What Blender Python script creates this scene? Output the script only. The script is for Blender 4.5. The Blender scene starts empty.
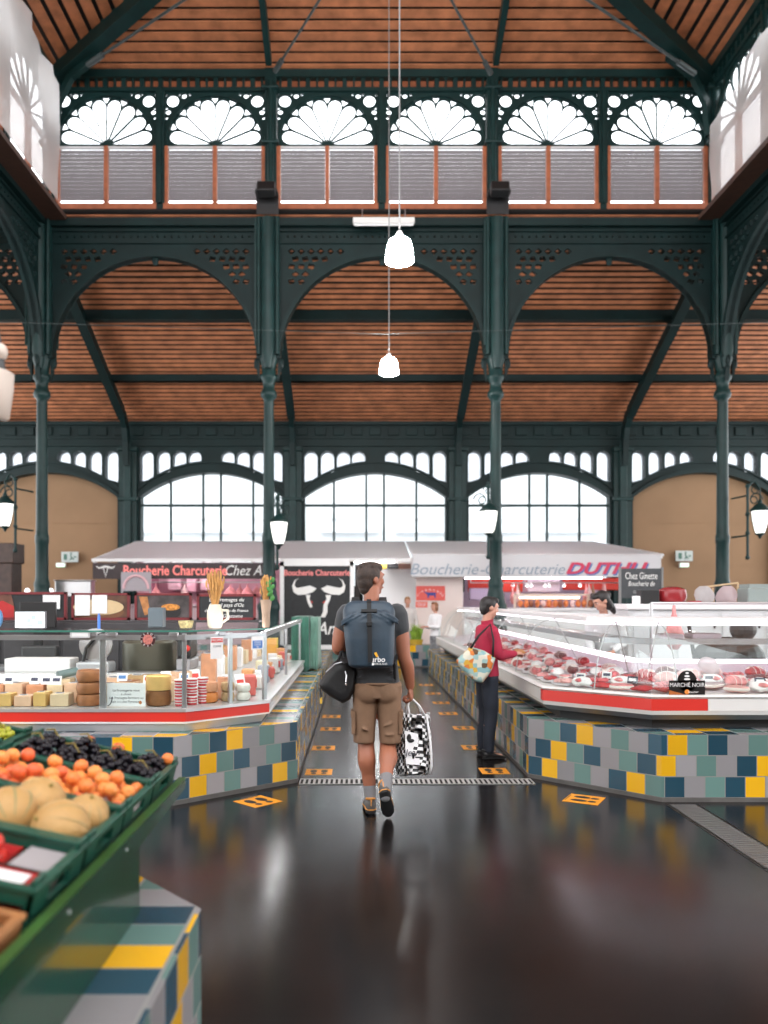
import bpy, bmesh, math, random
from mathutils import Vector, Matrix, noise
PI = math.pi
SC = bpy.context.scene
COL = SC.collection
rng = random.Random(7)
EYE = 1.55           # camera height
F = 800.0            # focal length in pixels (768 x 1024 frame)
CX, CY = 357.0, 600.0

def at(x, y, Y):
    "a point at distance Y into the hall"
    return Vector(((x - CX) * Y / F, Y, EYE + (CY - y) * Y / F))

# ------------------------------------------------------------------ materials
MATS = {}
def mat(name, col, rough=0.5, metal=0.0, emis=None, estr=0.0, var=0.0, vscale=8.0, bump=0.0, bscale=40.0, coat=0.0, spec=0.5, sheen=0.0, sss=0.0, alpha=1.0, trans=0.0):
    if name in MATS: return MATS[name]
    m = bpy.data.materials.new(name); m.use_nodes = True
    nt = m.node_tree; b = nt.nodes['Principled BSDF']
    c4 = (col[0], col[1], col[2], 1)
    b.inputs['Base Color'].default_value = c4
    b.inputs['Roughness'].default_value = rough
    b.inputs['Metallic'].default_value = metal
    b.inputs['Coat Weight'].default_value = coat
    b.inputs['Specular IOR Level'].default_value = spec
    b.inputs['Sheen Weight'].default_value = sheen
    b.inputs['Transmission Weight'].default_value = trans
    b.inputs['Alpha'].default_value = alpha
    if sss:
        b.inputs['Subsurface Weight'].default_value = sss
        b.inputs['Subsurface Radius'].default_value = (0.02, 0.008, 0.005)
    if emis:
        b.inputs['Emission Color'].default_value = (emis[0], emis[1], emis[2], 1)
        b.inputs['Emission Strength'].default_value = estr
    if var or bump:
        tc = nt.nodes.new('ShaderNodeTexCoord')
    if var:
        n = nt.nodes.new('ShaderNodeTexNoise'); n.inputs['Scale'].default_value = vscale; n.inputs['Detail'].default_value = 4
        nt.links.new(tc.outputs['Object'], n.inputs['Vector'])
        r = nt.nodes.new('ShaderNodeValToRGB')
        r.color_ramp.elements[0].position = 0.3; r.color_ramp.elements[1].position = 0.7
        r.color_ramp.elements[0].color = tuple(max(0, c * (1 - var)) for c in col) + (1,)
        r.color_ramp.elements[1].color = tuple(min(1, c * (1 + var)) for c in col) + (1,)
        nt.links.new(n.outputs['Fac'], r.inputs['Fac']); nt.links.new(r.outputs['Color'], b.inputs['Base Color'])
    if bump:
        n2 = nt.nodes.new('ShaderNodeTexNoise'); n2.inputs['Scale'].default_value = bscale; n2.inputs['Detail'].default_value = 3
        nt.links.new(tc.outputs['Object'], n2.inputs['Vector'])
        bp = nt.nodes.new('ShaderNodeBump'); bp.inputs['Strength'].default_value = bump; bp.inputs['Distance'].default_value = 0.01
        nt.links.new(n2.outputs['Fac'], bp.inputs['Height']); nt.links.new(bp.outputs['Normal'], b.inputs['Normal'])
    MATS[name] = m
    return m

def glassmat(name, tint=(0.95, 1, 0.98), refl=0.08, haze=0.0, hazecol=(0.8, 0.8, 0.8)):
    "thin pane: mostly see-through, a little mirror, optional milky haze"
    if name in MATS: return MATS[name]
    m = bpy.data.materials.new(name); m.use_nodes = True
    nt = m.node_tree; nt.nodes.clear()
    out = nt.nodes.new('ShaderNodeOutputMaterial')
    tr = nt.nodes.new('ShaderNodeBsdfTransparent'); tr.inputs['Color'].default_value = tint + (1,)
    gl = nt.nodes.new('ShaderNodeBsdfGlossy'); gl.inputs['Roughness'].default_value = 0.04
    lw = nt.nodes.new('ShaderNodeLayerWeight'); lw.inputs['Blend'].default_value = 0.25
    mul = nt.nodes.new('ShaderNodeMath'); mul.operation = 'MULTIPLY_ADD'; mul.inputs[1].default_value = 0.11; mul.inputs[2].default_value = refl * 0.04
    nt.links.new(lw.outputs['Fresnel'], mul.inputs[0])
    mix = nt.nodes.new('ShaderNodeMixShader')
    nt.links.new(mul.outputs[0], mix.inputs[0]); nt.links.new(tr.outputs[0], mix.inputs[1]); nt.links.new(gl.outputs[0], mix.inputs[2])
    last = mix
    if haze:
        tl = nt.nodes.new('ShaderNodeBsdfTranslucent'); tl.inputs['Color'].default_value = hazecol + (1,)
        df = nt.nodes.new('ShaderNodeBsdfDiffuse'); df.inputs['Color'].default_value = hazecol + (1,)
        mh = nt.nodes.new('ShaderNodeMixShader'); mh.inputs[0].default_value = 0.5
        nt.links.new(tl.outputs[0], mh.inputs[1]); nt.links.new(df.outputs[0], mh.inputs[2])
        m2 = nt.nodes.new('ShaderNodeMixShader'); m2.inputs[0].default_value = haze
        nt.links.new(mix.outputs[0], m2.inputs[1]); nt.links.new(mh.outputs[0], m2.inputs[2]); last = m2
    nt.links.new(last.outputs[0], out.inputs['Surface'])
    MATS[name] = m
    return m

# ------------------------------------------------------------------ mesh building
class MB:
    def __init__(s): s.v = []; s.f = []; s.uv = {}; s.mi = []
    def add(s, vs, fs, mi=0, uvs=None):
        o = len(s.v); s.v += [Vector(v) for v in vs]
        for k, f in enumerate(fs):
            if uvs: s.uv[len(s.f)] = uvs[k]
            s.f.append([i + o for i in f]); s.mi.append(mi)
        return s
    def box(s, c, d, rot=None, mi=0, bev=0.0):
        hx, hy, hz = d[0] / 2, d[1] / 2, d[2] / 2
        if bev > 0:
            bm = bmesh.new(); bmesh.ops.create_cube(bm, size=1)
            for v in bm.verts: v.co = Vector((v.co.x * d[0], v.co.y * d[1], v.co.z * d[2]))
            bmesh.ops.bevel(bm, geom=list(bm.edges), offset=min(bev, 0.45 * min(d)), segments=2, affect='EDGES', profile=0.5)
            bm.verts.index_update()
            vs = [v.co.copy() for v in bm.verts]; fs = [[v.index for v in f.verts] for f in bm.faces]; bm.free()
        else:
            vs = [Vector((x, y, z)) for x in (-hx, hx) for y in (-hy, hy) for z in (-hz, hz)]
            fs = [(0, 1, 3, 2), (4, 6, 7, 5), (0, 4, 5, 1), (2, 3, 7, 6), (0, 2, 6, 4), (1, 5, 7, 3)]
        if rot is not None:
            R = rot if isinstance(rot, Matrix) else Matrix.Rotation(rot, 3, 'Z')
            vs = [R @ v for v in vs]
        return s.add([v + Vector(c) for v in vs], fs, mi)
    def box2(s, a, b, mi=0, bev=0.0):
        a = Vector(a); b = Vector(b)
        return s.box((a + b) / 2, [abs(b[i] - a[i]) for i in range(3)], None, mi, bev)
    def bar(s, p, q, w, h, mi=0, up=(0, 0, 1)):
        "rectangular bar from p to q"
        p = Vector(p); q = Vector(q); d = (q - p); L = d.length; d.normalize()
        u = Vector(up)
        if abs(d.dot(u)) > 0.98: u = Vector((0, 1, 0))
        x = d.cross(u).normalized(); z = x.cross(d).normalized()
        R = Matrix((x, d, z)).transposed()
        return s.box((p + q) / 2, (w, L, h), R, mi)
    def loft(s, rings, cap=True, mi=0, closed=True):
        n = len(rings[0]); vs = [v for r in rings for v in r]; fs = []
        for i in range(len(rings) - 1):
            for k in range(n if closed else n - 1):
                a = i * n + k; b = i * n + (k + 1) % n
                fs.append((a, b, b + n, a + n))
        if cap:
            fs.append(tuple(reversed(range(n)))); fs.append(tuple(range((len(rings) - 1) * n, len(rings) * n)))
        return s.add(vs, fs, mi)
    def tube(s, pts, r, n=8, mi=0, cap=True):
        pts = [Vector(p) for p in pts]; rs = r if isinstance(r, (list, tuple)) else [r] * len(pts)
        rings = []; prev = None
        for i, p in enumerate(pts):
            d = (pts[min(i + 1, len(pts) - 1)] - pts[max(i - 1, 0)]).normalized()
            if prev is None:
                u = Vector((0, 0, 1)) if abs(d.z) < 0.9 else Vector((1, 0, 0))
                x = d.cross(u).normalized()
            else:
                x = (prev - d * prev.dot(d)).normalized()
            prev = x; y = d.cross(x)
            rings.append([p + (x * math.cos(2 * PI * k / n) + y * math.sin(2 * PI * k / n)) * rs[i] for k in range(n)])
        return s.loft(rings, cap, mi)
    def lathe(s, prof, c=(0, 0, 0), n=24, mi=0, flute=0, axis=None):
        c = Vector(c); rings = []
        R = axis if axis is not None else Matrix.Identity(3)
        for it in prof:
            r, z = it[0], it[1]
            rings.append([c + R @ Vector((r * math.cos(2 * PI * k / n), r * math.sin(2 * PI * k / n), z)) for k in range(n)])
        return s.loft(rings, True, mi)
    def ell(s, c, r, n=16, m=10, rot=None, mi=0):
        if not isinstance(r, (list, tuple)): r = (r, r, r)
        R = rot if rot is not None else Matrix.Identity(3); c = Vector(c)
        vs = [c + R @ Vector((0, 0, -r[2]))]
        for i in range(1, m):
            t = -PI / 2 + PI * i / m
            for k in range(n):
                p = 2 * PI * k / n
                vs.append(c + R @ Vector((r[0] * math.cos(t) * math.cos(p), r[1] * math.cos(t) * math.sin(p), r[2] * math.sin(t))))
        vs.append(c + R @ Vector((0, 0, r[2]))); fs = []
        for k in range(n): fs.append((0, 1 + (k + 1) % n, 1 + k))
        for i in range(m - 2):
            for k in range(n):
                a = 1 + i * n + k; b = 1 + i * n + (k + 1) % n
                fs.append((a, b, b + n, a + n))
        e = len(vs) - 1; o = 1 + (m - 2) * n
        for k in range(n): fs.append((o + k, o + (k + 1) % n, e))
        return s.add(vs, fs, mi)
    def prism(s, poly, z0, z1, mi=0):
        n = len(poly)
        vs = [Vector((p[0], p[1], z0)) for p in poly] + [Vector((p[0], p[1], z1)) for p in poly]
        fs = [tuple(reversed(range(n))), tuple(range(n, 2 * n))] + [(k, (k + 1) % n, n + (k + 1) % n, n + k) for k in range(n)]
        return s.add(vs, fs, mi)
    def build(s, name, mats, parent=None, smooth=False, loc=None, bev=0.0, angle=None):
        me = bpy.data.meshes.new(name)
        off = Vector((0, 0, 0))
        if parent is not None and parent.get('_world', 0): off = Vector(parent['_org'])
        if loc is not None: off = Vector(loc)
        me.from_pydata([v - off for v in s.v], [], s.f)
        if not isinstance(mats, (list, tuple)): mats = [mats]
        for m in mats: me.materials.append(m)
        me.polygons.foreach_set('material_index', s.mi)
        if s.uv:
            ul = me.uv_layers.new(name='UVMap')
            for p in me.polygons:
                if p.index in s.uv:
                    for li, uv in zip(p.loop_indices, s.uv[p.index]): ul.data[li].uv = uv
        me.validate(); 
        bm = bmesh.new(); bm.from_mesh(me); bmesh.ops.recalc_face_normals(bm, faces=bm.faces); bm.to_mesh(me); bm.free()
        if smooth:
            me.polygons.foreach_set('use_smooth', [True] * len(me.polygons))
            if smooth != 'all':
                try: me.set_sharp_from_angle(angle=math.radians(angle or 40))
                except Exception: pass
        o = bpy.data.objects.new(name, me); COL.objects.link(o)
        if loc is not None: o.location = loc
        if parent is not None: o.parent = parent
        if bev:
            bmod = o.modifiers.new('bevel', 'BEVEL'); bmod.width = bev; bmod.segments = 2; bmod.limit_method = 'ANGLE'
        return o

def tag(o, label=None, cat=None, group=None, kind=None):
    if label: o['label'] = label
    if cat: o['category'] = cat
    if group: o['group'] = group
    if kind: o['kind'] = kind
    return o

def thing(name, label, cat, loc=(0, 0, 0), group=None, rot=0, local=False, kind=None):
    "Empty at the base; parts are given in world coordinates unless local"
    o = bpy.data.objects.new(name, None); COL.objects.link(o); o.empty_display_size = 0.1
    o.location = loc; o.rotation_euler = (0, 0, rot)
    if not local: o['_world'] = 1; o['_org'] = list(loc)
    return tag(o, label, cat, group, kind)

def dup(root, loc, rot=None, label=None, group=None):
    r = root.copy(); COL.objects.link(r); r.location = loc
    if rot is not None: r.rotation_euler = rot
    if label: r['label'] = label
    if group: r['group'] = group
    for ch in list(root.children):
        c = ch.copy(); COL.objects.link(c); c.parent = r
        for g in list(ch.children):
            d = g.copy(); COL.objects.link(d); d.parent = c
    return r

def struct(o):
    o['kind'] = 'structure'; return o

def plate_mesh(outer, holes, thick):
    "flat plate with holes in its local XY plane, centred on z"
    cu = bpy.data.curves.new('plate', 'CURVE'); cu.dimensions = '2D'; cu.fill_mode = 'BOTH'; cu.extrude = thick / 2
    for poly in [outer] + holes:
        sp = cu.splines.new('POLY'); sp.points.add(len(poly) - 1)
        for k, p in enumerate(poly): sp.points[k].co = (p[0], p[1], 0, 1)
        sp.use_cyclic_u = True
    ob = bpy.data.objects.new('plate', cu); COL.objects.link(ob)
    dg = bpy.context.evaluated_depsgraph_get(); dg.update()
    me = bpy.data.meshes.new_from_object(ob.evaluated_get(dg))
    vs = [v.co.copy() for v in me.vertices]; fs = [list(p.vertices) for p in me.polygons]
    bpy.data.objects.remove(ob); bpy.data.curves.remove(cu); bpy.data.meshes.remove(me)
    return vs, fs

def plate_into(mb, outer, holes, thick, fn, mi=0):
    vs, fs = plate_mesh(outer, holes, thick)
    return mb.add([fn(v) for v in vs], fs, mi)

def up_plane(x0, Y, z0=0.0):      # plate xy -> world X,Z at depth Y
    return lambda v: Vector((x0 + v.x, Y + v.z, z0 + v.y))
def side_plane(X, y0, z0=0.0, s=1):
    return lambda v: Vector((X + v.z, y0 + s * v.x, z0 + v.y))

def text(body, name, m, loc, size, rot=(PI / 2, 0, 0), parent=None, shear=0.0, extr=0.002, align='CENTER', sx=1.0, off=0.0):
    cu = bpy.data.curves.new(name, 'FONT'); cu.body = body; cu.size = size; cu.shear = shear; cu.extrude = extr; cu.offset = off
    cu.align_x = align; cu.align_y = 'CENTER'; cu.resolution_u = 3
    tmp = bpy.data.objects.new(name, cu); COL.objects.link(tmp)
    dg = bpy.context.evaluated_depsgraph_get(); dg.update()
    me = bpy.data.meshes.new_from_object(tmp.evaluated_get(dg)); bpy.data.objects.remove(tmp); bpy.data.curves.remove(cu)
    me.name = name; me.materials.clear(); me.materials.append(m)
    o = bpy.data.objects.new(name, me); COL.objects.link(o)
    L = Vector(loc)
    if parent is not None:
        o.parent = parent
        if parent.get('_world', 0): L = L - Vector(parent['_org'])
        elif parent.parent is not None and parent.parent.get('_world', 0): L = L - Vector(parent.parent['_org'])
    o.location = L; o.rotation_euler = rot; o.scale = (sx, 1, 1)
    return o

def build_sub(mb, name, mats, part, **k):
    "child of a part whose own thing is a world-placed Empty"
    o = mb.build(name, mats, None, **k); 
    org = Vector(part.parent['_org']) if part.parent is not None and part.parent.get('_world', 0) else Vector((0, 0, 0))
    o.data.transform(Matrix.Translation(-org)); o.parent = part
    return o

def circle(cx, cy, r, n=16, a0=0.0):
    return [(cx + r * math.cos(a0 + 2 * PI * k / n), cy + r * math.sin(a0 + 2 * PI * k / n)) for k in range(n)]

def sweep(mb, path, prof, i0=0, i1=None, mi=0, cap=True, trim=0.0):
    "sweep a closed profile of (inward offset, z) along a plan polyline with mitred corners; inward is to the right of travel"
    if i1 is None: i1 = len(path) - 1
    P = [Vector((p[0], p[1])) for p in path]
    def nrm(k):
        d = (P[k + 1] - P[k]).normalized(); return Vector((d.y, -d.x))
    rings = []
    for i in range(i0, i1 + 1):
        if i == 0: m = nrm(0)
        elif i == len(P) - 1: m = nrm(i - 1)
        else:
            a, b = nrm(i - 1), nrm(i); m = (a + b) / (1 + a.dot(b))
        base = P[i]
        if trim:
            if i == i0: base = base + (P[i + 1] - P[i]).normalized() * trim
            if i == i1: base = base - (P[i] - P[i - 1]).normalized() * trim
        rings.append([Vector((base.x + m.x * d, base.y + m.y * d, z)) for d, z in prof])
    return mb.loft(rings, cap, mi)

def along(path, seg, t, d, z=0.0):
    a = Vector((path[seg][0], path[seg][1])); b = Vector((path[seg + 1][0], path[seg + 1][1]))
    dr = (b - a).normalized(); n = Vector((dr.y, -dr.x))
    p = a + dr * t + n * d
    return Vector((p.x, p.y, z)), math.atan2(dr.y, dr.x)

ORD = ['first', 'second', 'third', 'fourth', 'fifth', 'sixth', 'seventh', 'eighth', 'ninth', 'tenth', 'eleventh', 'twelfth',
       'thirteenth', 'fourteenth', 'fifteenth', 'sixteenth', 'seventeenth', 'eighteenth', 'nineteenth', 'twentieth']

# ------------------------------------------------------------------ shared materials
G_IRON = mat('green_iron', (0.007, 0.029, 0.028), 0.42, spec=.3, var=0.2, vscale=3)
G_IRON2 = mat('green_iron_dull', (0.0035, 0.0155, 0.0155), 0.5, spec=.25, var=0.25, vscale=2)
WOOD_ROOF = mat('roof_wood', (0.45, 0.168, 0.075), 0.6, var=0.3, vscale=3, bump=0.2, bscale=25)
WOOD_FRAME = mat('frame_wood', (0.40, 0.12, 0.05), 0.5, var=0.2, vscale=6)
DARK_GAP = mat('roof_dark', (0.012, 0.010, 0.009), 0.9)
BEIGE = mat('beige_wall', (0.27, 0.16, 0.085), 0.8, var=0.06, vscale=1.2)
WHITE = mat('white_paint', (0.8, 0.8, 0.8), 0.45)
WHITE_P = mat('white_plastic', (0.82, 0.80, 0.81), 0.35)
STEEL = mat('steel', (0.55, 0.55, 0.56), 0.3, 1.0)
CHROME = mat('chrome', (0.7, 0.7, 0.72), 0.12, 1.0)
BLACK = mat('black_plastic', (0.012, 0.012, 0.013), 0.4)
RUBBER = mat('black_rubber', (0.012, 0.012, 0.013), 0.8)
RED = mat('red_enamel', (0.62, 0.035, 0.025), 0.35)
CHALK = mat('chalkboard', (0.022, 0.024, 0.026), 0.7, var=0.2, vscale=12)
CHALKW = mat('chalk_white', (0.8, 0.8, 0.78), 0.8)
PINKTXT = mat('pink_letter', (0.85, 0.25, 0.24), 0.5)
GLASS = glassmat('case_glass', (0.96, 0.99, 0.98), 0.10)
GLASS_W = glassmat('window_glass', (0.96, 0.98, 0.98), 0.06)
GLASS_EDGE = mat('green_glass_edge', (0.06, 0.22, 0.17), 0.15, var=0.1)
PAPER = mat('paper', (0.78, 0.78, 0.78), 0.7)
# ================================================================== THE HALL
YC, YB, S = 17.6, 24.5, 4.99
YL, DZ = YC + 0.50, 0.23          # clerestory plane and lift
CXS = [-6.93 + S * k for k in range(-1, 5)]       # column lines; 1..4 are the nave
XL, XR = CXS[1], CXS[4]
Z_TOP = 9.86                                       # top of the arcade

# floor
def floor_mat():
    m = bpy.data.materials.new('epoxy_floor'); m.use_nodes = True; nt = m.node_tree; b = nt.nodes['Principled BSDF']
    tc = nt.nodes.new('ShaderNodeTexCoord')
    n = nt.nodes.new('ShaderNodeTexNoise'); n.inputs['Scale'].default_value = 0.7; n.inputs['Detail'].default_value = 6; n.inputs['Roughness'].default_value = 0.6
    nt.links.new(tc.outputs['Object'], n.inputs['Vector'])
    r = nt.nodes.new('ShaderNodeValToRGB'); r.color_ramp.elements[0].position = 0.3; r.color_ramp.elements[1].position = 0.72
    r.color_ramp.elements[0].color = (0.0055, 0.0042, 0.0042, 1); r.color_ramp.elements[1].color = (0.011, 0.0093, 0.0093, 1)
    nt.links.new(n.outputs['Fac'], r.inputs['Fac']); nt.links.new(r.outputs['Color'], b.inputs['Base Color'])
    r2 = nt.nodes.new('ShaderNodeMapRange'); r2.inputs['To Min'].default_value = 0.13; r2.inputs['To Max'].default_value = 0.27
    nt.links.new(n.outputs['Fac'], r2.inputs['Value']); nt.links.new(r2.outputs[0], b.inputs['Roughness'])
    n2 = nt.nodes.new('ShaderNodeTexNoise'); n2.inputs['Scale'].default_value = 220
    nt.links.new(tc.outputs['Object'], n2.inputs['Vector'])
    bp = nt.nodes.new('ShaderNodeBump'); bp.inputs['Strength'].default_value = 0.03; bp.inputs['Distance'].default_value = 0.003
    nt.links.new(n2.outputs['Fac'], bp.inputs['Height']); nt.links.new(bp.outputs['Normal'], b.inputs['Normal'])
    b.inputs['Specular IOR Level'].default_value = 0.5
    return m
mb = MB(); mb.box2((-14.5, -3, -0.2), (15.5, 25.5, 0)); struct(mb.build('floor', floor_mat()))

# ---- rear wall: one bay = one cast plate with a big arch and eight little lights
ZB = 6.95
def seg_arch(hw, zs, zc, n=20):
    "segmental arch points from +hw to -hw through the crown"
    rise = zc - zs; R = (hw * hw + rise * rise) / (2 * rise); cz = zc - R
    a = math.asin(hw / R)
    return [(R * math.sin(a - 2 * a * k / n), cz + R * math.cos(a - 2 * a * k / n)) for k in range(n + 1)]
HW, ZS, ZC, SILL = 2.14, 4.70, 5.41, 1.9
WS = [(16.5, 464), (31.5, 468), (47.5, 474), (64, 481)]
k_ = YB / F
def rear_lights():
    out = []
    for s in (-1, 1):
        for dx, yb in WS:
            x = s * dx * k_; z0 = EYE + (600 - yb) * k_; z1 = EYE + (600 - 452) * k_; hw = 6.6 * k_
            sl = -s * 0.10
            poly = [(x - hw, z0 + sl * hw * 1.5 * (1 if s > 0 else 1)), (x + hw, z0 - 0 + (-0.0) - s * 0.0)]
            # the foot of each light follows the slope of the big arch
            d = 0.30 * abs(x) / HW
            poly = [(x - hw, z0 + s * d * hw), (x + hw, z0 - s * d * hw)]
            arc = [(x + hw * math.cos(PI * j / 10), z1 - hw + hw * math.sin(PI * j / 10)) for j in range(11)]
            out.append(poly + arc)
    return out
WIN_N = [0]
def win_name():
    WIN_N[0] += 1; return 'window_%d' % WIN_N[0]
for b in range(5):
    xc = (CXS[b] + CXS[b + 1]) / 2; hwb = S / 2
    outer = [(-hwb, 0), (hwb, 0), (hwb, ZB), (-hwb, ZB)]
    arch = [(-HW, SILL if b in (1, 2, 3) else 0.02), (HW, SILL if b in (1, 2, 3) else 0.02)] + seg_arch(HW, ZS, ZC)
    holes = rear_lights()
    mb = MB(); plate_into(mb, outer, [arch] + holes, 0.34, up_plane(xc, YB))
    # raised arch band and frieze mouldings
    for r0, r1, dp in ((0.0, 0.14, 0.10), (0.30, 0.37, 0.06)):
        A = seg_arch(HW + r0, ZS - 0.02, ZC + r0); B = seg_arch(HW + r1, ZS - 0.02, ZC + r1)
        for j in range(len(A) - 1):
            a0, a1, b0, b1 = A[j], A[j + 1], B[j], B[j + 1]
            y0, y1 = YB - 0.17 - dp, YB - 0.16
            vs = [Vector((xc + p[0], yy, p[1])) for yy in (y0, y1) for p in (a0, a1, b1, b0)]
            mb.add(vs, [(0, 1, 2, 3), (7, 6, 5, 4), (0, 4, 5, 1), (1, 5, 6, 2), (2, 6, 7, 3), (3, 7, 4, 0)])
    for z, h, dp in ((6.22, 0.06, 0.08), (6.86, 0.10, 0.12), (6.45, 0.05, 0.05)):
        mb.box2((xc - hwb, YB - 0.17 - dp, z), (xc + hwb, YB - 0.16, z + h))
    for j in range(9):
        x = xc - hwb + S * (j + 0.5) / 9
        mb.box2((x - 0.17, YB - 0.23, 6.55), (x + 0.17, YB - 0.16, 6.80), bev=0.02)
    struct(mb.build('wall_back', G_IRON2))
    # panes of the little lights
    for hpoly in holes:
        m2 = MB(); plate_into(m2, hpoly, [], 0.01, up_plane(xc, YB + 0.05)); struct(m2.build(win_name(), glassmat('frosted', (0.96, 0.98, 1), 0.05, 0.25, (0.9, 0.92, 0.95))))
    if b in (1, 2, 3):
        e = thing(win_name(), None, None, (xc, YB, SILL), kind='structure')
        fr = MB()
        for x in (-1.26, -0.27, 0.27, 1.26):
            zt = seg_arch(HW, ZS, ZC, 40); zz = max(p[1] for p in zt if abs(p[0] - x) < 0.12)
            fr.box2((xc + x - 0.035, YB - 0.04, SILL), (xc + x + 0.035, YB + 0.04, zz + 0.02))
        fr.box2((xc - HW, YB - 0.045, 4.40), (xc + HW, YB + 0.045, 4.48))
        fr.box2((xc - HW, YB - 0.045, SILL), (xc + HW, YB + 0.045, SILL + 0.08))
        fr.build('window_frame', G_IRON, e)
        m2 = MB(); plate_into(m2, arch, [], 0.012, up_plane(xc, YB + 0.02)); m2.build('pane', GLASS_W, e)
    else:
        m2 = MB(); plate_into(m2, [(-HW - .05, 0), (HW + .05, 0)] + seg_arch(HW + .05, ZS, ZC + .05), [], 0.1, up_plane(xc, YB + 0.1))
        # faint board joints
        for z in (2.6, 3.9): m2.box2((xc - HW, YB + 0.035, z), (xc + HW, YB + 0.052, z + 0.015))
        struct(m2.build('wall_infill', BEIGE))
# pilasters between the bays
for b, x in enumerate(CXS):
    mb = MB()
    mb.box2((x - 0.26, YB - 0.30, 0), (x + 0.26, YB - 0.165, 6.2)); mb.box2((x - 0.11, YB - 0.40, 0), (x + 0.11, YB - 0.30, 6.3), bev=0.03)
    for z in (4.55, 6.05): mb.box2((x - 0.30, YB - 0.42, z), (x + 0.30, YB - 0.165, z + 0.1), bev=0.02)
    struct(mb.build('pilaster_column', G_IRON))

# ---- the aisle roof: boards on rafters, falling to the rear wall
ZR0, SL = 10.1, 0.457
def zr(y): return ZR0 - SL * (y - YC)
ang = math.atan(SL)
mb = MB(); X0, X1 = CXS[0] - 2.4, CXS[5] + 2.4
def sheet(mbx, z_off, t, y0, y1, x0, x1):
    vs = [(x, y, zr(y) + z_off + dz) for dz in (0, t) for (x, y) in ((x0, y0), (x1, y0), (x1, y1), (x0, y1))]
    mbx.add(vs, [(0, 3, 2, 1), (4, 5, 6, 7), (0, 1, 5, 4), (1, 2, 6, 5), (2, 3, 7, 6), (3, 0, 4, 7)])
sheet(mb, 0.12, 0.05, YC + 0.12, YB + 0.5, X0, X1)
cl = struct(mb.build('ceiling_rear', DARK_GAP))
for k in range(5):      # boards run from rafter to rafter
    mb = MB(); y = YC + 0.15; xa = CXS[k] if k else X0; xb = CXS[k + 1] if k < 4 else X1
    while y < YB + 0.3:
        w = 0.102 * math.cos(ang)
        sheet(mb, 0.05 + rng.uniform(0, 0.006), 0.016, y, y + w, xa, xb); y += 0.163
    mb.build('slat', WOOD_ROOF, cl)
for (yy, hh) in ((20.35, 0.20), (22.55, 0.14)):
    mb = MB(); z = zr(yy); mb.box2((X0, yy - 0.07, z - hh), (X1, yy + 0.07, z + 0.06)); mb.box2((X0, yy - 0.13, z - hh), (X1, yy + 0.13, z - hh + 0.04))
    struct(mb.build('purlin_beam', G_IRON2))
for x in CXS:
    mb = MB()
    p0, p1 = Vector((x, YC + 0.2, zr(YC + .2) - 0.28)), Vector((x, YB - 0.9, zr(YB - 0.9) - 0.28))
    mb.bar(p0, p1, 0.13, 0.36); mb.bar(p0 - Vector((0, 0, .17)), p1 - Vector((0, 0, .17)), 0.24, 0.05)
    pts = [p1 + Vector((0, 0, -0.02)), Vector((x, YB - 0.6, 6.75)), Vector((x, YB - 0.46, 6.3)), Vector((x, YB - 0.40, 5.6))]
    for a, c in zip(pts, pts[1:]): mb.bar(a, c, 0.16, 0.30, up=(0, -1, 0.3))
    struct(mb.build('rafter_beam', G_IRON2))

# ---- iron columns
COLP = [(.44, 0), (.44, .95), (.41, 1.0), (.41, 1.30), (.44, 1.36), (.44, 1.44), (.38, 1.50), (.34, 1.60), (.31, 1.72), (.275, 1.80), (.30, 1.86), (.30, 1.92), (.26, 1.98), (.245, 2.05),
        (.24, 2.78), (.265, 2.82), (.265, 2.96), (.235, 3.0), (.225, 3.3), (.20, 5.85), (.20, 5.95), (.255, 6.0), (.255, 6.12), (.21, 6.16), (.21, 6.38), (.26, 6.42), (.29, 6.52), (.22, 6.56), (.23, 6.75), (.28, 6.80), (.29, 6.92), (.24, 6.96), (.24, 7.1)]
COLP = [(r * .56, z) for r, z in COLP if z < 5.97] + [(.165, 6.0), (.185, 6.06), (.165, 6.14), (.13, 6.18), (.13, 6.32), (.185, 6.40), (.195, 6.46), (.15, 6.52), (.16, 6.68), (.20, 6.80), (.215, 6.9), (.2, 7.1)]
def iron_column(x, y):
    mb = MB(); n = 28; rings = []
    for r, z in COLP:
        ring = []
        for k in range(n):
            rr = r * (0.93 if (k % 2 and 2.04 < z < 2.8) else 1.0)
            ring.append(Vector((x + rr * math.cos(2 * PI * k / n), y + rr * math.sin(2 * PI * k / n), z)))
        rings.append(ring)
    mb.loft(rings)
    # fluted square shaft above the capital, up through the clerestory
    mb.box2((x - .25, y - .18, 6.9), (x + .25, y + .20, Z_TOP + 0.05))
    for dx in (-.20, .20): mb.tube([(x + dx, y - .19, 6.9), (x + dx, y - .19, Z_TOP)], 0.045, 10)
    for dx in (-.17, .17):  mb.box2((x + (.25 if dx > 0 else -.29), y + dx - .05, 7.1), (x + (.29 if dx > 0 else -.25), y + dx + .05, Z_TOP))
    mb.tube([(x, y - .17, 6.6), (x, y - .17, 6.95), (x, y - .17, Z_TOP)], [.08, .15, .15], 14)
    struct(mb.build('column', G_IRON, smooth=True, angle=50))
NAVE_COLS = [(x, YC) for x in CXS] + [(XL, YC - S), (XR, YC - S)]
for x, y in NAVE_COLS: iron_column(x, y)

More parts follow.
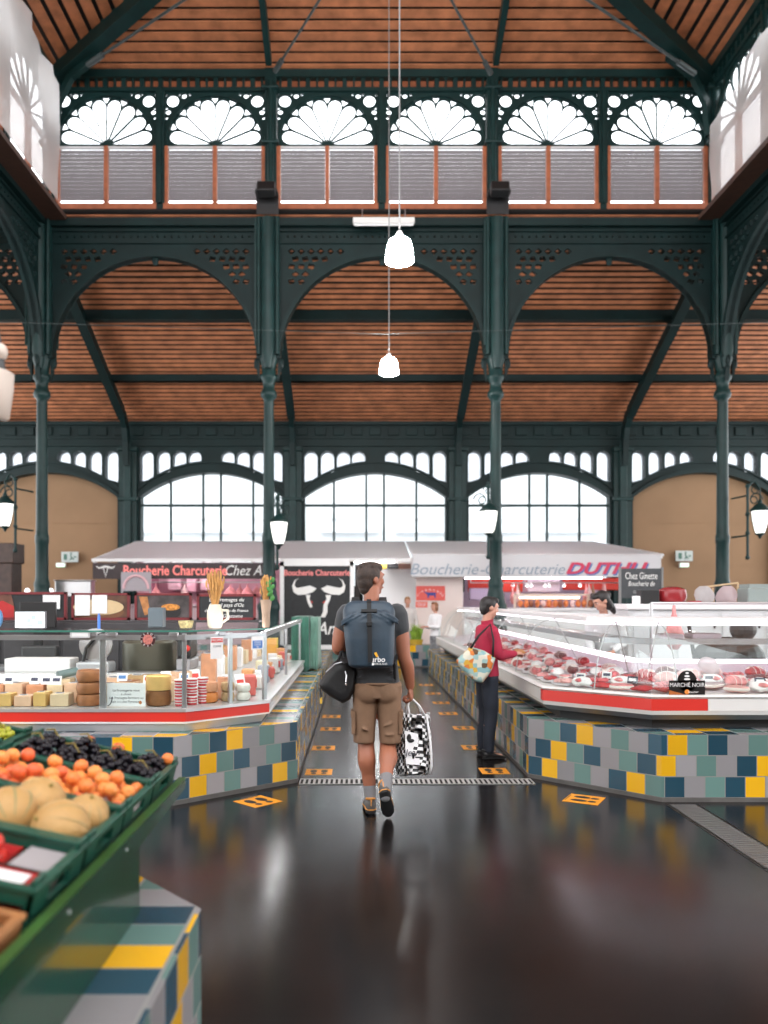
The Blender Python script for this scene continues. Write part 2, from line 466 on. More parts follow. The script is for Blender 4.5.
# ---- pierced arcade spandrels
def arcade_poly(h=2.25):
    "half of an arch bay, column centre at local x = 0, crown at x = S/2"
    R = S / 2 - 0.26; zc = 6.83
    arc = [(S / 2 - R * math.cos(PI / 2 * k / 18), zc + R * math.sin(PI / 2 * k / 18)) for k in range(19)]
    outer = [(0.2, zc - 0.5), (0.26, zc - 0.25)] + arc + [(S / 2, Z_TOP), (0.2, Z_TOP)]
    holes = []
    def ok(x, z, r):
        return math.hypot(x - S / 2, z - zc) > R + 0.16 + r and x > 0.36 + r and z < 9.30 - r and x < 1.75 and z > 6.9
    # scrollwork: quatrefoils and slots
    x = 0.5
    q = 0
    zz = 9.20
    while zz > 7.6:
        xx = 0.5 + (q % 2) * 0.09
        while xx < S / 2 - 0.05:
            r = 0.062
            if ok(xx, zz, r):
                h_ = []
                for k in range(16):
                    a = 2 * PI * k / 16
                    rr = r * (0.72 + 0.38 * abs(math.cos(2 * a + q)))
                    h_.append((xx + rr * 1.25 * math.cos(a), zz + rr * math.sin(a)))
                holes.append(h_)
            xx += 0.215
        zz -= 0.165; q += 1
    xx = 0.42
    while xx < S / 2 - 0.05:           # a row of dots under the top beam
        holes.append(circle(xx, 9.52, 0.022, 8)); xx += 0.155
    return outer, holes
AO, AH = arcade_poly()
def arcade(fn_l, fn_r, name):
    for fn in (fn_l, fn_r):
        mb = MB(); plate_into(mb, AO, AH, 0.09, fn)
        # raised rim along the arch, top beam and panel strip
        R = S / 2 - 0.26
        for j in range(18):
            a0, a1 = PI / 2 * j / 18, PI / 2 * (j + 1) / 18
            q = [(S / 2 - r * math.cos(a), 6.83 + r * math.sin(a)) for a in (a0, a1) for r in (R, R + .09)]
            vs = [fn(Vector((p[0], p[1], zz))) for zz in (-.12, .12) for p in (q[0], q[2], q[3], q[1])]
            mb.add(vs, [(0, 1, 2, 3), (7, 6, 5, 4), (0, 4, 5, 1), (1, 5, 6, 2), (2, 6, 7, 3), (3, 7, 4, 0)])
        for z0, z1, t in ((9.72, 9.88, .17), (9.62, 9.66, .10), (9.36, 9.41, .09)):
            vs = [fn(Vector((xx, zz, t_))) for t_ in (-t, t) for (xx, zz) in ((0.2, z0), (S / 2, z0), (S / 2, z1), (0.2, z1))]
            mb.add(vs, [(0, 1, 2, 3), (7, 6, 5, 4), (0, 4, 5, 1), (1, 5, 6, 2), (2, 6, 7, 3), (3, 7, 4, 0)])
        # bracket knob at the springing and pendant at the crown
        vs = fn(Vector((0.27, 6.75, 0)))
        mb.ell(vs, (.06, .06, .13), 10, 8)
        mb.ell(fn(Vector((S / 2 - .02, 9.02, 0))), (.05, .05, .12), 10, 8)
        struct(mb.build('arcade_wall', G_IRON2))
def pl(x, y, axis, s):
    if axis == 'x': return lambda v: Vector((x + s * v.x, y + v.z, v.y))
    return lambda v: Vector((x + v.z, y + s * v.x, v.y))
for k in range(5): arcade(pl(CXS[k], YC, 'x', 1), pl(CXS[k + 1], YC, 'x', -1), 'rear')
for x in (XL, XR):
    arcade(pl(x, YC, 'y', -1), pl(x, YC - S, 'y', 1), 'side')

# ---- clerestory: timber sill, louvred panels, iron fanlights
def fan_plate():
    hw = 1.13; z0, z1 = 11.57, 12.80
    outer = [(-hw, z0), (hw, z0), (hw, z1), (-hw, z1)]
    holes = []; zc = z0 + 0.04; n = 8
    for k in range(n):
        a0, a1 = PI * k / n, PI * (k + 1) / n; am = (a0 + a1) / 2; g = 0.015
        pts = []
        ri = 0.09
        def pol(r, a, off):
            return (r * math.cos(a) - off * math.sin(a), zc + r * math.sin(a) + off * math.cos(a))
        pts.append(pol(ri, a0, g)); pts.append(pol(0.85, a0, g))
        half = 0.80 * math.tan((a1 - a0) / 2) - g
        for j in range(1, 8):
            t = PI * j / 8
            r = 0.85 + 0.185 * math.sin(t); aa = am - (am - a0) * math.cos(t) * 0.86
            pts.append((r * math.cos(aa), zc + r * math.sin(aa)))
        pts.append(pol(0.85, a1, -g)); pts.append(pol(ri, a1, -g))
        pts = [p for p in pts if p[1] > z0 + 0.02]
        holes.append(pts)
    for k in range(1, n):                      # little eyes between the petals and the rim
        a = PI * k / n
        holes.append([(r * math.cos(a + t), zc + r * math.sin(a + t)) for r, t in ((1.07, .085), (1.07, -.085), (.935, 0))])
    for s in (-1, 1):                          # lace in the upper corners
        for (dx, dz, r) in ((.955, .985, .135), (1.06, .735, .055), (.70, 1.10, .055), (1.095, .60, .03), (.57, 1.13, .028), (1.095, .82, .026), (.80, 1.13, .026), (1.10, 1.12, .02)):
            if math.hypot(dx, dz) > 1.135 + r: holes.append(circle(s * dx, zc + dz, r, 14))
    return outer, holes
FO, FH = fan_plate()
fan_v, fan_f = plate_mesh(FO, FH, 0.05)
LOUVRE = glassmat('louvre_glass', (0.62, 0.62, 0.64), 0.30, 0.86, (0.36, 0.33, 0.34))
FILMW = glassmat('pane_white', (0.98, 0.99, 1.0), 0.03)
def clerestory_window(fn):
    "fn maps (along, z, out) to the world; out is towards the outside"
    e = thing(win_name(), None, None, fn(0, 10.1, 0), kind='structure')
    def bx(mb, a0, a1, z0, z1, o0, o1, mi=0):
        vs = [fn(a, z, o) for o in (o0, o1) for (a, z) in ((a0, z0), (a1, z0), (a1, z1), (a0, z1))]
        mb.add(vs, [(0, 1, 2, 3), (7, 6, 5, 4), (0, 4, 5, 1), (1, 5, 6, 2), (2, 6, 7, 3), (3, 7, 4, 0)], mi)
    mb = MB(); mb.add([fn(v.x, v.y, v.z) for v in fan_v], fan_f)
    R0, R1 = 1.085, 1.125
    for j in range(20):
        a0, a1 = PI * j / 20, PI * (j + 1) / 20
        q = [(r * math.cos(a), 11.61 + r * math.sin(a)) for a in (a0, a1) for r in (R0, R1)]
        vs = [fn(p[0], p[1], o) for o in (-.07, .0) for p in (q[0], q[2], q[3], q[1])]
        mb.add(vs, [(0, 1, 2, 3), (7, 6, 5, 4), (0, 4, 5, 1), (1, 5, 6, 2), (2, 6, 7, 3), (3, 7, 4, 0)])
    mb.build('fanlight_frame', G_IRON, e)
    m2 = MB(); bx(m2, -1.13, 1.13, 11.42, 12.80, 0.035, 0.045); m2.build('pane', FILMW, e)
    fr = MB()
    bx(fr, -1.15, 1.15, 9.72, 10.24, -0.12, 0.06); bx(fr, -1.15, 1.15, 10.05, 10.08, -0.14, -.11); bx(fr, -1.14, 1.14, 10.22, 10.28, -0.03, 0.05)
    for a in (-1.10, 0, 1.10): bx(fr, a - .045, a + .045, 10.22, 11.56, -0.07, 0.05)
    fr.build('timber_frame', WOOD_FRAME, e)
    tr = MB(); bx(tr, -1.14, 1.14, 11.53, 11.565, -0.04, 0.05); tr.build('transom', WHITE, e)
    for s in (-1, 1):
        lv = MB()
        a0, a1 = (0.05, 1.05) if s > 0 else (-1.05, -0.05)
        z = 10.335
        while z < 11.40:
            vs = [fn(a, zz, o) for (zz, o) in ((z, -0.03), (z + .105, 0.02), (z + .113, 0.02), (z + .008, -0.03)) for a in (a0, a1)]
            lv.add(vs, [(0, 1, 3, 2), (2, 3, 5, 4), (4, 5, 7, 6), (6, 7, 1, 0), (0, 2, 4, 6), (1, 7, 5, 3)]); z += 0.088
        lv.build('louvre_slat', LOUVRE, e)
    return bx
def clere_bay(fnb):
    "fnb(a, z, out): a from 0 to S along the bay"
    for c in (S * 0.25, S * 0.75):
        clerestory_window(lambda a, z, o, c=c: fnb(a + c + (0.02 if c < 3 else -0.02), z, o))
    mb = MB()
    def bx(a0, a1, z0, z1, o0, o1):
        vs = [fnb(a, z, o) for o in (o0, o1) for (a, z) in ((a0, z0), (a1, z0), (a1, z1), (a0, z1))]
        mb.add(vs, [(0, 1, 2, 3), (7, 6, 5, 4), (0, 4, 5, 1), (1, 5, 6, 2), (2, 6, 7, 3), (3, 7, 4, 0)])
    bx(S / 2 - .10, S / 2 + .10, 9.94, 12.8, -0.10, 0.08)
    bx(S / 2 - .04, S / 2 + .04, 10.24, 12.8, -0.15, -0.08)
    bx(0, S, 12.79, 12.88, -.08, .08); bx(0, S, 13.09, 13.26, -.12, .10)
    n = 24
    for k in range(n + 1):
        a = S * k / n; w = 0.022 if k % 2 else 0.05; bx(max(0, a - w), min(S, a + w), 12.86, 13.1, -.06, .05)
    struct(mb.build('clerestory_beam', G_IRON))
    mb = MB(); bx(0, S, 12.84, 13.12, 0.05, 0.07); struct(mb.build('frieze_wall', WOOD_FRAME))
    mb = MB(); bx(0, S, 9.60, 9.70, -.60, .1); bx(0, S, 9.70, 9.95, -.05, .1); struct(mb.build('ledge_beam', mat('ledge_wood', (0.06, 0.025, 0.015), .6, var=.2)))
for k in (1, 2, 3): clere_bay(lambda a, z, o, k=k: Vector((CXS[k] + a, YL + o, z + DZ)))
for j in range(2): clere_bay(lambda a, z, o, j=j: Vector((XL - o, YL - S * j - a, z + DZ)))
for j in range(2): clere_bay(lambda a, z, o, j=j: Vector((XR + o, YL - S * j - a, z + DZ)))
for x, y in [(x, YC) for x in CXS[1:5]] + [(XL, YC - S), (XR, YC - S), (XL, YC - 2 * S), (XR, YC - 2 * S)]:
    mb = MB(); y = y + .50; mb.box2((x - .13, y - .14, 9.7), (x + .13, y + .14, 13.5)); 
    dy = -.16; mb.tube([(x, y + dy, 9.95), (x, y + dy, 13.2)], .07, 10)
    for z in (11.78, 13.0): mb.box2((x - .19, y - .24, z), (x + .19, y + .17, z + .07), bev=.02)
    struct(mb.build('clerestory_column', G_IRON, smooth=True))

# ---- nave roof: hipped end, boards parallel to the eaves
XM = (XL + XR) / 2; HWN = (XR - XL) / 2; DEP = 4.4; RISE = 0.4 * DEP; ZE = 13.50
def hip_y(d): return YC - d
nr = MB()
A = Vector((XL, YL, ZE)); B = Vector((XR, YL, ZE)); RDG = Vector((XM, YC - DEP, ZE + RISE)); RD2 = Vector((XM, 2.0, ZE + RISE)); AL = Vector((XL, 2.0, ZE)); BR = Vector((XR, 2.0, ZE))
up = Vector((0, 0, 0.12))
nr.add([A + up, B + up, RDG + up, RD2 + up, AL + up, BR + up], [(0, 2, 1), (0, 4, 3, 2), (1, 2, 3, 5)])
cl = struct(nr.build('ceiling_nave', DARK_GAP))
mb = MB(); n = 22
for k in range(n):
    d0 = DEP * k / n; d1 = d0 + DEP / n * 0.70
    def row(d): f = d / DEP; return (A.lerp(RDG, f), B.lerp(RDG, f))
    a0, b0 = row(d0); a1, b1 = row(d1); t = Vector((0, 0, .03))
    mb.add([a0, b0, b1, a1, a0 + t, b0 + t, b1 + t, a1 + t], [(0, 1, 2, 3), (7, 6, 5, 4), (0, 4, 5, 1), (1, 5, 6, 2), (2, 6, 7, 3), (3, 7, 4, 0)])
mb.build('slat', WOOD_ROOF, cl)
for side in (0, 1):
    mb = MB(); n = 24
    P0, P1 = (A, AL) if side == 0 else (B, BR)
    for k in range(n):
        f0 = k / n; f1 = (k + 0.68) / n
        a0, b0 = P0.lerp(RDG, f0), P1.lerp(RD2, f0); a1, b1 = P0.lerp(RDG, f1), P1.lerp(RD2, f1); t = Vector((0, 0, .03))
        mb.add([a0, b0, b1, a1, a0 + t, b0 + t, b1 + t, a1 + t], [(0, 1, 2, 3), (7, 6, 5, 4), (0, 4, 5, 1), (1, 5, 6, 2), (2, 6, 7, 3), (3, 7, 4, 0)])
    mb.build('slat', WOOD_ROOF, cl)
for P in (A, B):
    mb = MB(); dn = Vector((0, 0, -.16)); mb.bar(P + dn, RDG + dn, .20, .34); mb.bar(P + dn * 2.1, RDG + dn * 2.1, .30, .05)
    s = 1 if P is A else -1
    # curved bracket under the hip rafter
    q = [P + Vector((s * .12, -.1, -1.5)), P + Vector((s * .25, -.2, -.8)), P + Vector((s * .6, -.38, -.35)), P + Vector((s * 1.3, -.75, -.15))]
    for a, c in zip(q, q[1:]): mb.bar(a, c, .12, .16)
    struct(mb.build('hip_beam', G_IRON))
for x in (CXS[2], CXS[3]):
    f = 0.999; e0 = Vector((x, YC, ZE)); 
    t = abs(x - XM) / HWN; top = Vector((x, YC - DEP * (1 - t), ZE + RISE * (1 - t)))
    mb = MB(); dn = Vector((0, 0, -.12)); mb.bar(e0 + dn, top + dn, .13, .24); struct(mb.build('roof_beam', G_IRON))
TIE = mat('tie_rod', (0.10, 0.12, 0.12), .4, .5)
for k, (p, q) in enumerate([(at(92, 62, 17.2), at(190, -4, 15.6)), (at(277, 68, 17.4), at(322, -4, 15.6)), (at(489, 70, 17.4), at(448, -6, 15.6)), (at(690, 70, 17.2), at(582, -4, 15.6))]):
    q2 = p + (q - p) * 2.6
    mb = MB(); mb.tube([p, q2], .028, 8); mb.tube([p - (q - p) * .05, p + (q - p) * .12], .06, 8); struct(mb.build('trim_%d' % (k + 1), TIE))

# ---- outside of the nave: outer roofs closing the hall beyond the frame, and an added light-blocking wall
for k, (xa, xb) in enumerate(((XL, CXS[0] - 2.4), (XR, CXS[5] + 2.4))):
    mb = MB(); vs = [(xa, -3, 10.1), (xb, -3, 7.0), (xb, YC, 7.0), (xa, YC, 10.1)]
    mb.add([Vector(v) + Vector((0, 0, dz)) for dz in (0, .1) for v in vs], [(0, 1, 2, 3), (7, 6, 5, 4), (0, 4, 5, 1), (1, 5, 6, 2), (2, 6, 7, 3), (3, 7, 4, 0)])
    struct(mb.build('aisle_ceiling', WOOD_ROOF))
mb = MB(); mb.box2((-14.5, -3.2, 0), (15.5, -3.0, 4.2)); struct(mb.build('light_block_wall', BEIGE))  # unseen low wall added behind the camera to cut frontal sky light
# pale houses across the street, seen through the rear windows
HOUSE = mat('house_render', (.72, .74, .76), .8, var=.05, vscale=.5); mb = MB(); mb.box2((-22, 40, -1), (24, 41, 16))
for k in range(12):
    x = -20 + k * 3.7
    for z in (2.0, 5.6, 9.2): mb.box2((x, 39.9, z), (x + 1.6, 40.0, z + 2.3))
    mb.box2((x - .3, 39.6, 4.9), (x + 2.6, 40.0, 5.05))
struct(mb.build('exterior_wall', HOUSE))
mb = MB(); mb.box2((-30, 26, -.3), (30, 40, -.2)); struct(mb.build('street_ground', mat('street_grey', (.4, .4, .41), .8)))
# ================================================================== TILED COUNTER BASES
def tile_mat():
    m = bpy.data.materials.new('market_tiles'); m.use_nodes = True; nt = m.node_tree; b = nt.nodes['Principled BSDF']; L = nt.links.new
    uv = nt.nodes.new('ShaderNodeUVMap'); uv.uv_map = 'UVMap'
    sep = nt.nodes.new('ShaderNodeSeparateXYZ'); L(uv.outputs[0], sep.inputs[0])
    def M(op, a, b_=None, c=None):
        n = nt.nodes.new('ShaderNodeMath'); n.operation = op
        for k, v in enumerate((a, b_, c)):
            if v is None: continue
            if isinstance(v, (int, float)): n.inputs[k].default_value = v
            else: L(v, n.inputs[k])
        return n.outputs[0]
    T = 0.155
    v = M('DIVIDE', sep.outputs[1], T); row = M('FLOOR', v); fv = M('SUBTRACT', v, row)
    u = M('ADD', M('DIVIDE', sep.outputs[0], T), M('MULTIPLY', row, 0.43)); cell = M('FLOOR', u); fu = M('SUBTRACT', u, cell)
    idx = M('FLOORED_MODULO', M('ADD', cell, M('MULTIPLY', row, 4)), 11)
    fac = M('DIVIDE', M('ADD', idx, 0.5), 11)
    cr = nt.nodes.new('ShaderNodeValToRGB'); cr.color_ramp.interpolation = 'CONSTANT'; L(fac, cr.inputs[0])
    Y_ = (0.74, 0.40, 0.012, 1); N_ = (0.018, 0.062, 0.095, 1); T_ = (0.12, 0.22, 0.20, 1); G_ = (0.27, 0.26, 0.27, 1)
    seq = [N_, Y_, G_, T_, G_, N_, Y_, T_, N_, G_, T_]
    els = cr.color_ramp.elements
    while len(els) < len(seq): els.new(0.5)
    for k, c in enumerate(seq): els[k].position = k / len(seq); els[k].color = c
    g = 0.022
    e = M('MINIMUM', M('MINIMUM', fu, M('SUBTRACT', 1.0, fu)), M('MINIMUM', fv, M('SUBTRACT', 1.0, fv)))
    gm = M('LESS_THAN', e, g)
    wn = nt.nodes.new('ShaderNodeTexWhiteNoise'); wn.noise_dimensions = '2D'
    cb = nt.nodes.new('ShaderNodeCombineXYZ'); L(cell, cb.inputs[0]); L(row, cb.inputs[1]); L(cb.outputs[0], wn.inputs['Vector'])
    hs = nt.nodes.new('ShaderNodeHueSaturation'); L(cr.outputs[0], hs.inputs['Color']); L(M('MULTIPLY_ADD', wn.outputs['Value'], 0.3, 0.85), hs.inputs['Value'])
    mx = nt.nodes.new('ShaderNodeMix'); mx.data_type = 'RGBA'; L(gm, mx.inputs['Factor']); L(hs.outputs[0], mx.inputs['A']); mx.inputs['B'].default_value = (0.22, 0.22, 0.21, 1)
    L(mx.outputs['Result'], b.inputs['Base Color'])
    L(M('MULTIPLY_ADD', gm, 0.5, 0.24), b.inputs['Roughness'])
    bp = nt.nodes.new('ShaderNodeBump'); bp.inputs['Strength'].default_value = 0.4; bp.inputs['Distance'].default_value = 0.003
    L(M('SMOOTH_MIN', e, 0.05, 0.03), bp.inputs['Height']); L(bp.outputs[0], b.inputs['Normal'])
    return m
TILE = tile_mat()
KERB = mat('kerb_mortar', (0.10, 0.095, 0.09), 0.7, var=0.2)
def tiled_base(label, poly, H, u0=0.0, top_axis=0):
    "poly counter-clockwise from above; three courses of tiles and a tiled top on a mortar foot"
    cx = sum(p[0] for p in poly) / len(poly); cyy = sum(p[1] for p in poly) / len(poly)
    e = thing('tiled_counter_base', label, 'counter base', (cx, cyy, 0))
    mb = MB(); n = len(poly); u = u0
    for k in range(n):
        a, b = poly[k], poly[(k + 1) % n]; L = math.hypot(b[0] - a[0], b[1] - a[1])
        mb.add([(a[0], a[1], 0.03), (b[0], b[1], 0.03), (b[0], b[1], H), (a[0], a[1], H)], [(0, 1, 2, 3)], 0, [[(u, 0.0), (u + L, 0.0), (u + L, 0.465), (u, 0.465)]])
        u += L
    uvf = (lambda p: (p[0] + .03, p[1] * 0.62 + 3.1 * .155)) if top_axis == 0 else (lambda p: (p[1], p[0] * 0.62 + 6.2 * .155))
    mb.add([(p[0], p[1], H) for p in poly], [tuple(range(n))], 0, [[uvf(p) for p in poly]])
    mb.add([(p[0], p[1], 0.03) for p in poly], [tuple(reversed(range(n)))], 0, [[(0, 0)] * n])
    mb.build('tiled_body', TILE, e)
    m2 = MB(); m2.prism([(p[0] + (cx - p[0]) * -0.004, p[1] + (cyy - p[1]) * -0.004) for p in poly], 0.0, 0.032); m2.build('mortar_foot', KERB, e)
    return e
HB = 0.515
LB = [(-0.51, 6.81), (-0.51, 16.6), (-4.4, 16.6), (-4.4, 6.05), (-1.38, 6.05)]
RB = [(1.50, 7.0), (2.34, 6.15), (5.6, 6.15), (5.6, 7.42), (2.75, 7.42), (2.75, 16.9), (1.50, 16.9)]
tiled_base('low tiled base in yellow, teal, navy and grey under the cheese case', LB, HB, 0.06, 1)
tiled_base('low tiled base in yellow, teal, navy and grey under the meat case', RB, HB, 0.02, 1)
tiled_base('low tiled base across the far end of the aisle', [(-4.4, 17.9 + .5), (1.75, 17.9 + .5), (1.75, 18.8), (-4.4, 18.8)], HB, 0.0, 0)
FB = [(-0.53, 1.2), (-0.53, 2.72), (-0.84, 3.06), (-2.2, 3.06), (-2.2, 1.2)]
tiled_base('low tiled base carrying the green fruit stand', FB, 0.50, 0.1, 1)

# ================================================================== CHEESE CASE
CH = [(-0.757, 11.3), (-0.757, 6.80), (-1.34, 6.25), (-4.3, 6.25)]
PORC = mat('white_enamel', (0.72, 0.72, 0.73), 0.25)
GREYM = mat('grey_metal', (0.42, 0.42, 0.44), 0.35, 0.8)
LEDP = mat('case_lamp', (1, 0.95, 0.97), 0.4, emis=(1.0, 0.93, 0.95), estr=17.0)
cheese = thing('cheese_display_case', 'long glass cheese display case with a red stripe, grey posts and angled corner', 'display case', (-1.4, 6.8, HB))
mb = MB(); sweep(mb, CH, [(0.06, HB + .001), (0.95, HB + .001), (0.95, 0.60), (0.0, 0.60)]); sweep(mb, CH, [(-0.01, 0.60), (0.0, 0.60), (0.0, 0.585), (-0.01, 0.585)]); mb.build('plinth', PORC, cheese)
mb = MB(); sweep(mb, CH, [(-0.012, 0.60), (0.9, 0.60), (0.9, 0.675), (-0.012, 0.675)], 1, 3); mb.build('red_stripe', RED, cheese)
mb = MB(); sweep(mb, CH, [(-0.004, 0.60), (0.9, 0.60), (0.9, 0.675), (-0.004, 0.675)], 0, 1); mb.build('side_skirt', PORC, cheese)
mb = MB(); sweep(mb, CH, [(-0.02, 0.676), (0.92, 0.676), (0.92, 0.70), (-0.02, 0.70)]); mb.build('deck', mat('deck_steel', (0.62, 0.62, 0.63), .3, .6), cheese)
mb = MB()
for d0, d1, z0, z1 in ((0.55, 0.92, 0.70, 0.80), (0.78, 0.92, 0.80, 0.90)): sweep(mb, CH, [(d0, z0), (d1, z0), (d1, z1), (d0, z1)])
mb.build('rear_step', PORC, cheese)
for i in range(3):
    mb = MB(); sweep(mb, CH, [(0.012, 0.70), (0.022, 0.70), (0.022, 1.262), (0.012, 1.262)], i, i + 1, trim=.012)
    mb.build('front_pane', GLASS, cheese)
mb = MB(); sweep(mb, CH, [(-0.01, 1.30), (0.62, 1.30), (0.62, 1.312), (-0.01, 1.312)]); mb.build('glass_shelf', GLASS, cheese)
mb = MB(); sweep(mb, CH, [(-0.014, 1.299), (-0.0085, 1.299), (-0.0085, 1.313), (-0.014, 1.313)]); mb.build('green_glass_edge', GLASS_EDGE, cheese)
mb = MB(); sweep(mb, CH, [(0.02, 1.235), (0.055, 1.235), (0.055, 1.275), (0.02, 1.275)]); mb.build('lamp_rail', GREYM, cheese)
mb = MB(); sweep(mb, CH, [(0.062, 1.246), (0.10, 1.246), (0.10, 1.264), (0.062, 1.264)]); mb.build('strip_lamp', LEDP, cheese)
posts = [(0, 0.03), (0, 2.2), (1, 0.0), (1, 0.35), (2, 0.02), (2, 0.66), (2, 1.75)]
for seg, t in posts:
    p, a = along(CH, seg, t, 0.05); big = (seg, t) in ((2, 0.66),)
    mb = MB(); w_ = 0.034 if not big else 0.05
    mb.box((p.x, p.y, 0.985), (w_, 0.028, 0.60), a, bev=.004); mb.build('post', GREYM, cheese)
for seg, t in ((2, 0.58), (2, 0.74), (2, 0.1), (2, 1.65), (1, 0.45)):
    p, a = along(CH, seg, t, 0.035); mb = MB(); mb.box((p.x, p.y, 1.278), (.07, .05, .035), a, bev=.006); mb.box((p.x, p.y, 1.296), (.05, .03, .008), a); mb.build('shelf_clip', GREYM, cheese)
# worktop and cupboards behind the case
mb = MB(); mb.box2((-4.3, 7.23, HB + .002), (-1.78, 7.45, 0.86), bev=.01); mb.box2((-4.3, 7.212, .86), (-1.76, 7.48, .89), bev=.006)
tag(mb.build('steel_worktop', mat('worktop_grey', (0.30, 0.30, 0.31), 0.35, 0.5, var=.1)), 'grey steel worktop running behind the cheese case', 'worktop')
mb = MB(); mb.box2((-4.35, 8.35, HB + .002), (-1.76, 8.75, 1.314), bev=.01); mb.box2((-4.37, 8.40, 1.3145), (-1.03, 8.70, 1.335), bev=.004)
for k in range(4): mb.box2((-4.3 + k * .62, 8.33, .6), (-3.72 + k * .62, 8.351, 1.24), bev=.008)
tag(mb.build('rear_counter', mat('counter_dark', (0.05, 0.046, 0.05), .5, var=.2)), 'dark counter carrying the red framed boards behind the cheese stall', 'counter')

# ---- red-framed boards on the rear counter
FRM = mat('board_frame_red', (0.16, 0.018, 0.022), 0.5, var=.2)
YBD = 8.55
def board(label, x0, x1, y0, y1, Y=YBD, tilt=0.05):
    a, b = at(x0, y1, Y), at(x1, y0, Y)
    e = thing('framed_board', label, 'board', ((a.x + b.x) / 2, Y, 1.336), group='red framed boards above the cheese case')
    z0 = 1.336; z1 = b.z
    mb = MB(); mb.box2((a.x + .02, Y - .008, z0 + .01), (b.x - .02, Y + .012, z1 - .02)); mb.build('panel', CHALK, e)
    mb = MB(); t = .026
    mb.box2((a.x, Y - .02, z0), (a.x + t, Y + .02, z1)); mb.box2((b.x - t, Y - .02, z0), (b.x, Y + .02, z1)); mb.box2((a.x, Y - .02, z1 - t), (b.x, Y + .02, z1)); mb.box2((a.x, Y - .02, z0), (b.x, Y + .02, z0 + t))
    mb.build('frame', FRM, e); return e, a.x, b.x, z0, z1
PICT = {}
b1 = board('red framed board with a red picture and a taped white sheet, behind the monitor', -22, 67, 592, 625)
b2 = board('red framed board with a picture of a large cut cheese wheel', 72, 130, 593, 625)
b3 = board('red framed board with a picture of a pot and bread', 135, 192, 593, 625)
b4 = board('red framed chalkboard with white handwriting, behind the cream vase', 197, 256, 594, 625)
def pic(e, name, m, poly, dz=0.0):
    mb = MB(); plate_into(mb, poly, [], .003, lambda v: Vector((v.x, YBD - .0115 - dz + v.z, v.y))); return mb.build(name, m, e)
def ellp(cx, cz, rx, rz, n=24, a0=0, a1=2 * PI): return [(cx + rx * math.cos(a0 + (a1 - a0) * k / n), cz + rz * math.sin(a0 + (a1 - a0) * k / n)) for k in range(n)]
def pxz(x, y): p = at(x, y, YBD); return p.x, p.z
e = b2[0]
cx_, cz_ = pxz(99, 609); pic(e, 'picture', mat('pic_brown', (.10, .045, .025), .5, var=.5, vscale=9), [(b2[1] + .03, b2[3] + .03), (b2[2] - .03, b2[3] + .03), (b2[2] - .03, b2[4] - .03), (b2[1] + .03, b2[4] - .03)])
pic(e, 'picture_rind', mat('pic_rind', (.16, .07, .03), .5, var=.2), ellp(cx_, cz_ - .03, .27, .083), .004); pic(e, 'picture_wheel', mat('pic_cheese', (.62, .46, .26), .5, var=.08), ellp(cx_, cz_ + .02, .27, .085), .008)
e = b3[0]; pic(e, 'picture', mat('pic_grey', (.06, .05, .05), .5, var=.6, vscale=7), [(b3[1] + .03, b3[3] + .03), (b3[2] - .03, b3[3] + .03), (b3[2] - .03, b3[4] - .03), (b3[1] + .03, b3[4] - .03)])
cx_, cz_ = pxz(171, 609); pic(e, 'picture_pot', mat('pic_black', (.015, .014, .014), .4), ellp(cx_, cz_ - .03, .11, .08), .004); pic(e, 'picture_stew', mat('pic_orange', (.55, .22, .04), .5, var=.5, vscale=40), ellp(cx_, cz_ + .02, .10, .035), .008)
cx_, cz_ = pxz(145, 606); pic(e, 'picture_bread', mat('pic_bread', (.42, .18, .06), .5, var=.3, vscale=20), [(cx_ - .06, cz_ + .10), (cx_ + .03, cz_ + .10), (cx_ + .06, cz_ - .08), (cx_ + .0, cz_ - .1)], .004)
e = b1[0]
cx_, cz_ = pxz(6, 610); pic(e, 'picture', mat('pic_umber', (.13, .05, .03), .5, var=.5, vscale=8), [(b1[1] + .03, b1[3] + .03), (b1[1] + .42, b1[3] + .03), (b1[1] + .36, b1[4] - .03), (b1[1] + .03, b1[4] - .03)]); pic(e, 'picture_cloth', mat('pic_red', (.42, .02, .02), .5, var=.25), [(cx_ - .16, cz_ - .08), (cx_ + .09, cz_ - .08), (cx_ + .09, cz_ + .04), (cx_ - .03, cz_ + .1), (cx_ - .16, cz_ + .06)], .004)
e = b4[0]
for k, s_ in enumerate(['Les Fromages du', 'Grand pays d\'Oc', 'du terroir, vins de France', 'et de Gascogne']):
    text(s_, 'chalk_lettering', CHALKW, ((b4[1] + b4[2]) / 2, YBD - .012, b4[4] - .062 - .058 * k), .055 if k != 2 else .045, parent=e, shear=.25)
SHEETS = [(43, 60, 595, 609, 'white sheet taped to the board beside the black monitor'), (75, 90, 595, 615.5, 'white sheet taped to the cheese wheel board beside its red edge'), (92, 107, 595, 613.5, 'white sheet taped over the middle of the cheese wheel board')]
for x0, x1, y0, y1, lb in SHEETS:
    a, b = at(x0, y1, YBD - .03), at(x1, y0, YBD - .03); mb = MB(); n = 5
    rings = [[Vector((a.x + (b.x - a.x) * k / n, YBD - .034 - .006 * math.sin(k) - t_, z)) for k in range(n + 1)] + [Vector((a.x + (b.x - a.x) * k / n, YBD - .031 - .006 * math.sin(k) - t_, z)) for k in range(n, -1, -1)] for z, t_ in ((a.z, .004), (b.z, 0))]
    mb.loft(rings); tag(mb.build('hanging_paper', PAPER), lb, 'paper')

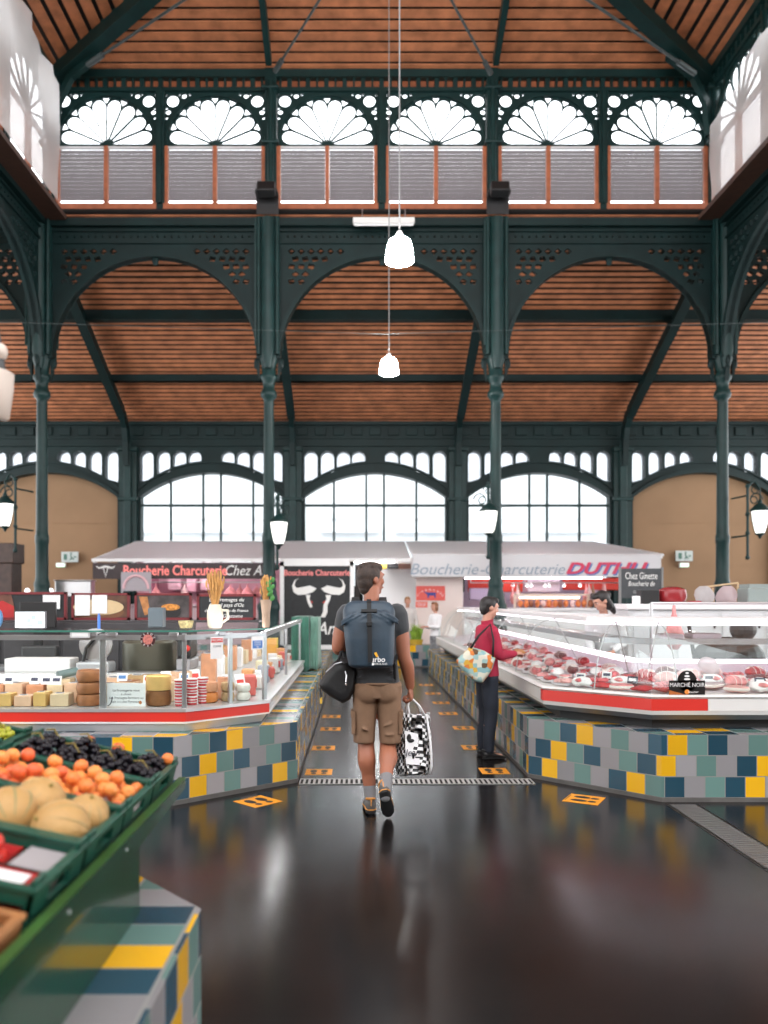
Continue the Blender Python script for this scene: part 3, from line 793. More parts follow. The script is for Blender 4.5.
# ---- things standing on the glass shelf / worktop
mon = thing('monitor', 'black monitor seen from behind, standing over the cheese case', 'monitor', at(39, 634, 8.3))
mb = MB(); a, b = at(20, 628, 8.1), at(56, 602, 8.1); mb.box2((a.x, 8.08, a.z), (b.x, 8.13, b.z), bev=.01); mb.build('screen_housing', BLACK, mon)
mb = MB(); mb.box2(((a.x + b.x) / 2 - .04, 8.09, .90), ((a.x + b.x) / 2 + .04, 8.12, a.z + .05)); mb.box2(((a.x + b.x) / 2 - .12, 8.0, .892), ((a.x + b.x) / 2 + .12, 8.2, .905), bev=.004); mb.build('stand', BLACK, mon)
mb = MB(); mb.box2((-3.9, 7.9, HB + .002), (-2.6, 8.25, .89), bev=.01); tag(mb.build('till_table', mat('till_table', (.2, .2, .21), .5, var=.1)), 'grey table under the black monitor behind the cheese case', 'table')
a, b = at(15, 634, 6.55), at(45, 612, 6.55)
tb = thing('till_screen', 'bright white till screen standing on the glass shelf of the cheese case', 'screen', ((a.x + b.x) / 2, 6.55, 1.313))
zc0 = 1.319
mb = MB(); mb.box2((a.x - .005, 6.552, zc0), (b.x + .008, 6.572, b.z + .006), bev=.006); mb.box2((a.x + .03, 6.555, 1.313), (b.x - .03, 6.64, 1.321)); mb.build('housing', mat('till_grey', (.12, .12, .13), .4), tb)
mb = MB(); mb.box2((a.x + .004, 6.547, zc0 + .006), (b.x - .004, 6.5525, b.z)); mb.build('lit_display', mat('till_lit', (.8, .9, .9), .4, emis=(.85, 1, .98), estr=.5), tb)
mb = MB(); w_ = b.x - a.x
for (u0, u1, v0, v1) in ((.4, .52, .35, .6), (.55, .7, .55, .8), (.4, .6, .12, .26), (.75, .92, .2, .5), (.1, .3, .85, .9)): mb.box2((a.x + w_ * u0, 6.5445, zc0 + (b.z - zc0) * v0), (a.x + w_ * u1, 6.5468, zc0 + (b.z - zc0) * v1))
mb.build('display_tile', mat('till_tile', (.3, .55, .5), .4, emis=(.25, .5, .42), estr=.3), tb)

def vase(label, px, Y, prof, m, stems):
    c = at(px, 624, Y); c.z = 1.313
    e = thing('vase', label, 'vase', c); mb = MB(); mb.lathe(prof, c, 20); mb.build('pot', m, e, smooth=True)
    return e, c
VCREAM = mat('vase_cream', (.62, .57, .45), .4, var=.08)
e, c = vase('cream jug-shaped vase holding a sheaf of wheat on the cheese case', 215, 6.75, [(.048, 0), (.062, .02), (.068, .09), (.066, .14), (.05, .185), (.045, .20), (.03, .195)], VCREAM, 0)
mb = MB(); mb.tube([c + Vector((.055, 0, .15)), c + Vector((.105, 0, .15)), c + Vector((.11, 0, .08)), c + Vector((.062, 0, .05))], .012, 8); mb.build('handle', VCREAM, e, smooth=True)
WHEAT = mat('wheat', (.55, .29, .09), .7, var=.25, vscale=30)
mb = MB()
for k in range(70):
    a_ = rng.uniform(0, 2 * PI); r = rng.uniform(.0, .09); h = rng.uniform(.34, .46)
    top = c + Vector((r * math.cos(a_) * .9, r * math.sin(a_) * .5, h)); bot = c + Vector((.02 * math.cos(a_), .02 * math.sin(a_), .18))
    mb.tube([bot, bot.lerp(top, .55), top], .003, 5); mb.ell(top, (.0075, .0075, .035), 6, 5)
mb.build('wheat_sheaf', WHEAT, e)
e, c = vase('tall beige vase of dried flowers beside the green column', 266, 6.9, [(.028, 0), (.034, .02), (.036, .12), (.045, .2), (.05, .24), (.035, .235)], mat('vase_beige', (.42, .30, .22), .4, var=.15, vscale=12), 0)
mb = MB()
for k in range(40):
    a_ = rng.uniform(0, 2 * PI); r = rng.uniform(0, .05); h = rng.uniform(.3, .43)
    top = c + Vector((r * math.cos(a_), r * math.sin(a_) * .6, h)); bot = c + Vector((.015 * math.cos(a_), .015 * math.sin(a_), .22)); mb.tube([bot, top], .003, 5); mb.ell(top, (.008, .008, .03), 6, 5)
mb.build('dried_flower', WHEAT, e)
mb = MB()
for k in range(9):
    p = c + Vector((.035 + rng.uniform(-.02, .03), rng.uniform(-.03, .0), .25 + .02 * k)); mb.ell(p, (.018, .008, .026), 8, 6, Matrix.Rotation(rng.uniform(-.8, .8), 3, 'Y'))
mb.build('green_leaf', mat('leaf_green', (.06, .22, .05), .5, var=.3), e)
mb = MB(); c = at(157, 624, 6.9); mb.box2((c.x - .065, 6.84, 1.313), (c.x + .065, 6.96, 1.485), bev=.012); tag(mb.build('counter_scale', mat('slate_plastic', (.10, .13, .15), .45)), 'slate grey box on the glass shelf before the pot picture', 'box')
mb = MB(); c = at(186, 624, 6.8); mb.lathe([(.05, 0), (.06, .03), (.065, .06), (.055, .062), (.05, .03)], (c.x, 6.8, 1.313), 16); tag(mb.build('sample_bowl', mat('bowl_yellow', (.5, .42, .2), .5, var=.5, vscale=60)), 'small bowl of pale samples on the glass shelf', 'bowl')
mb = MB(); c = at(99, 624, 6.6); mb.tube([(c.x, 6.6, 1.313), (c.x, 6.6, 1.41)], .012, 10); mb.tube([(c.x, 6.6, 1.41), (c.x, 6.6, 1.44)], [.012, .005], 10); tag(mb.build('pen_bottle', mat('blue_plastic', (.05, .16, .5), .4)), 'slim blue bottle on the glass shelf of the cheese case', 'bottle')
mb = MB(); c = at(-1, 628, 6.6); mb.ell((c.x - .02, 6.6, 1.40), (.05, .05, .085), 16, 12); tag(mb.build('blue_jug', mat('blue_glaze', (.08, .22, .42), .4)), 'blue rounded jug on the glass shelf at the picture edge', 'jug')

# little signs hung on the case
def card(name, label, x0, x1, y0, y1, Y, m, rot=0.0, cat='sign', group=None, tilt=0.0, thick=.004):
    a, b = at(x0, y1, Y), at(x1, y0, Y); c = (a + b) / 2
    e = thing(name, label, cat, (c.x, Y, c.z), group)
    mb = MB(); R = Matrix.Rotation(rot, 3, 'Z') @ Matrix.Rotation(tilt, 3, 'X'); mb.box(c, (b.x - a.x, thick, b.z - a.z), R); mb.build('card_board', m, e)
    return e, c, b.x - a.x, b.z - a.z
e, c, w_, h_ = card('round_badge', 'round dark badge with a red centre on the case rail', 140.5, 155.5, 632, 647, 6.228, mat('badge_dummy', (.05, .02, .02), .4))
for ch in list(e.children): bpy.data.objects.remove(ch)
mb = MB(); R = Matrix.Rotation(PI / 2, 3, 'X'); mb.lathe([(w_ / 2, -.004), (w_ / 2, .004)], c, 28, axis=R); mb.build('rim_disc', mat('badge_dark', (.06, .015, .018), .4), e)
mb = MB(); mb.lathe([(w_ * .33, .004), (w_ * .33, .007)], c, 24, axis=R); mb.build('centre_disc', mat('badge_pink', (.55, .18, .15), .4, var=.4, vscale=80), e)
for k in range(10):
    a_ = 2 * PI * k / 10; text('AOC FERMIER'[k], 'badge_lettering', PAPER, c + Vector((w_ * .41 * math.sin(a_), -.0055, w_ * .41 * math.cos(a_))), .022, (PI / 2, 0, 0), e, extr=.0006).rotation_euler = (PI / 2, a_, 0)
e, c, w_, h_ = card('notice_card', 'large white printed card standing in the case before the brown two-tone cheese', 107, 145.5, 683, 706.5, 6.345, PAPER)
for k, s_ in enumerate(['La Fromagerie vous', 'a choisi', 'des fromages fermiers au', 'lait cru des Pyrenees']): text(s_, 'printed_line', mat('ink', (.06, .06, .07), .8), (c.x, 6.342, c.z + .035 - .03 * k), .027, parent=e, extr=.0004)
mb = MB(); mb.ell((c.x + w_ * .37, 6.342, c.z - h_ * .33), (.012, .002, .014), 12, 8); mb.build('seal', mat('seal_orange', (.5, .18, .06), .5), e)
mb = MB(); q = [Vector((c.x - w_ * .48 + .012 * math.cos(t) * 6 * .5, 6.3415, c.z - h_ * .46 + .07 - .07 * math.sin(t))) for t in [PI / 2 * k / 6 for k in range(7)]]; mb.tube(q, .004, 6); mb.build('ink_flourish', mat('ink', (.06, .06, .07), .8), e)
# promo cards on the glass of the angled corner
p, a = along(CH, 1, .17, -.012); ca = math.pi + a
def card2(label, seg, t, z, w_, h_, m, d=-.012):
    p, a = along(CH, seg, t, d, z); e = thing('price_card', label, 'sign', p)
    mb = MB(); mb.box(p, (w_, .004, h_), a + PI); mb.build('card_board', m, e); return e, p, a + PI
e, p, a = card2('white promo card with red heading and price on the corner glass', 1, .52, 1.165, .118, .175, PAPER)
fr = Vector((math.sin(a), -math.cos(a), 0)) * .003
mb = MB(); mb.box(p + fr + Vector((0, 0, .062)), (.11, .003, .035), a); mb.build('red_heading', RED, e)
text('PROMO', 'heading_lettering', PAPER, p + fr * 1.7 + Vector((0, 0, .062)), .032, (PI / 2, 0, a), e, extr=.0005)
text('TOMME', 'card_lettering', mat('ink', (.06, .06, .07), .8), p + fr + Vector((0, 0, .012)), .022, (PI / 2, 0, a), e, extr=.0005)
text('12', 'price_lettering', RED, p + fr + Vector((-.01, 0, -.052)), .06, (PI / 2, 0, a), e, extr=.0005)
e, p, a = card2('white and blue card on the corner glass of the cheese case', 1, .12, 1.19, .12, .11, PAPER)
fr = Vector((math.sin(a), -math.cos(a), 0)) * .003
mb = MB(); mb.box(p + fr + Vector((0, 0, -.012)), (.10, .003, .065), a); mb.build('blue_panel', mat('card_blue', (.08, .2, .5), .5), e)
for k in range(3): text(['SERVICE', 'CARTES', 'OK'][k], 'card_lettering', PAPER, p + fr * 1.7 + Vector((0, 0, .006 - .02 * k)), .018, (PI / 2, 0, a), e, extr=.0005)
p, a = along(CH, 2, .9, .045); e, c, w_, h_ = card('shelf_label', 'small white label on the steel rail of the cheese case', 70, 90, 631, 638, 6.245, mat('label_grey', (.55, .55, .56), .5)); mb = MB(); mb.box(c + Vector((0, -.003, 0)), (w_ * .8, .003, h_ * .6)); mb.build('label_insert', PAPER, e)

# ---- green cloth over the end of the case
CLOTH = mat('green_cloth', (.03, .13, .09), .8, var=.25, vscale=5, sheen=.3)
CLOTH2 = mat('pale_green_cloth', (.16, .32, .25), .8, var=.15, vscale=5, sheen=.3)
def drape(mb, x0, x1, y0, y1, z0, z1, n=60, amp=.022, fold=11):
    rings = []
    for j in range(9):
        t = j / 8; z = z1 + (z0 - z1) * t; ring = []
        for k in range(n):
            u = k / n; per = [(x0, y0), (x1, y0), (x1, y1), (x0, y1)]; s_ = u * 4; i = int(s_); f = s_ - i; p, q = per[i], per[(i + 1) % 4]
            x = p[0] + (q[0] - p[0]) * f; y = p[1] + (q[1] - p[1]) * f
            cx, cy2 = (x0 + x1) / 2, (y0 + y1) / 2; d = Vector((x - cx, y - cy2)).normalized(); o = amp * (0.3 + t) * math.sin(u * 2 * PI * fold + 0.6 * math.sin(7 * u)) + amp * 1.2 * t
            ring.append(Vector((x + d.x * o, y + d.y * o, z + (.012 * math.sin(u * 25) * (t > .95)))))
        rings.append(ring)
    mb.loft(rings)
cl = thing('draped_stand', 'stand draped in dark and pale green cloth at the end of the cheese case', 'stand', (-.72, 12.1, HB))
mb = MB(); drape(mb, -.95, -.80 + .10, 11.6, 12.7, HB + .018, 1.30); mb.build('dark_cloth', CLOTH, cl, smooth='all')
mb = MB(); drape(mb, -.685, -.57, 11.75, 12.6, HB + .018, 1.29, amp=.014); mb.build('pale_cloth', CLOTH2, cl, smooth='all')

# ================================================================== MEAT CASE
ME = [(5.5, 6.33), (2.33, 6.33), (1.63, 6.98), (1.63, 16.4)]
meat = thing('meat_display_case', 'long white meat display case with curved glass and a red stripe', 'display case', (2.4, 7.0, HB))
MPINK = mat('meat_lamp', (1, .9, .95), .4, emis=(1.0, .82, .93), estr=1.9)
CREAMW = mat('case_cream', (.70, .68, .66), .35)
mb = MB(); sweep(mb, ME, [(0.16, HB + .001), (1.0, HB + .001), (1.0, 0.60), (0.16, 0.60)]); mb.build('recessed_plinth', mat('plinth_dark', (.03, .03, .032), .6), meat)
mb = MB(); sweep(mb, ME, [(0.05, 0.596), (1.05, 0.596), (1.05, 0.64), (0.0, 0.64)]); mb.build('lower_skirt', mat('skirt_grey', (.16, .16, .17), .45), meat)
mb = MB(); sweep(mb, ME, [(0.0, 0.641), (1.0, 0.641), (1.0, .675), (-.01, .675)]); sweep(mb, ME, [(-.006, .768), (1.0, .768), (1.0, .785), (.02, .80), (.0, .80), (-.02, .785)]); mb.build('white_rim', CREAMW, meat)
RPATH = [(2.33 + .44, 6.33), (2.33, 6.33), (1.63, 6.98), (1.63, 7.05)]
mb = MB(); sweep(mb, RPATH, [(-.012, .676), (.5, .676), (.5, .767), (-.012, .767)]); mb.build('red_stripe', RED, meat)
mb = MB(); sweep(mb, [(5.5, 6.33), (2.775, 6.33)], [(-.008, .676), (.5, .676), (.5, .767), (-.008, .767)]); sweep(mb, [(1.63, 7.055), (1.63, 16.4)], [(-.008, .676), (.5, .676), (.5, .767), (-.008, .767)]); mb.build('white_stripe', CREAMW, meat)
TRAYW = mat('tray_white', (.70, .63, .67), .35)
mb = MB(); sweep(mb, ME, [(.03, .77), (.95, .77), (.95, .875), (.80, .85), (.06, .79)]); mb.build('display_deck', TRAYW, meat)
mb = MB(); sweep(mb, ME, [(.93, .876), (.97, .876), (.97, .985), (.93, .985)]); mb.build('rear_wall', mat('case_rear', (.50, .47, .50), .3, .3), meat)
# curved front glass
def curve_prof(t):
    out = []
    for k in range(9):
        a = k / 8; out.append((.02 + .42 * a ** 1.5, .80 + .56 * math.sin(a * PI / 2) ** .95))
    inn = [(d + t, z - t * .3) for d, z in reversed(out)]
    return out + inn
for i in range(3):
    mb = MB(); sweep(mb, ME, curve_prof(.008), i, i + 1, trim=.006); mb.build('curved_pane', GLASS, meat, smooth='all')
mb = MB(); sweep(mb, ME, [(.42, 1.36), (.86, 1.36), (.86, 1.40), (.42, 1.40)]); mb.build('top_shelf', WHITE_P, meat)
mb = MB(); sweep(mb, ME, [(.46, 1.333), (.52, 1.333), (.52, 1.358), (.46, 1.358)]); mb.build('strip_lamp', MPINK, meat)
mb = MB(); sweep(mb, ME, [(.60, 1.185), (.96, 1.185), (.96, 1.20), (.60, 1.20)]); sweep(mb, ME, [(.585, 1.165), (.60, 1.165), (.60, 1.215), (.585, 1.215)]); mb.build('mid_shelf', mat('mid_shelf', (.5, .5, .52), .25, .4), meat)
mb = MB(); sweep(mb, ME, [(.82, .985), (.95, .985), (.95, 1.012), (.82, 1.012)]); mb.build('shelf_lamp', MPINK, meat)
for seg, t in ((0, .4), (0, 1.75), (0, 2.95), (1, .5), (2, 1.4), (2, 3.2), (2, 5.0), (2, 6.8), (2, 8.6)):
    mb = MB(); P = [along(ME, seg, t, d + .012, z - .004)[0] for d, z in curve_prof(.008)[:9]]; mb.tube(P, .005, 6)
    Q = [along(ME, seg, t, .44, 1.36)[0], along(ME, seg, t, .70, .89)[0]]; mb.tube(Q, .006, 6); mb.build('glass_strut', mat('strut_grey', (.45, .45, .46), .4, .3), meat)
# black plaque
pl_y = 6.325
e, c, w_, h_ = card('black_plaque', 'black plaque with white lettering and a rounded crest, standing in the meat case', 669, 705, 680.5, 694.6, pl_y, mat('plaque_black', (.012, .011, .011), .35))
mb = MB(); plate_into(mb, ellp(c.x, c.z + h_ * .45, w_ * .27, .085), [], .004, lambda v: Vector((v.x, pl_y + v.z, v.y))); mb.build('crest', mat('plaque_black', (0, 0, 0)), e)
text('MARCHÉ NOIR', 'plaque_lettering', PAPER, (c.x, pl_y - .003, c.z + .02), .045, parent=e, extr=.0006, sx=.92)
text('boucher', 'plaque_small_lettering', PAPER, (c.x + .05, pl_y - .003, c.z - .035), .024, parent=e, extr=.0006)
mb = MB(); mb.ell((c.x + .0, pl_y - .002, c.z - .035), (.02, .002, .02), 14, 8); mb.build('orange_seal', mat('seal2', (.75, .25, .04), .5), e)
mb = MB(); mb.add([(c.x - w_ / 2, pl_y - .003, c.z - h_ / 2), (c.x - .01, pl_y - .003, c.z - h_ / 2), (c.x - w_ / 2, pl_y - .003, c.z - .02), (c.x - w_ / 2, pl_y - .001, c.z - h_ / 2), (c.x - .01, pl_y - .001, c.z - h_ / 2), (c.x - w_ / 2, pl_y - .001, c.z - .02)], [(0, 1, 2), (5, 4, 3), (0, 3, 4, 1), (1, 4, 5, 2), (2, 5, 3, 0)]); mb.build('orange_corner', mat('plaque_orange', (.45, .13, .03), .5), e)
mb = MB()
for dz, r in ((.09, .022), (.066, .026), (.115, .014)): mb.ell((c.x, pl_y - .002, c.z + dz), (r, .002, .008), 12, 6)
mb.build('crest_mark', PAPER, e)

# ---- counters behind the meat case
cab = thing('white_counter', 'long white cupboard counter behind the meat case', 'counter', (5.2, 10.2, HB))
x0 = at(628, 0, 9.9).x
mb = MB(); mb.box2((x0, 9.9, 0), (7.6, 10.5, 1.43), bev=.01); mb.build('carcass', mat('cab_white', (.62, .62, .63), .4), cab)
mb = MB(); mb.box2((x0 - .03, 9.86, 1.43), (7.65, 10.55, 1.50), bev=.01); mb.build('worktop', WHITE_P, cab)
for k in range(7):
    xx = x0 + .06 + k * .55; d = MB(); d.box2((xx, 9.875, .62), (xx + .5, 9.9, 1.38), bev=.008); dd = d.build('door', mat('cab_door', (.66, .66, .68), .35), cab)
    h = MB(); h.box2((xx + .44, 9.855, 1.2), (xx + .455, 9.876, 1.34)); build_sub(h, 'handle', BLACK, dd)
mb = MB(); c = at(682, 604, 9.95); mb.lathe([(.10, 0), (.16, .03), (.18, .10), (.165, .18), (.12, .205), (.05, .22)], (c.x, 10.26, 1.501), 24)
tag(mb.build('red_casserole', mat('casserole', (.28, .02, .025), .25), smooth=True), 'dark red round casserole on the white cupboard counter', 'casserole')
mb = MB(); mb.box2((at(688, 0, 9.95).x, 9.88, 1.501), (at(700, 0, 9.95).x - .0, 9.98, 1.54), bev=.015); tag(mb.build('red_packet', mat('packet_red', (.35, .03, .04), .4, var=.3)), 'small dark red packet before the casserole', 'packet')
def sack(name, label, px0, px1, py0, py1, Y, m, seed=1, cat='bag'):
    a, b = at(px0, py1, Y), at(px1, py0, Y); r = random.Random(seed); mb = MB(); n = 22; rings = []
    z0 = 1.502
    for j in range(9):
        t = j / 8; z = z0 + (b.z - z0) * t; ring = []
        for k in range(n):
            an = 2 * PI * k / n; rr = (math.sin(PI * min(1, t * .75 + .2))) ** .5 * (1 + .12 * math.sin(3 * an + seed + 4 * t) + .06 * math.sin(7 * an + 9 * t))
            ring.append(Vector(((a.x + b.x) / 2 + (b.x - a.x) / 2 * .88 * rr * math.cos(an), Y + .12 * rr * math.sin(an), z)))
        rings.append(ring)
    mb.loft(rings); return tag(mb.build(name, m, smooth='all'), label, cat)
FILM = glassmat('plastic_bag', (.9, .93, .93), .25, .62, (.72, .70, .72))
sack('plastic_bag', 'crumpled clear plastic bag on the white counter beside the casserole', 694, 714, 586, 603, 10.1, FILM, 2)
sack('plastic_bag', 'larger pinkish plastic bag on the white counter under thin sticks', 716, 738, 586, 603, 10.15, glassmat('plastic_bag_pink', (.95, .88, .9), .2, .75, (.72, .62, .64)), 5)
mb = MB(); c0 = at(705, 587, 10.42); c1 = at(738, 583, 10.42); mb.tube([c0, c1], .012, 8); mb.tube([c0 + Vector((.1, 0, -.01)), c0 + Vector((.12, 0, -.22))], .01, 6); mb.tube([c1, c1 + Vector((-.02, 0, -.27))], .01, 6)
tag(mb.build('wooden_stand', mat('pale_wood', (.55, .40, .24), .6, var=.2)), 'pale wooden stick rack above the plastic bags', 'rack')
mb = MB(); a, b = at(640, 603, 10.2), at(658, 590, 10.2); mb.box2((a.x, 10.15, 1.501), (b.x, 10.35, b.z), bev=.01); tag(mb.build('card_machine', BLACK), 'black boxy till on the white counter beside the chalkboard sign', 'till')
mb = MB(); c = at(636, 600, 10.2); mb.lathe([(.05, 0), (.05, .09), (.042, .1)], (c.x - .05, 10.05, 1.501), 16); tag(mb.build('white_cup', WHITE_P), 'white cup on the counter beside the black till', 'cup')
mb = MB(); mb.box2((at(748, 0, 10).x, 10.0, 1.501), (at(800, 0, 10).x, 10.3, at(0, 588, 10).z), bev=.02); mb.box2((at(750, 0, 10).x, 10.02, at(0, 588, 10).z), (at(800, 0, 10).x, 10.28, at(0, 584, 10).z)); tag(mb.build('steel_box', mat('sage_steel', (.28, .33, .32), .4, .3)), 'grey green steel chest on the white counter', 'chest')
# dark machine inside the far side of the case
mb = MB(); c = at(750, 655, 7.45); mb.ell((c.x + .1, 8.1, .98), (.36, .2, .2), 20, 12); mb.ell((c.x + .25, 8.1, 1.25), (.13, .12, .12), 16, 10); mb.box2((c.x - .1, 7.95, 0), (c.x + .45, 8.25, .9), bev=.03); mb.tube([(c.x - .25, 8.1, 1.0), (c.x - .3, 8.1, 1.3)], .02, 8)
tag(mb.build('meat_slicer', mat('slicer_black', (.012, .012, .013), .35)), 'black meat slicer standing behind the meat case', 'slicer')

# hanging chalkboard sign
sg = thing('chalkboard_sign', 'dark chalkboard sign with white lettering hung at the canopy corner', 'sign', at(641, 600, 12.5))
a, b = at(620, 598, 12.5), at(662, 568.5, 12.5)
mb = MB(); mb.box2((a.x, 12.49, a.z), (b.x, 12.52, b.z)); mb.build('board', mat('slate_board', (.055, .06, .065), .7, var=.15), sg)
mb = MB(); 
for xx in (a.x, b.x): mb.box2((xx - .015, 12.48, 0), (xx + .015, 12.53, b.z + .02))
mb.build('post', mat('post_grey', (.2, .2, .2), .5), sg)
text('Chez Ginette', 'sign_lettering', CHALKW, ((a.x + b.x) / 2, 12.485, b.z - .12), .15, parent=sg, sx=.62, extr=.001); text('Boucherie de', 'sign_lettering', CHALKW, ((a.x + b.x) / 2, 12.485, b.z - .24), .11, parent=sg, shear=.2, sx=.7, extr=.001); text('campagne', 'sign_lettering', mat('chalk_dim', (.4, .4, .4), .8), ((a.x + b.x) / 2, 12.485, b.z - .36), .09, parent=sg, sx=.7, extr=.001)
# ================================================================== REAR STALLS UNDER THE WHITE CANOPY
YF = 18.9
CANV = mat('canopy_white', (.93, .93, .93), .6)
_nt = CANV.node_tree; _tl = _nt.nodes.new('ShaderNodeBsdfTranslucent'); _tl.inputs['Color'].default_value = (.9, .9, .92, 1); _mx = _nt.nodes.new('ShaderNodeMixShader'); _mx.inputs[0].default_value = .65
_nt.links.new(_nt.nodes['Principled BSDF'].outputs[0], _mx.inputs[1]); _nt.links.new(_tl.outputs[0], _mx.inputs[2]); _nt.links.new(_mx.outputs[0], _nt.nodes['Material Output'].inputs['Surface'])
def canopy(label, x0, x1, zf, l_in, r_in):
    e = thing('stall_canopy', label, 'canopy', ((x0 + x1) / 2, YF, 0))
    a, b = at(x0, 0, YF).x, at(x1, 0, YF).x
    zt = at(0, 543, 21.6).z; c, d = a + l_in, b - r_in
    mb = MB()
    mb.add([(a, YF, zf), (b, YF, zf), (d, 21.6, zt), (c, 21.6, zt), (a, YF, zf + .05), (b, YF, zf + .05), (d, 21.6, zt + .05), (c, 21.6, zt + .05)], [(3, 2, 1, 0), (4, 5, 6, 7), (0, 1, 5, 4), (1, 2, 6, 5), (2, 3, 7, 6), (3, 0, 4, 7)])
    n = 8
    mb.build('roof_sheet', CANV, e)
    mb = MB()
    for k in range(n + 1): 
        f = k / n; p = Vector((a + .04 + (b - a - .08) * f, YF + .02, zf - .03)); q = Vector((c + .04 + (d - c - .08) * f, 21.6, zt - .03)); mb.bar(p, q, .04, .05)
    mb.build('support_rib', WHITE, e)
    return e, a, b
zl = at(0, 561, YF).z; zr_ = at(0, 556, YF).z
cl_, la, lb_ = canopy('sloping white canopy above the dark pink-lettered butcher sign', 92, 411, zl, .3, 0)
cr_, ra, rb_ = canopy('sloping white canopy above the grey and crimson lettering', 412.5, 664, zr_, 0, .9)
mb = MB(); mb.box2((la, YF - .05, zl - .02), (lb_, YF - .005, zl + .06), bev=.01); mb.build('front_rail', WHITE, cl_)
mb = MB(); fz0, fz1 = at(0, 579, YF).z, at(0, 563, YF).z
xs0, xs1 = at(94, 0, YF).x, at(276, 0, YF).x
mb.box2((xs0, YF - .10, fz0), (xs1, YF - .055, fz1)); mb.build('dark_sign_board', mat('sign_brown', (.035, .02, .022), .45, var=.2), cl_)
zc = (fz0 + fz1) / 2; PT = mat('pink_lit_letter', (.85, .22, .2), .5, emis=(1, .25, .22), estr=.25)
text('Boucherie Charcuterie', 'pink_lettering', PT, (at(176, 0, YF).x, YF - .105, zc), .33, parent=cl_, sx=.80, extr=.006, off=.006)
text('Chez Ang', 'white_lettering', CHALKW, (at(249, 0, YF).x, YF - .105, zc), .34, parent=cl_, shear=.3, sx=.85, extr=.004)
# bull mark beside the lettering
mb = MB(); bx_, bz_ = at(107, 0, YF).x, zc
q = [Vector((bx_ + .22 * s_, YF - .106, bz_ + .10 - .05 * abs(s_) + (.06 if abs(s_) > .8 else 0))) for s_ in (-1, -.7, -.3, 0, .3, .7, 1)]; mb.tube(q, [.008, .02, .028, .028, .028, .02, .008], 6)
mb.tube([Vector((bx_ - .05, YF - .106, bz_ + .06)), Vector((bx_, YF - .106, bz_ - .14)), Vector((bx_ + .05, YF - .106, bz_ + .06))], .012, 6); mb.build('bull_mark', CHALKW, cl_)
# right-hand fascia
mb = MB(); gz0, gz1 = at(0, 577, YF).z, at(0, 555, YF).z; gx0, gx1 = at(412.5, 0, YF).x, at(660, 0, YF).x
mb.box2((gx0, YF - .08, gz0), (gx1, YF - .005, gz1), bev=.012); mb.build('white_sign_board', mat('fascia_white', (.62, .61, .63), .5), cr_)
gz = (gz0 + gz1) / 2
for s_, px_ in (('Boucherie', 443), ('-', 481), ('Charcuterie', 523)): text(s_, 'grey_lettering', mat('letter_grey', (.27, .33, .40), .5), (at(px_, 0, YF).x, YF - .085, gz - .09), .37, parent=cr_, shear=.3, sx=1.06, extr=.004)
for dx, dz, m_ in ((.03, -.03, mat('letter_blue', (.05, .16, .42), .5)), (0, 0, mat('letter_crimson', (.62, .04, .10), .5))):
    text('DUTHU', 'brand_lettering' if dx == 0 else 'brand_shadow', m_, (at(603, 0, YF).x + dx, YF - .088 + dx * .1, gz - .07 + dz), .37, parent=cr_, shear=.35, sx=1.42, extr=.004, off=.012)

# stall bodies
PINKW = mat('stall_pink_wall', (.62, .33, .40), .5, var=.1, vscale=3)
LILAC = mat('lilac_wall', (.46, .36, .47), .5)
mb = MB(); mb.box2((la + .4, 21.3, 0), (lb_ - 1.4, 21.4, 2.55)); tag(mb.build('stall_wall', PINKW), 'pink lit rear panel of the dark-signed butcher stall', 'wall panel')
mb = MB(); mb.box2((ra + 1.3, 21.3, 0), (rb_ - .7, 21.4, 2.6)); tag(mb.build('stall_wall', LILAC), 'lilac rear panel of the red-lettered butcher stall', 'wall panel')
mb = MB(); mb.box2((at(363, 0, 20).x, 20.0, 0), (at(414, 0, 20).x + .3, 20.08, 2.62)); 
tag(mb.build('white_partition', mat('partition_white', (.78, .77, .77), .5)), 'plain white partition panel between the two butcher stalls', 'partition')
mb = MB(); mb.box2((gx0 + .12, 19.3, 0), (at(463, 0, 19.3).x, 19.38, 2.12)); tag(mb.build('cream_partition', mat('partition_cream', (.74, .62, .58), .5)), 'cream partition carrying the red bull poster', 'partition')
# long dark counter fronts
mb = MB(); mb.box2((-6.0, 19.1, 0), (at(268, 0, 19.1).x, 19.6, 1.40), bev=.02); mb.box2((-6.05, 19.05, 1.40), (at(268, 0, 19.1).x + .05, 19.65, 1.45)); tag(mb.build('stall_counter', mat('counter_pinkgrey', (.45, .33, .36), .4)), 'pinkish counter of the butcher stall under the dark sign', 'counter')
mb = MB(); mb.box2((at(466, 0, 18.6).x, 18.95, 0), (6.4, 19.5, 1.30), bev=.02); mb.box2((at(466, 0, 18.6).x, 18.9, 1.30), (6.45, 19.55, 1.36)); tag(mb.build('stall_counter', WHITE_P), 'white counter of the red-lettered stall below the orange meats', 'counter')
# stall lamps
SL_ = mat('stall_lamp', (1, .8, .88), .4, emis=(1.0, .72, .82), estr=30.0)
def striplight(label, x0, x1, y, z, m=SL_, group=None):
    e = thing('hanging_strip_lamp', label, 'lamp', ((x0 + x1) / 2, y, z), group); mb = MB(); mb.box2((x0, y - .04, z), (x1, y + .04, z + .04)); mb.build('housing', WHITE, e)
    mb = MB(); mb.tube([(x0 + .03, y, z - .016), (x1 - .03, y, z - .016)], .016, 8); mb.build('tube', m, e)
striplight('pink tube lamp under the canopy with the dark sign', -5.6, -2.2, 19.25, 2.30)
striplight('pale tube lamp under the red-lettered canopy', 2.6, 6.0, 19.5, 2.10, mat('stall_lamp_pale', (1, .9, .95), .4, emis=(1, .86, .93), estr=12.0))

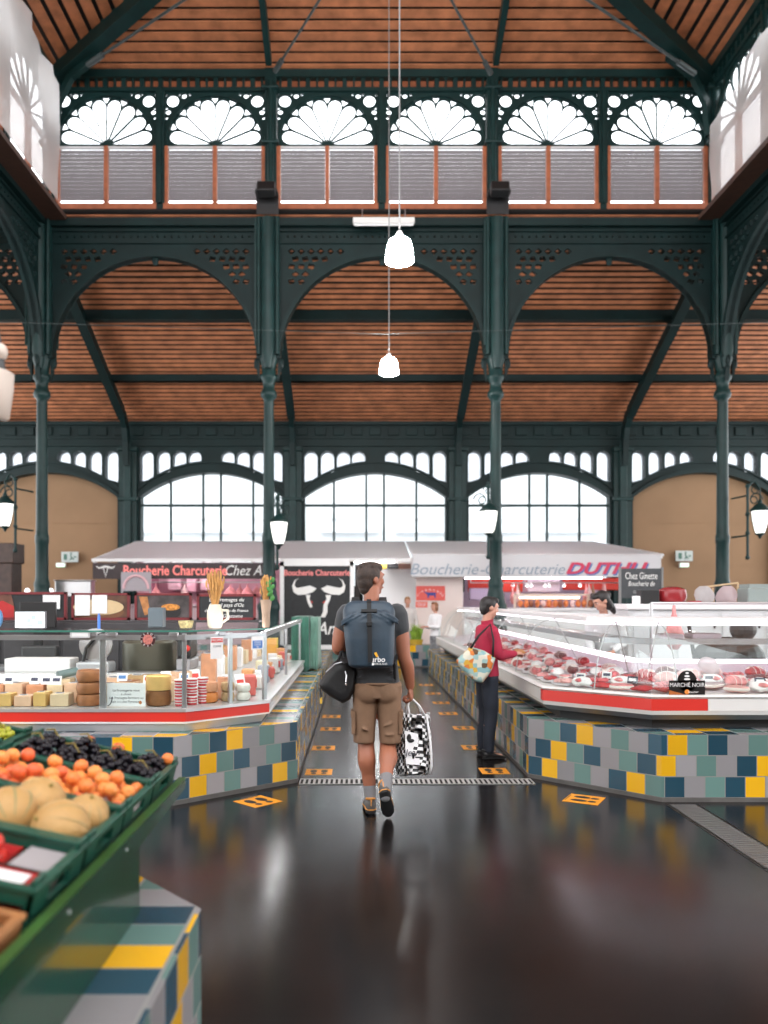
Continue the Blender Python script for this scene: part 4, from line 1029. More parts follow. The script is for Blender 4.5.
# hanging meat in the pink stall
HAM = mat('ham_pink', (.62, .24, .24), .45, var=.35, vscale=9); HAMW = mat('ham_pale', (.72, .50, .48), .5, var=.3, vscale=9)
mb = MB(); mb.tube([(-5.7, 20.2, 2.0), (-2.2, 20.2, 2.0)], .02, 8); mb.tube([(-5.7, 20.2, 2.0), (-5.7, 20.2, 2.5)], .015, 6); mb.tube([(-2.2, 20.2, 2.0), (-2.2, 20.2, 2.5)], .015, 6)
tag(mb.build('hanging_rail', STEEL), 'steel rail hung with meat in the pink lit stall', 'rail')
def ham(x, y, z, r, h, m, label, group=None):
    e = thing('hanging_meat', label, 'meat', (x, y, z - h), group); mb = MB()
    mb.lathe([(.012, z), (.02, z - .08), (r * .5, z - h * .35), (r, z - h * .65), (r * .92, z - h * .85), (r * .4, z - h)], (x, y, 0), 14); mb.build('ham_body', m, e, smooth='all')
    mb = MB(); mb.tube([(x, y, z), (x, y, z + .02)], .006, 6); mb.build('hook', STEEL, e)
for k, (px, r, h) in enumerate([(157, .13, .42), (183, .10, .36), (231, .17, .36), (239, .15, .42), (248, .16, .38), (256, .13, .34), (264, .12, .4)]):
    ham(at(px, 0, 20.2).x, 20.2 + (.17 if k % 2 else -.10), 1.96, r, h, (HAM, HAMW)[k % 2 if k < 3 else 0], 'pink meat hanging under the dark sign, %s from the bull mark' % ORD[k], 'meats hanging in the pink stall')
for k, (x0, x1, y0, y1, m_) in enumerate([(168, 181, 577, 590, (.74, .45, .52)), (186, 196, 577, 592, (.68, .36, .44)), (200, 216, 577, 590, (.72, .42, .5)), (148, 152, 578, 598, (.55, .2, .3))]):
    a, b = at(x0, y1, 20.6), at(x1, y0, 20.6); mb = MB(); mb.box2((a.x, 20.6, a.z), (b.x, 21.29, b.z), bev=.03)
    if k in (0, 2): mb.box2((a.x + .08, 20.585, a.z + .1), (a.x + .3, 20.601, a.z + .2))
    tag(mb.build('wall_cabinet', mat('cab_pink%d' % k, m_, .4)), 'pink wall cabinet behind the hanging meat, %s from the bull mark' % ORD[k], 'cabinet', 'pink wall cabinets')
# grey poster with pink arch at the front corner of that stall
e = thing('arch_poster', 'grey panel with a pale pink arch in front of the dark signed stall', 'poster', at(136, 598, 18.2))
a, b = at(121, 591, 18.2), at(151, 572, 18.2)
mb = MB(); mb.box2((a.x, 18.2, a.z), (b.x, 18.23, b.z)); mb.build('panel', mat('poster_grey', (.36, .33, .36), .4), e)
mb = MB(); c_ = at(136, 588, 18.2); q = [Vector((c_.x + .28 * math.cos(t), 18.195, c_.z - .02 + .30 * math.sin(t))) for t in [PI * k / 10 for k in range(11)]]; mb.tube(q, .035, 6); mb.build('pink_arch', mat('arch_pink', (.68, .42, .46), .5), e)
mb = MB(); 
for xx in (a.x + .02, b.x - .02): mb.box2((xx - .015, 18.2, 0), (xx + .015, 18.22, a.z))
mb.build('post', GREYM, e)
# dark cabinets and silver chest at the far side of the hall
mb = MB(); mb.box2((at(-30, 0, 18).x, 18.0, 0), (at(92, 0, 18).x, 18.35, at(0, 597, 18).z), bev=.02); tag(mb.build('dark_counter', mat('dark_counter', (.02, .02, .022), .5)), 'long black counter below the beige wall and wall lantern', 'counter')
a, b = at(56, 597, 18.1), at(92, 581, 18.1); e = thing('steel_chest', 'shiny steel chest on the black counter beside the green column', 'chest', ((a.x + b.x) / 2, 18.15, a.z))
mb = MB(); mb.box2((a.x, 18.02, at(0, 597, 18).z + .003), (b.x, 18.32, b.z), bev=.02); mb.build('body', STEEL, e); mb = MB(); mb.box2((a.x - .02, 18.0, b.z + .0), (b.x + .02, 18.34, b.z + .025), bev=.008); mb.build('lid', STEEL, e)
for k, px in enumerate((27, 44, 50.5)):
    c_ = at(px, 594, 18.1); e = thing('counter_lamp', 'small white glowing lamp on the black counter, %s from the wall lantern side' % ORD[k], 'lamp', (c_.x, 18.12, at(0, 597, 18).z), 'small counter lamps')
    mb = MB(); mb.tube([(c_.x, 18.12, at(0, 597, 18).z + .001), (c_.x, 18.12, c_.z)], .015, 6); mb.build('stem', BLACK, e)
    mb = MB(); mb.ell((c_.x, 18.12, c_.z + .07), (.06, .05, .06), 12, 8); mb.build('globe', mat('small_globe', (1, 1, 1), .4, emis=(1, 1, 1), estr=1.6), e)
mb = MB(); a, b = at(-26, 600, 20), at(12, 543, 20); mb.box2((a.x, 20.0, 0), (b.x, 20.6, b.z - .5), bev=.02); mb.box2((a.x - .05, 19.95, b.z - .5), (b.x + .05, 20.65, b.z), bev=.02); tag(mb.build('tall_cabinet', mat('dark_brown', (.055, .028, .02), .5, var=.3)), 'tall dark brown cabinet against the beige wall under the lantern', 'cabinet')

# bull billboard
e = thing('bull_billboard', 'black billboard with white bull horns and pink lettering in a white frame', 'billboard', at(317, 650, 18.2))
a, b = at(284, 645, 18.2), at(350, 566, 18.2); b0 = at(280, 0, 18.2).x; b1 = at(354, 0, 18.2).x; bt = at(0, 561.5, 18.2).z; yb = 18.2
mb = MB(); mb.box2((a.x, yb, a.z), (b.x, yb + .03, b.z)); mb.build('black_panel', CHALK, e)
mb = MB(); mb.box2((b0, yb - .03, 0), (a.x, yb + .05, bt)); mb.box2((b.x, yb - .03, 0), (b1, yb + .05, bt)); mb.box2((b0, yb - .03, b.z), (b1, yb + .05, bt)); mb.box2((b0, yb - .03, a.z - .1), (b1, yb + .05, a.z)); mb.build('white_frame', WHITE, e)
def bp(x, y): v = at(x, y, yb); return (v.x, v.z)
def bill(poly, name, m, d=.004):
    mb = MB(); plate_into(mb, [bp(*p) for p in poly], [], .004, lambda v: Vector((v.x, yb - d + v.z, v.y))); mb.build(name, m, e)
HL = [(316.5, 588.5), (310, 585.5), (303, 587), (297, 588), (294.5, 585.5), (295.5, 581), (299, 578), (294.5, 580.5), (292, 586), (293.5, 592), (298, 595), (306, 594.5), (313, 592)]
bill(HL, 'white_horn', CHALKW); bill([(636 - x + 1.5, y) for x, y in HL], 'white_horn', CHALKW)
HF = [(306, 595), (310.5, 595), (309.5, 599), (311.5, 604), (312.5, 607), (310, 607.5), (307.5, 602)]
bill(HF, 'white_face_line', CHALKW); bill([(627, 595) if False else (331, 595), (325.5, 595), (326.5, 599), (323.5, 605), (323, 612), (320.5, 617), (325, 617.5), (327.5, 612), (327.5, 605), (330, 600)], 'white_face_line', CHALKW)
bill([(310.5, 600.5), (313.5, 602.5), (311.5, 603)], 'red_eye', RED); bill([(325.5, 600.5), (322, 602.5), (324.5, 603)], 'red_eye', RED)
t_ = text('Boucherie Charcuterie', 'pink_lettering', PINKTXT, (at(317, 0, yb).x, yb - .005, at(0, 573, yb).z), .185, parent=e, sx=.88, off=.004)
text('Ang', 'white_lettering', CHALKW, (at(329, 0, yb).x, yb - .005, at(0, 629, yb).z), .40, parent=e, shear=.3, sx=.9, off=.004)
# post and coloured strip beside it
mb = MB(); c_ = at(357.5, 0, 19.0); mb.box2((c_.x - .06, 18.95, 0), (c_.x + .06, 19.07, at(0, 565, 19).z)); tag(mb.build('dark_post', mat('post_umber', (.03, .02, .018), .6)), 'dark post between the bull billboard and the white partition', 'post')
e = thing('striped_strip', 'narrow strip of yellow, black and brown blocks over the white partition', 'panel', at(395, 570, 19.6))
for (x0, x1, m_) in ((381, 386.5, (.5, .33, .04)), (386.6, 398.5, (.012, .012, .014)), (398.6, 411, (.22, .11, .08))):
    a, b = at(x0, 569, 19.6), at(x1, 563.5, 19.6); mb = MB(); mb.box2((a.x, 19.6, a.z), (b.x, 19.68, b.z)); mb.build('block', mat('strip%d' % x0, m_, .5), e)
# red poster
yq = 19.29
e = thing('bull_poster', 'red poster with a small blue bull on the cream partition', 'poster', at(431, 600, yq))
a, b = at(416, 600.5, yq), at(445, 586, yq); mb = MB(); mb.box2((a.x, yq - .012, a.z), (b.x, yq, b.z)); mb.build('red_sheet', mat('poster_red', (.72, .11, .09), .6), e)
c_ = at(430, 595, yq); mb = MB()
BUL = [(-.16, .09), (-.10, .07), (-.03, .06), (.10, .06), (.15, .045), (.135, -.01), (.14, -.07), (.11, -.07), (.10, -.01), (-.02, -.015), (-.03, -.07), (-.06, -.07), (-.065, .0), (-.10, .03)]
plate_into(mb, [(x, z) for x, z in BUL], [], .004, lambda v: Vector((c_.x + v.x, yq - .015 + v.z, c_.z + v.y))); mb.build('blue_bull', mat('bull_blue', (.04, .05, .25), .6), e)
for k in range(9):
    t = PI * (0.12 + .76 * k / 8); text('VIANDEBOEU'[k], 'arched_lettering', PAPER, (c_.x - .33 * math.cos(t), yq - .014, c_.z - .09 + .21 * math.sin(t)), .07, (PI / 2, -(PI / 2 - t) * -.6, 0), e)
e = thing('small_red_card', 'small red card below the bull poster', 'poster', at(421, 607, yq)); a, b = at(415.5, 607.5, yq), at(427.5, 601.5, yq); mb = MB(); mb.box2((a.x, yq - .012, a.z), (b.x, yq, b.z)); mb.build('card_sheet', mat('poster_red2', (.75, .18, .15), .6), e); text('OUI', 'card_lettering', PAPER, ((a.x + b.x) / 2, yq - .014, (a.z + b.z) / 2), .11, parent=e)
a, b = at(400, 617, 19.99), at(410, 609, 19.99); mb = MB(); mb.box2((a.x, 19.985, a.z), (b.x, 19.997, b.z)); tag(mb.build('notice_sign', mat('notice_mauve', (.55, .30, .42), .6, var=.3, vscale=14)), 'small mauve notice on the white partition', 'notice')
# red-lettered stall fittings
def slab(name, label, cat, x0, x1, y0, y1, Y, dep, m, bev=.02, group=None):
    a, b = at(x0, y1, Y), at(x1, y0, Y); mb = MB(); mb.box2((a.x, Y, a.z), (b.x, Y + dep, b.z), bev=bev); return tag(mb.build(name, m), label, cat, group)
REDP = mat('red_panel', (.75, .05, .03), .45)
slab('red_sign_board', 'red panel under the grey Boucherie lettering', 'panel', 468, 523, 578, 592, 20.4, .05, REDP)
slab('red_sign_board', 'red panel under the big crimson lettering', 'panel', 563, 622, 578, 590, 20.4, .05, REDP)
slab('mounted_speaker', 'black box at the end of the red panel beside the cream partition', 'box', 458, 465, 578, 592, 20.35, .3, BLACK)
slab('extractor_hood', 'lilac extractor hood between the two red panels', 'hood', 527.5, 560, 575, 592, 20.0, .6, mat('hood_lilac', (.58, .48, .56), .3, .2))
slab('mounted_cabinet', 'lilac cupboard under the extractor hood of the red-lettered stall', 'cabinet', 524, 582, 593, 606, 20.6, .6, mat('lilac_cab', (.38, .28, .40), .4))
slab('mounted_box', 'lilac box beside the column under the red panel', 'box', 470, 489, 588, 600, 20.1, .25, mat('lilac_box', (.45, .36, .50), .4))
slab('microwave', 'black microwave on the red-lettered stall counter', 'microwave', 595, 609, 593, 608.3, 18.97, .4, mat('micro', (.015, .012, .014), .3), .01)
mb = MB(); 
x0_, x1_ = at(470, 0, 20.0).x, at(620, 0, 20.0).x
mb.tube([(x0_, 19.9, 1.98), (x1_, 19.9, 1.98)], .015, 6); mb.tube([(x0_, 19.9, 1.98), (x0_, 19.9, 2.5)], .012, 6); mb.tube([(x1_, 19.9, 1.98), (x1_, 19.9, 2.5)], .012, 6)
tag(mb.build('hanging_rail', STEEL), 'steel rail with spotlights in the red-lettered stall', 'rail')
SPOT = mat('spot_glow', (1, 1, 1), .4, emis=(1, .95, .98), estr=5.0)
for k, px in enumerate((500, 513, 527, 531, 545, 549, 564, 580)):
    c_ = at(px, 584.5, 19.85); e = thing('spot_lamp', 'small spotlight glowing in the red-lettered stall, %s from the column' % ORD[k], 'lamp', (c_.x, 19.85, 1.93), 'spotlights in the red-lettered stall'); mb = MB(); mb.lathe([(.02, .08), (.045, .03), (.045, 0)], (c_.x, 19.85, 1.90), 12); mb.build('shade', WHITE, e); mb = MB(); mb.ell((c_.x, 19.85, 1.90), (.042, .042, .018), 10, 6); mb.build('bulb', SPOT, e)
for k, (px, r, h) in enumerate([(512, .07, .5), (518, .08, .55), (521, .06, .45), (585, .08, .5), (590, .1, .45), (596, .1, .5), (602, .08, .4), (606, .06, .45)]):
    ham(at(px, 0, 19.9).x, 19.9 + (-.1, .08, .26)[k % 3], 1.95, r, h, (HAM, HAMW, mat('sausage_brown', (.33, .2, .12), .5, var=.3))[k % 3], 'cured meat hanging in the red-lettered stall, %s from the column' % ORD[k], 'meats hanging in the red-lettered stall')
# warm-lit trays of orange meats
ORM = mat('orange_meat', (.68, .20, .06), .5, var=.35, vscale=12); BRM = mat('brown_meat', (.30, .10, .05), .5, var=.4, vscale=12)
striplight('warm tube lamp over the orange meats', at(522, 0, 18.9).x, at(586, 0, 18.9).x, 19.35, 1.618, mat('warm_tube', (1, .8, .5), .4, emis=(1, .7, .4), estr=7.0))
mb = MB(); x0_, x1_ = at(516, 0, 19.2).x, at(590, 0, 19.2).x
mb.box2((x0_, 19.3, 1.662), (x1_, 19.4, 1.70)); 
for xx in (x0_, x1_): mb.box2((xx - .02, 19.3, 1.361), (xx + .02, 19.4, 1.70))
tag(mb.build('lamp_shelf', mat('shelf_cream', (.7, .6, .5), .5)), 'cream shelf over the orange meats of the red-lettered stall', 'shelf')
for k, px in enumerate((520, 526, 531, 537, 543, 549, 555, 560, 566, 572, 578, 584, 590)):
    c_ = at(px, 612, 19.1); r = random.Random(k); mb = MB(); mb.ell((c_.x, 19.06 + .02 * (k % 3), 1.362 + .105), (.062, .075, .09 + .01 * (k % 2)), 12, 8)
    o = mb.build('orange_meat', (ORM, ORM, BRM, ORM, HAMW)[k % 5], smooth='all'); tag(o, 'orange roast on the red-lettered stall counter, %s from the column' % ORD[k], 'meat', 'orange roasts on the counter')
c_ = at(553, 600, 19.8); e = thing('orange_basket', 'pink orange basket on the lilac cupboard under the hood', 'basket', (c_.x, 20.55, c_.z)); mb = MB(); mb.lathe([(.12, 0), (.17, .05), (.19, .16), (.17, .15)], (c_.x, 20.3, at(0, 606, 20.6).z - .05), 16); mb.build('bowl', mat('basket_orange', (.75, .3, .25), .5), e); mb = MB(); mb.box2((c_.x - .3, 20.1, 0), (c_.x + .3, 20.55, at(0, 606, 20.6).z - .052)); mb.build('stand', mat('stand_lilac', (.45, .36, .48), .5), e)
# planter on the end wall
c_ = at(416, 640, 18.6); e = thing('planter', 'small yellow tiled planter of bright green grass at the end of the aisle', 'planter', (c_.x, 18.6, HB))
mb = MB(); mb.lathe([(.14, HB + .001), (.17, HB + .12), (.155, HB + .12), (.13, HB + .06)], (c_.x, 18.6, 0), 16); mb.build('pot', mat('pot_yellow', (.55, .36, .04), .4), e)
mb = MB()
for k in range(70):
    a_ = rng.uniform(0, 2 * PI); r = rng.uniform(.03, .12); h = rng.uniform(.22, .42); p = Vector((c_.x + r * math.cos(a_), 18.6 + r * math.sin(a_), HB + .08)); q = p + Vector((rng.uniform(-.09, .09), rng.uniform(-.06, .06), h)); mb.tube([p, p.lerp(q, .5) + Vector((0, 0, .03)), q], [.012, .012, .002], 4)
mb.build('grass_blade', mat('grass_green', (.22, .36, .03), .5, var=.4), e)

# ================================================================== LAMPS, LANTERNS, SIGNS ON THE IRONWORK
LAMPW = mat('pendant_glow', (1, 1, 1), .4, emis=(1, .99, .96), estr=80.0)
CABLE = mat('lamp_cable', (.25, .25, .25), .5)
def pendant(label, px, py, Y):
    c_ = at(px, py, Y); e = thing('pendant_lamp', label, 'lamp', c_)
    mb = MB(); mb.lathe([(.05, .165), (.105, .155), (.15, .12), (.175, .05), (.187, -.03), (.20, -.15), (.19, -.165), (.05, -.17)], c_, 28); mb.build('glass_shade', LAMPW, e, smooth='all')
    mb = MB(); mb.lathe([(.02, .27), (.04, .25), (.055, .20), (.06, .16)], c_, 16); mb.build('cap', mat('cap_grey', (.4, .4, .4), .4), e)
    mb = MB(); mb.tube([c_ + Vector((0, 0, .26)), (c_.x, c_.y, 14.6)], .012, 6); mb.build('cable', CABLE, e)
pendant('larger white glowing pendant lamp hanging before the arcade beam', 399.5, 250, 11.1)
pendant('smaller white glowing pendant lamp hanging before the aisle roof', 389, 366, 16.55)
e = thing('batten_light', 'unlit white strip light under the timber ledge in the centre bay', 'strip light', at(384, 224, 17.2))
a, b = at(353, 224, 17.22), at(414.5, 221, 17.22)
mb = MB(); mb.box2((a.x, 17.16, a.z), (b.x, 17.28, b.z + .06), bev=.01); mb.build('housing', mat('batten_white', (.75, .74, .72), .5), e)
mb = MB(); mb.tube([(a.x + .03, 17.22, a.z - .02), (b.x - .03, 17.22, a.z - .02)], .02, 8); mb.build('tube', WHITE, e)
mb = MB(); 
for xx in (a.x + .2, b.x - .2): mb.tube([(xx, 17.26, b.z + .05), (xx, 17.28, 9.99)], .012, 6)
mb.build('hanger', GREYM, e)
for k, (x, lb) in enumerate(((CXS[2], 'black floodlight on the ledge at the iron post above the dark pink-lettered stall'), (CXS[3], 'black floodlight on the ledge at the iron post above the red-lettered stall'))):
    e = thing('floodlight', lb, 'lamp', (x, YC - .5, 9.93)); z = 10.33
    mb = MB(); mb.box((x, YC - .50, z), (.40, .22, .26), Matrix.Rotation(-.35, 3, 'X'), bev=.03)
    for s_ in range(5): mb.box((x - .16 + .08 * s_, YC - .36, z + .06), (.02, .10, .2), Matrix.Rotation(-.35, 3, 'X'))
    mb.build('lamp_body', BLACK, e)
    mb = MB(); mb.box2((x - .24, YC - .52, z - .06), (x - .21, YC - .24, z + .0)); mb.box2((x + .21, YC - .52, z - .06), (x + .24, YC - .24, z + .0)); mb.box2((x - .24, YC - .27, z - .42), (x + .24, YC - .24, z)); mb.build('bracket', BLACK, e)
for (px, py, Y, lb, xx) in ((22, 182, 15.2, 'dark strip fitting on the ledge of the film-covered clerestory', XL + .42), (736, 184, 15.0, 'grey strip fitting on the ledge of the uncovered clerestory', XR - .42)):
    e = thing('mounted_fitting', lb, 'lamp', (xx, Y, 9.9)); mb = MB(); mb.box((xx, Y, 10.0), (.16, 1.0, .14), None, bev=.02); mb.build('housing', mat('fitting_grey', (.12, .12, .125), .4), e); mb = MB(); mb.box((xx, Y, 9.915), (.10, .9, .03)); mb.build('diffuser', mat('fitting_diff', (.45, .45, .46), .4), e)

LGLASS = mat('lantern_glass', (1, 1, 1), .4, emis=(1, .99, .93), estr=1.5)
def lantern(label, colx, colr, c_, s):
    "wall lantern: post plate at the column, scrolled arm, hanging glazed lantern; s = direction from column"
    e = thing('wall_lantern', label, 'lantern', (colx, c_.y, c_.z))
    y = c_.y; xb = colx + s * colr
    mb = MB(); zt = c_.z + .75
    mb.tube([(xb, y, c_.z - .85), (xb, y, zt)], .03, 8)
    for z in (c_.z - .82, c_.z - .3, c_.z + .1, zt - .05): mb.ell((xb, y, z), (.05, .05, .05), 10, 8)
    for z in (c_.z - .35, zt - .25): mb.tube([(xb, y, z), (colx + s * .18, YC - .05, z)], .02, 6)
    mb.build('bar', G_IRON, e, smooth=True)
    mb = MB(); q = []
    L = abs(c_.x - xb)
    for k in range(13):
        t = k / 12; q.append(Vector((xb + s * L * t, y, zt - .12 + .16 * math.sin(PI * t) )))
    mb.tube(q, .022, 8)
    q = [Vector((xb + s * (.06 + .13 * (1 + math.cos(a_)) * (1 - a_ / 14)), y, zt - .33 + .14 * math.sin(a_) * (1 - a_ / 14))) for a_ in [k * .5 for k in range(20)]]; mb.tube(q, .014, 6)
    q = [Vector((xb + s * (L * .62 + .11 * math.cos(a_) * (1 - a_ / 12)), y, zt - .14 + .10 * math.sin(a_) * (1 - a_ / 12))) for a_ in [k * .5 for k in range(18)]]; mb.tube(q, .012, 6)
    mb.tube([(c_.x, y, zt - .12), (c_.x, y, c_.z + .42)], .014, 6)
    mb.build('scroll_arm', G_IRON, e, smooth=True)
    mb = MB(); mb.lathe([(.015, .44), (.03, .40), (.05, .37), (.045, .34), (.10, .30), (.16, .24), (.20, .20), (.205, .17), (.18, .165)], c_, 18); mb.build('cap', G_IRON, e, smooth=True); mb = MB(); mb.lathe([(.09, -.30), (.11, -.315), (.04, -.36), (.025, -.40), (.01, -.42)], c_, 14); mb.build('finial', G_IRON, e, smooth=True)
    mb = MB(); mb.lathe([(.18, .163), (.165, .0), (.12, -.22), (.09, -.298)], c_, 8); mb.build('glass_body', LGLASS, e)
    mb = MB()
    for k in range(8):
        a_ = 2 * PI * k / 8; P = [Vector((r * math.cos(a_), r * math.sin(a_), z)) + c_ for r, z in ((.184, .165), (.169, 0), (.124, -.22), (.092, -.30))]; mb.tube(P, .006, 4)
    mb.build('glazing_bar', G_IRON, e)
lantern('wall lantern on the column before the beige wall and brown cabinet', CXS[1], .33, at(5, 512, 17.0), -1)
lantern('wall lantern on the column before the beige wall behind the white counter', CXS[4], .26, at(760, 519, 17.0), 1)
lantern('wall lantern on the column above the dark pink-lettered sign', CXS[2], .22, at(279, 530, 17.25), 1)
lantern('wall lantern on the column above the red-lettered canopy', CXS[3], .22, at(489, 519, 17.25), -1)
# exit signs
for k, (px, py, lb) in enumerate(((70, 557, 'pale exit sign on the beige wall above the steel chest'), (684, 556, 'pale exit sign on the beige wall above the casserole'))):
    c_ = at(px, py, YB - .12); e = thing('exit_sign', lb, 'sign', c_); mb = MB(); mb.box(c_, (.52, .05, .32), None, bev=.01); mb.build('panel', mat('exit_pale', (.50, .55, .53), .5), e)
    mb = MB(); x, z, y = c_.x, c_.z, c_.y - .03
    mb.box((x - .13, y, z), (.10, .012, .18)); mb.tube([(x + .02, y, z + .06), (x + .06, y, z - .02), (x + .01, y, z - .09)], .018, 6); mb.tube([(x + .06, y, z - .02), (x + .12, y, z - .08)], .018, 6); mb.ell((x + .04, y, z + .10), (.03, .012, .03), 10, 6); mb.box((x + .16, y, z), (.08, .012, .04))
    mb.build('running_figure', mat('exit_green', (.06, .16, .12), .5), e)
    q = at(61 if k == 0 else 684, 565, YB - .12); f = thing('emergency_light', 'small greenish emergency light below the exit sign %s' % ('over the steel chest' if k == 0 else 'over the casserole'), 'light', q)
    mb = MB(); mb.box(q, (.30, .06, .14), None, bev=.015); mb.build('housing', WHITE, f); mb = MB(); mb.box(q + Vector((0, -.035, -.01)), (.22, .012, .08)); mb.build('lens', mat('emer_lens', (.5, 1, .6), .4, emis=(.6, 1, .7), estr=1.1), f)
# plastic film over the clerestory
FILMS = glassmat('clear_film', (.96, .95, .95), .16, .70, (.86, .82, .80))
def film(name, label, X, s, ys, tops, z0):
    mb = MB(); n = len(ys) * 6; rings = []
    for j in range(13):
        t = j / 12; ring = []
        for k in range(n + 1):
            u = k / n * (len(ys) - 1); i = min(int(u), len(ys) - 2); f = u - i
            y = ys[i] + (ys[i + 1] - ys[i]) * f; zt = tops[i] + (tops[i + 1] - tops[i]) * f - .10 * math.sin(PI * f)
            z = z0 + (zt - z0) * t; w_ = .05 * math.sin(5 * y + 6 * t) * t + .03 * math.sin(13 * y) * (.3 + t) + .10 * t * t
            ring.append(Vector((X + s * (.03 + w_), y, z)))
        rings.append(ring)
    mb.loft(rings, False, closed=False); o = mb.build(name, FILMS, smooth='all'); return tag(o, label, 'plastic film')
film('hanging_film', 'large sheet of translucent plastic film hung over the clerestory beside the exit-sign bay', XL + .42, 1, [17.35, 15.4, 13.2, 10.5, 7.7], [12.55, 13.0, 12.9, 13.0, 13.0], 10.20)
film('hanging_film', 'shallow translucent film across the lower clerestory panels opposite the big sheet', XR - .36, -1, [17.3, 15.2, 12.7, 10.2, 7.7], [11.6, 12.15, 12.2, 12.2, 12.2], 10.18)
# thin wire across the arcade
mb = MB(); mb.tube([at(0, 322, 16.9), at(384, 334, 16.9), at(780, 322, 16.9)], .008, 5); struct(mb.build('trim_9', TIE))
# foreground cream lamp at the picture edge
e = thing('hanging_lamp_head', 'cream hanging lamp head with a ball joint at the edge above the fruit', 'lamp', at(0, 400, 3.0))
c_ = at(-3, 392, 3.0); R = Matrix.Rotation(.22, 3, 'Y')
CRM = mat('cream_plastic', (.62, .52, .45), .45)
mb = MB(); mb.lathe([(.03, .085), (.045, .08), (.055, .02), (.062, -.085), (.055, -.095), (.0, -.09)], c_, 20, axis=R); mb.build('lamp_head', CRM, e, smooth=True)
mb = MB(); mb.ell(at(0, 352, 3.0), (.028, .028, .034), 14, 10); mb.build('ball_joint', CRM, e, smooth='all')
mb = MB(); j = at(0, 352, 3.0); mb.tube([j, j + Vector((-.03, 0, .18)), j + Vector((-.06, 0, .40)), Vector((j.x - .1, 3.0, 10.5))], .012, 8); mb.tube([j, c_ + Vector((.02, 0, .08))], .014, 8); mb.build('stem', mat('stem_dark', (.05, .05, .05), .4), e)
# unseen tube lamps added under the canopies to brighten partition and stalls
for k, (x, y, lb) in enumerate([(.35, 19.5, 'added white tube lamp over the white partition at the end of the aisle'), (-3.9, 20.0, 'added white tube lamp deep inside the dark-signed stall'), (4.2, 20.3, 'added white tube lamp deep inside the red-lettered stall')]):
    striplight(lb, x - .6, x + .6, y, 2.42 if k else 2.50, mat('added_lamp_white', (1, 1, 1), .4, emis=(1, .97, .97), estr=55.0))
# ================================================================== FLOOR STICKERS AND DRAINS
STK = mat('sticker_orange', (.85, .33, .015), .45); STKB = mat('sticker_black', (.02, .02, .02), .5)
def sticker(label, x, y, rot, s=.27, group='orange footprint stickers'):
    e = thing('floor_sticker', label, 'sticker', (x, y, 0), group, rot, local=True)
    mb = MB(); mb.box((0, 0, .0015), (s, s, .002)); mb.build('square_decal', STK, e)
    for sx in (-1, 1):
        mb = MB(); mb.ell((sx * s * .2, s * .10, .003), (s * .13, s * .24, .0012), 14, 6); mb.ell((sx * s * .19, -s * .27, .003), (s * .10, s * .12, .0012), 12, 6); mb.build('footprint', STKB, e)
    mb = MB(); mb.box((0, s * .46, .0026), (s * .7, s * .025, .001)); mb.build('dark_line', STKB, e)
def gp(px, py): Y = EYE * F / (py - CY); return (px - CX) * Y / F, Y
sticker('turned orange footprint sticker on the open floor before the cheese case', *gp(258, 801.5), .80)
sticker('turned orange footprint sticker on the open floor before the meat case', *gp(584, 799.5), 1.05)
LS = [(319, 772), (323.5, 748), (330.5, 729), (331.5, 716.5)]
RS = [(494, 771), (474, 747.5), (463.5, 728), (448, 713.5), (441, 702.8), (433, 693.5), (426, 685)]
for k, p in enumerate(LS): x, y = gp(*p); sticker('orange footprint sticker along the cheese case side, %s beyond the drain' % ORD[k], x, y, 0, .24)
for k, p in enumerate(RS): x, y = gp(*p); sticker('orange footprint sticker along the meat case side, %s beyond the drain' % ORD[k], x, y, 0, .25)
GRT = mat('grate_steel', (.55, .55, .54), .4, .2); SLOT = mat('slot_dark', (.008, .008, .008), .9)
def drain(label, x0, x1, y0, y1, along_x=True):
    e = thing('floor_drain', label, 'drain', ((x0 + x1) / 2, (y0 + y1) / 2, 0))
    mb = MB(); mb.box2((x0, y0, .0005), (x1, y1, .002)); mb.build('slot_bed', SLOT, e)
    mb = MB(); L = (x1 - x0) if along_x else (y1 - y0); n = int(L / .042); b = .022
    if along_x:
        mb.box2((x0, y0, .001), (x1, y0 + b, .005)); mb.box2((x0, y1 - b, .001), (x1, y1, .005))
        for k in range(n + 1): c_ = x0 + L * k / n; mb.box2((max(x0, c_ - .0105), y0, .001), (min(x1, c_ + .0105), y1, .005))
    else:
        mb.box2((x0, y0, .001), (x0 + b, y1, .005)); mb.box2((x1 - b, y0, .001), (x1, y1, .005))
        for k in range(n + 1): c_ = y0 + L * k / n; mb.box2((x0, max(y0, c_ - .016), .001), (x1, min(y1, c_ + .016), .005))
    mb.build('grate_bar', GRT if along_x else mat('grate_dull', (.16, .155, .15), .4, .4), e)
drain('slotted steel drain running across the mouth of the aisle', -.49, 1.50, 6.71, 6.93)
drain('dull slotted drain running away from the corner of the meat case base', 2.34, 2.58, 3.2, 6.05, False)

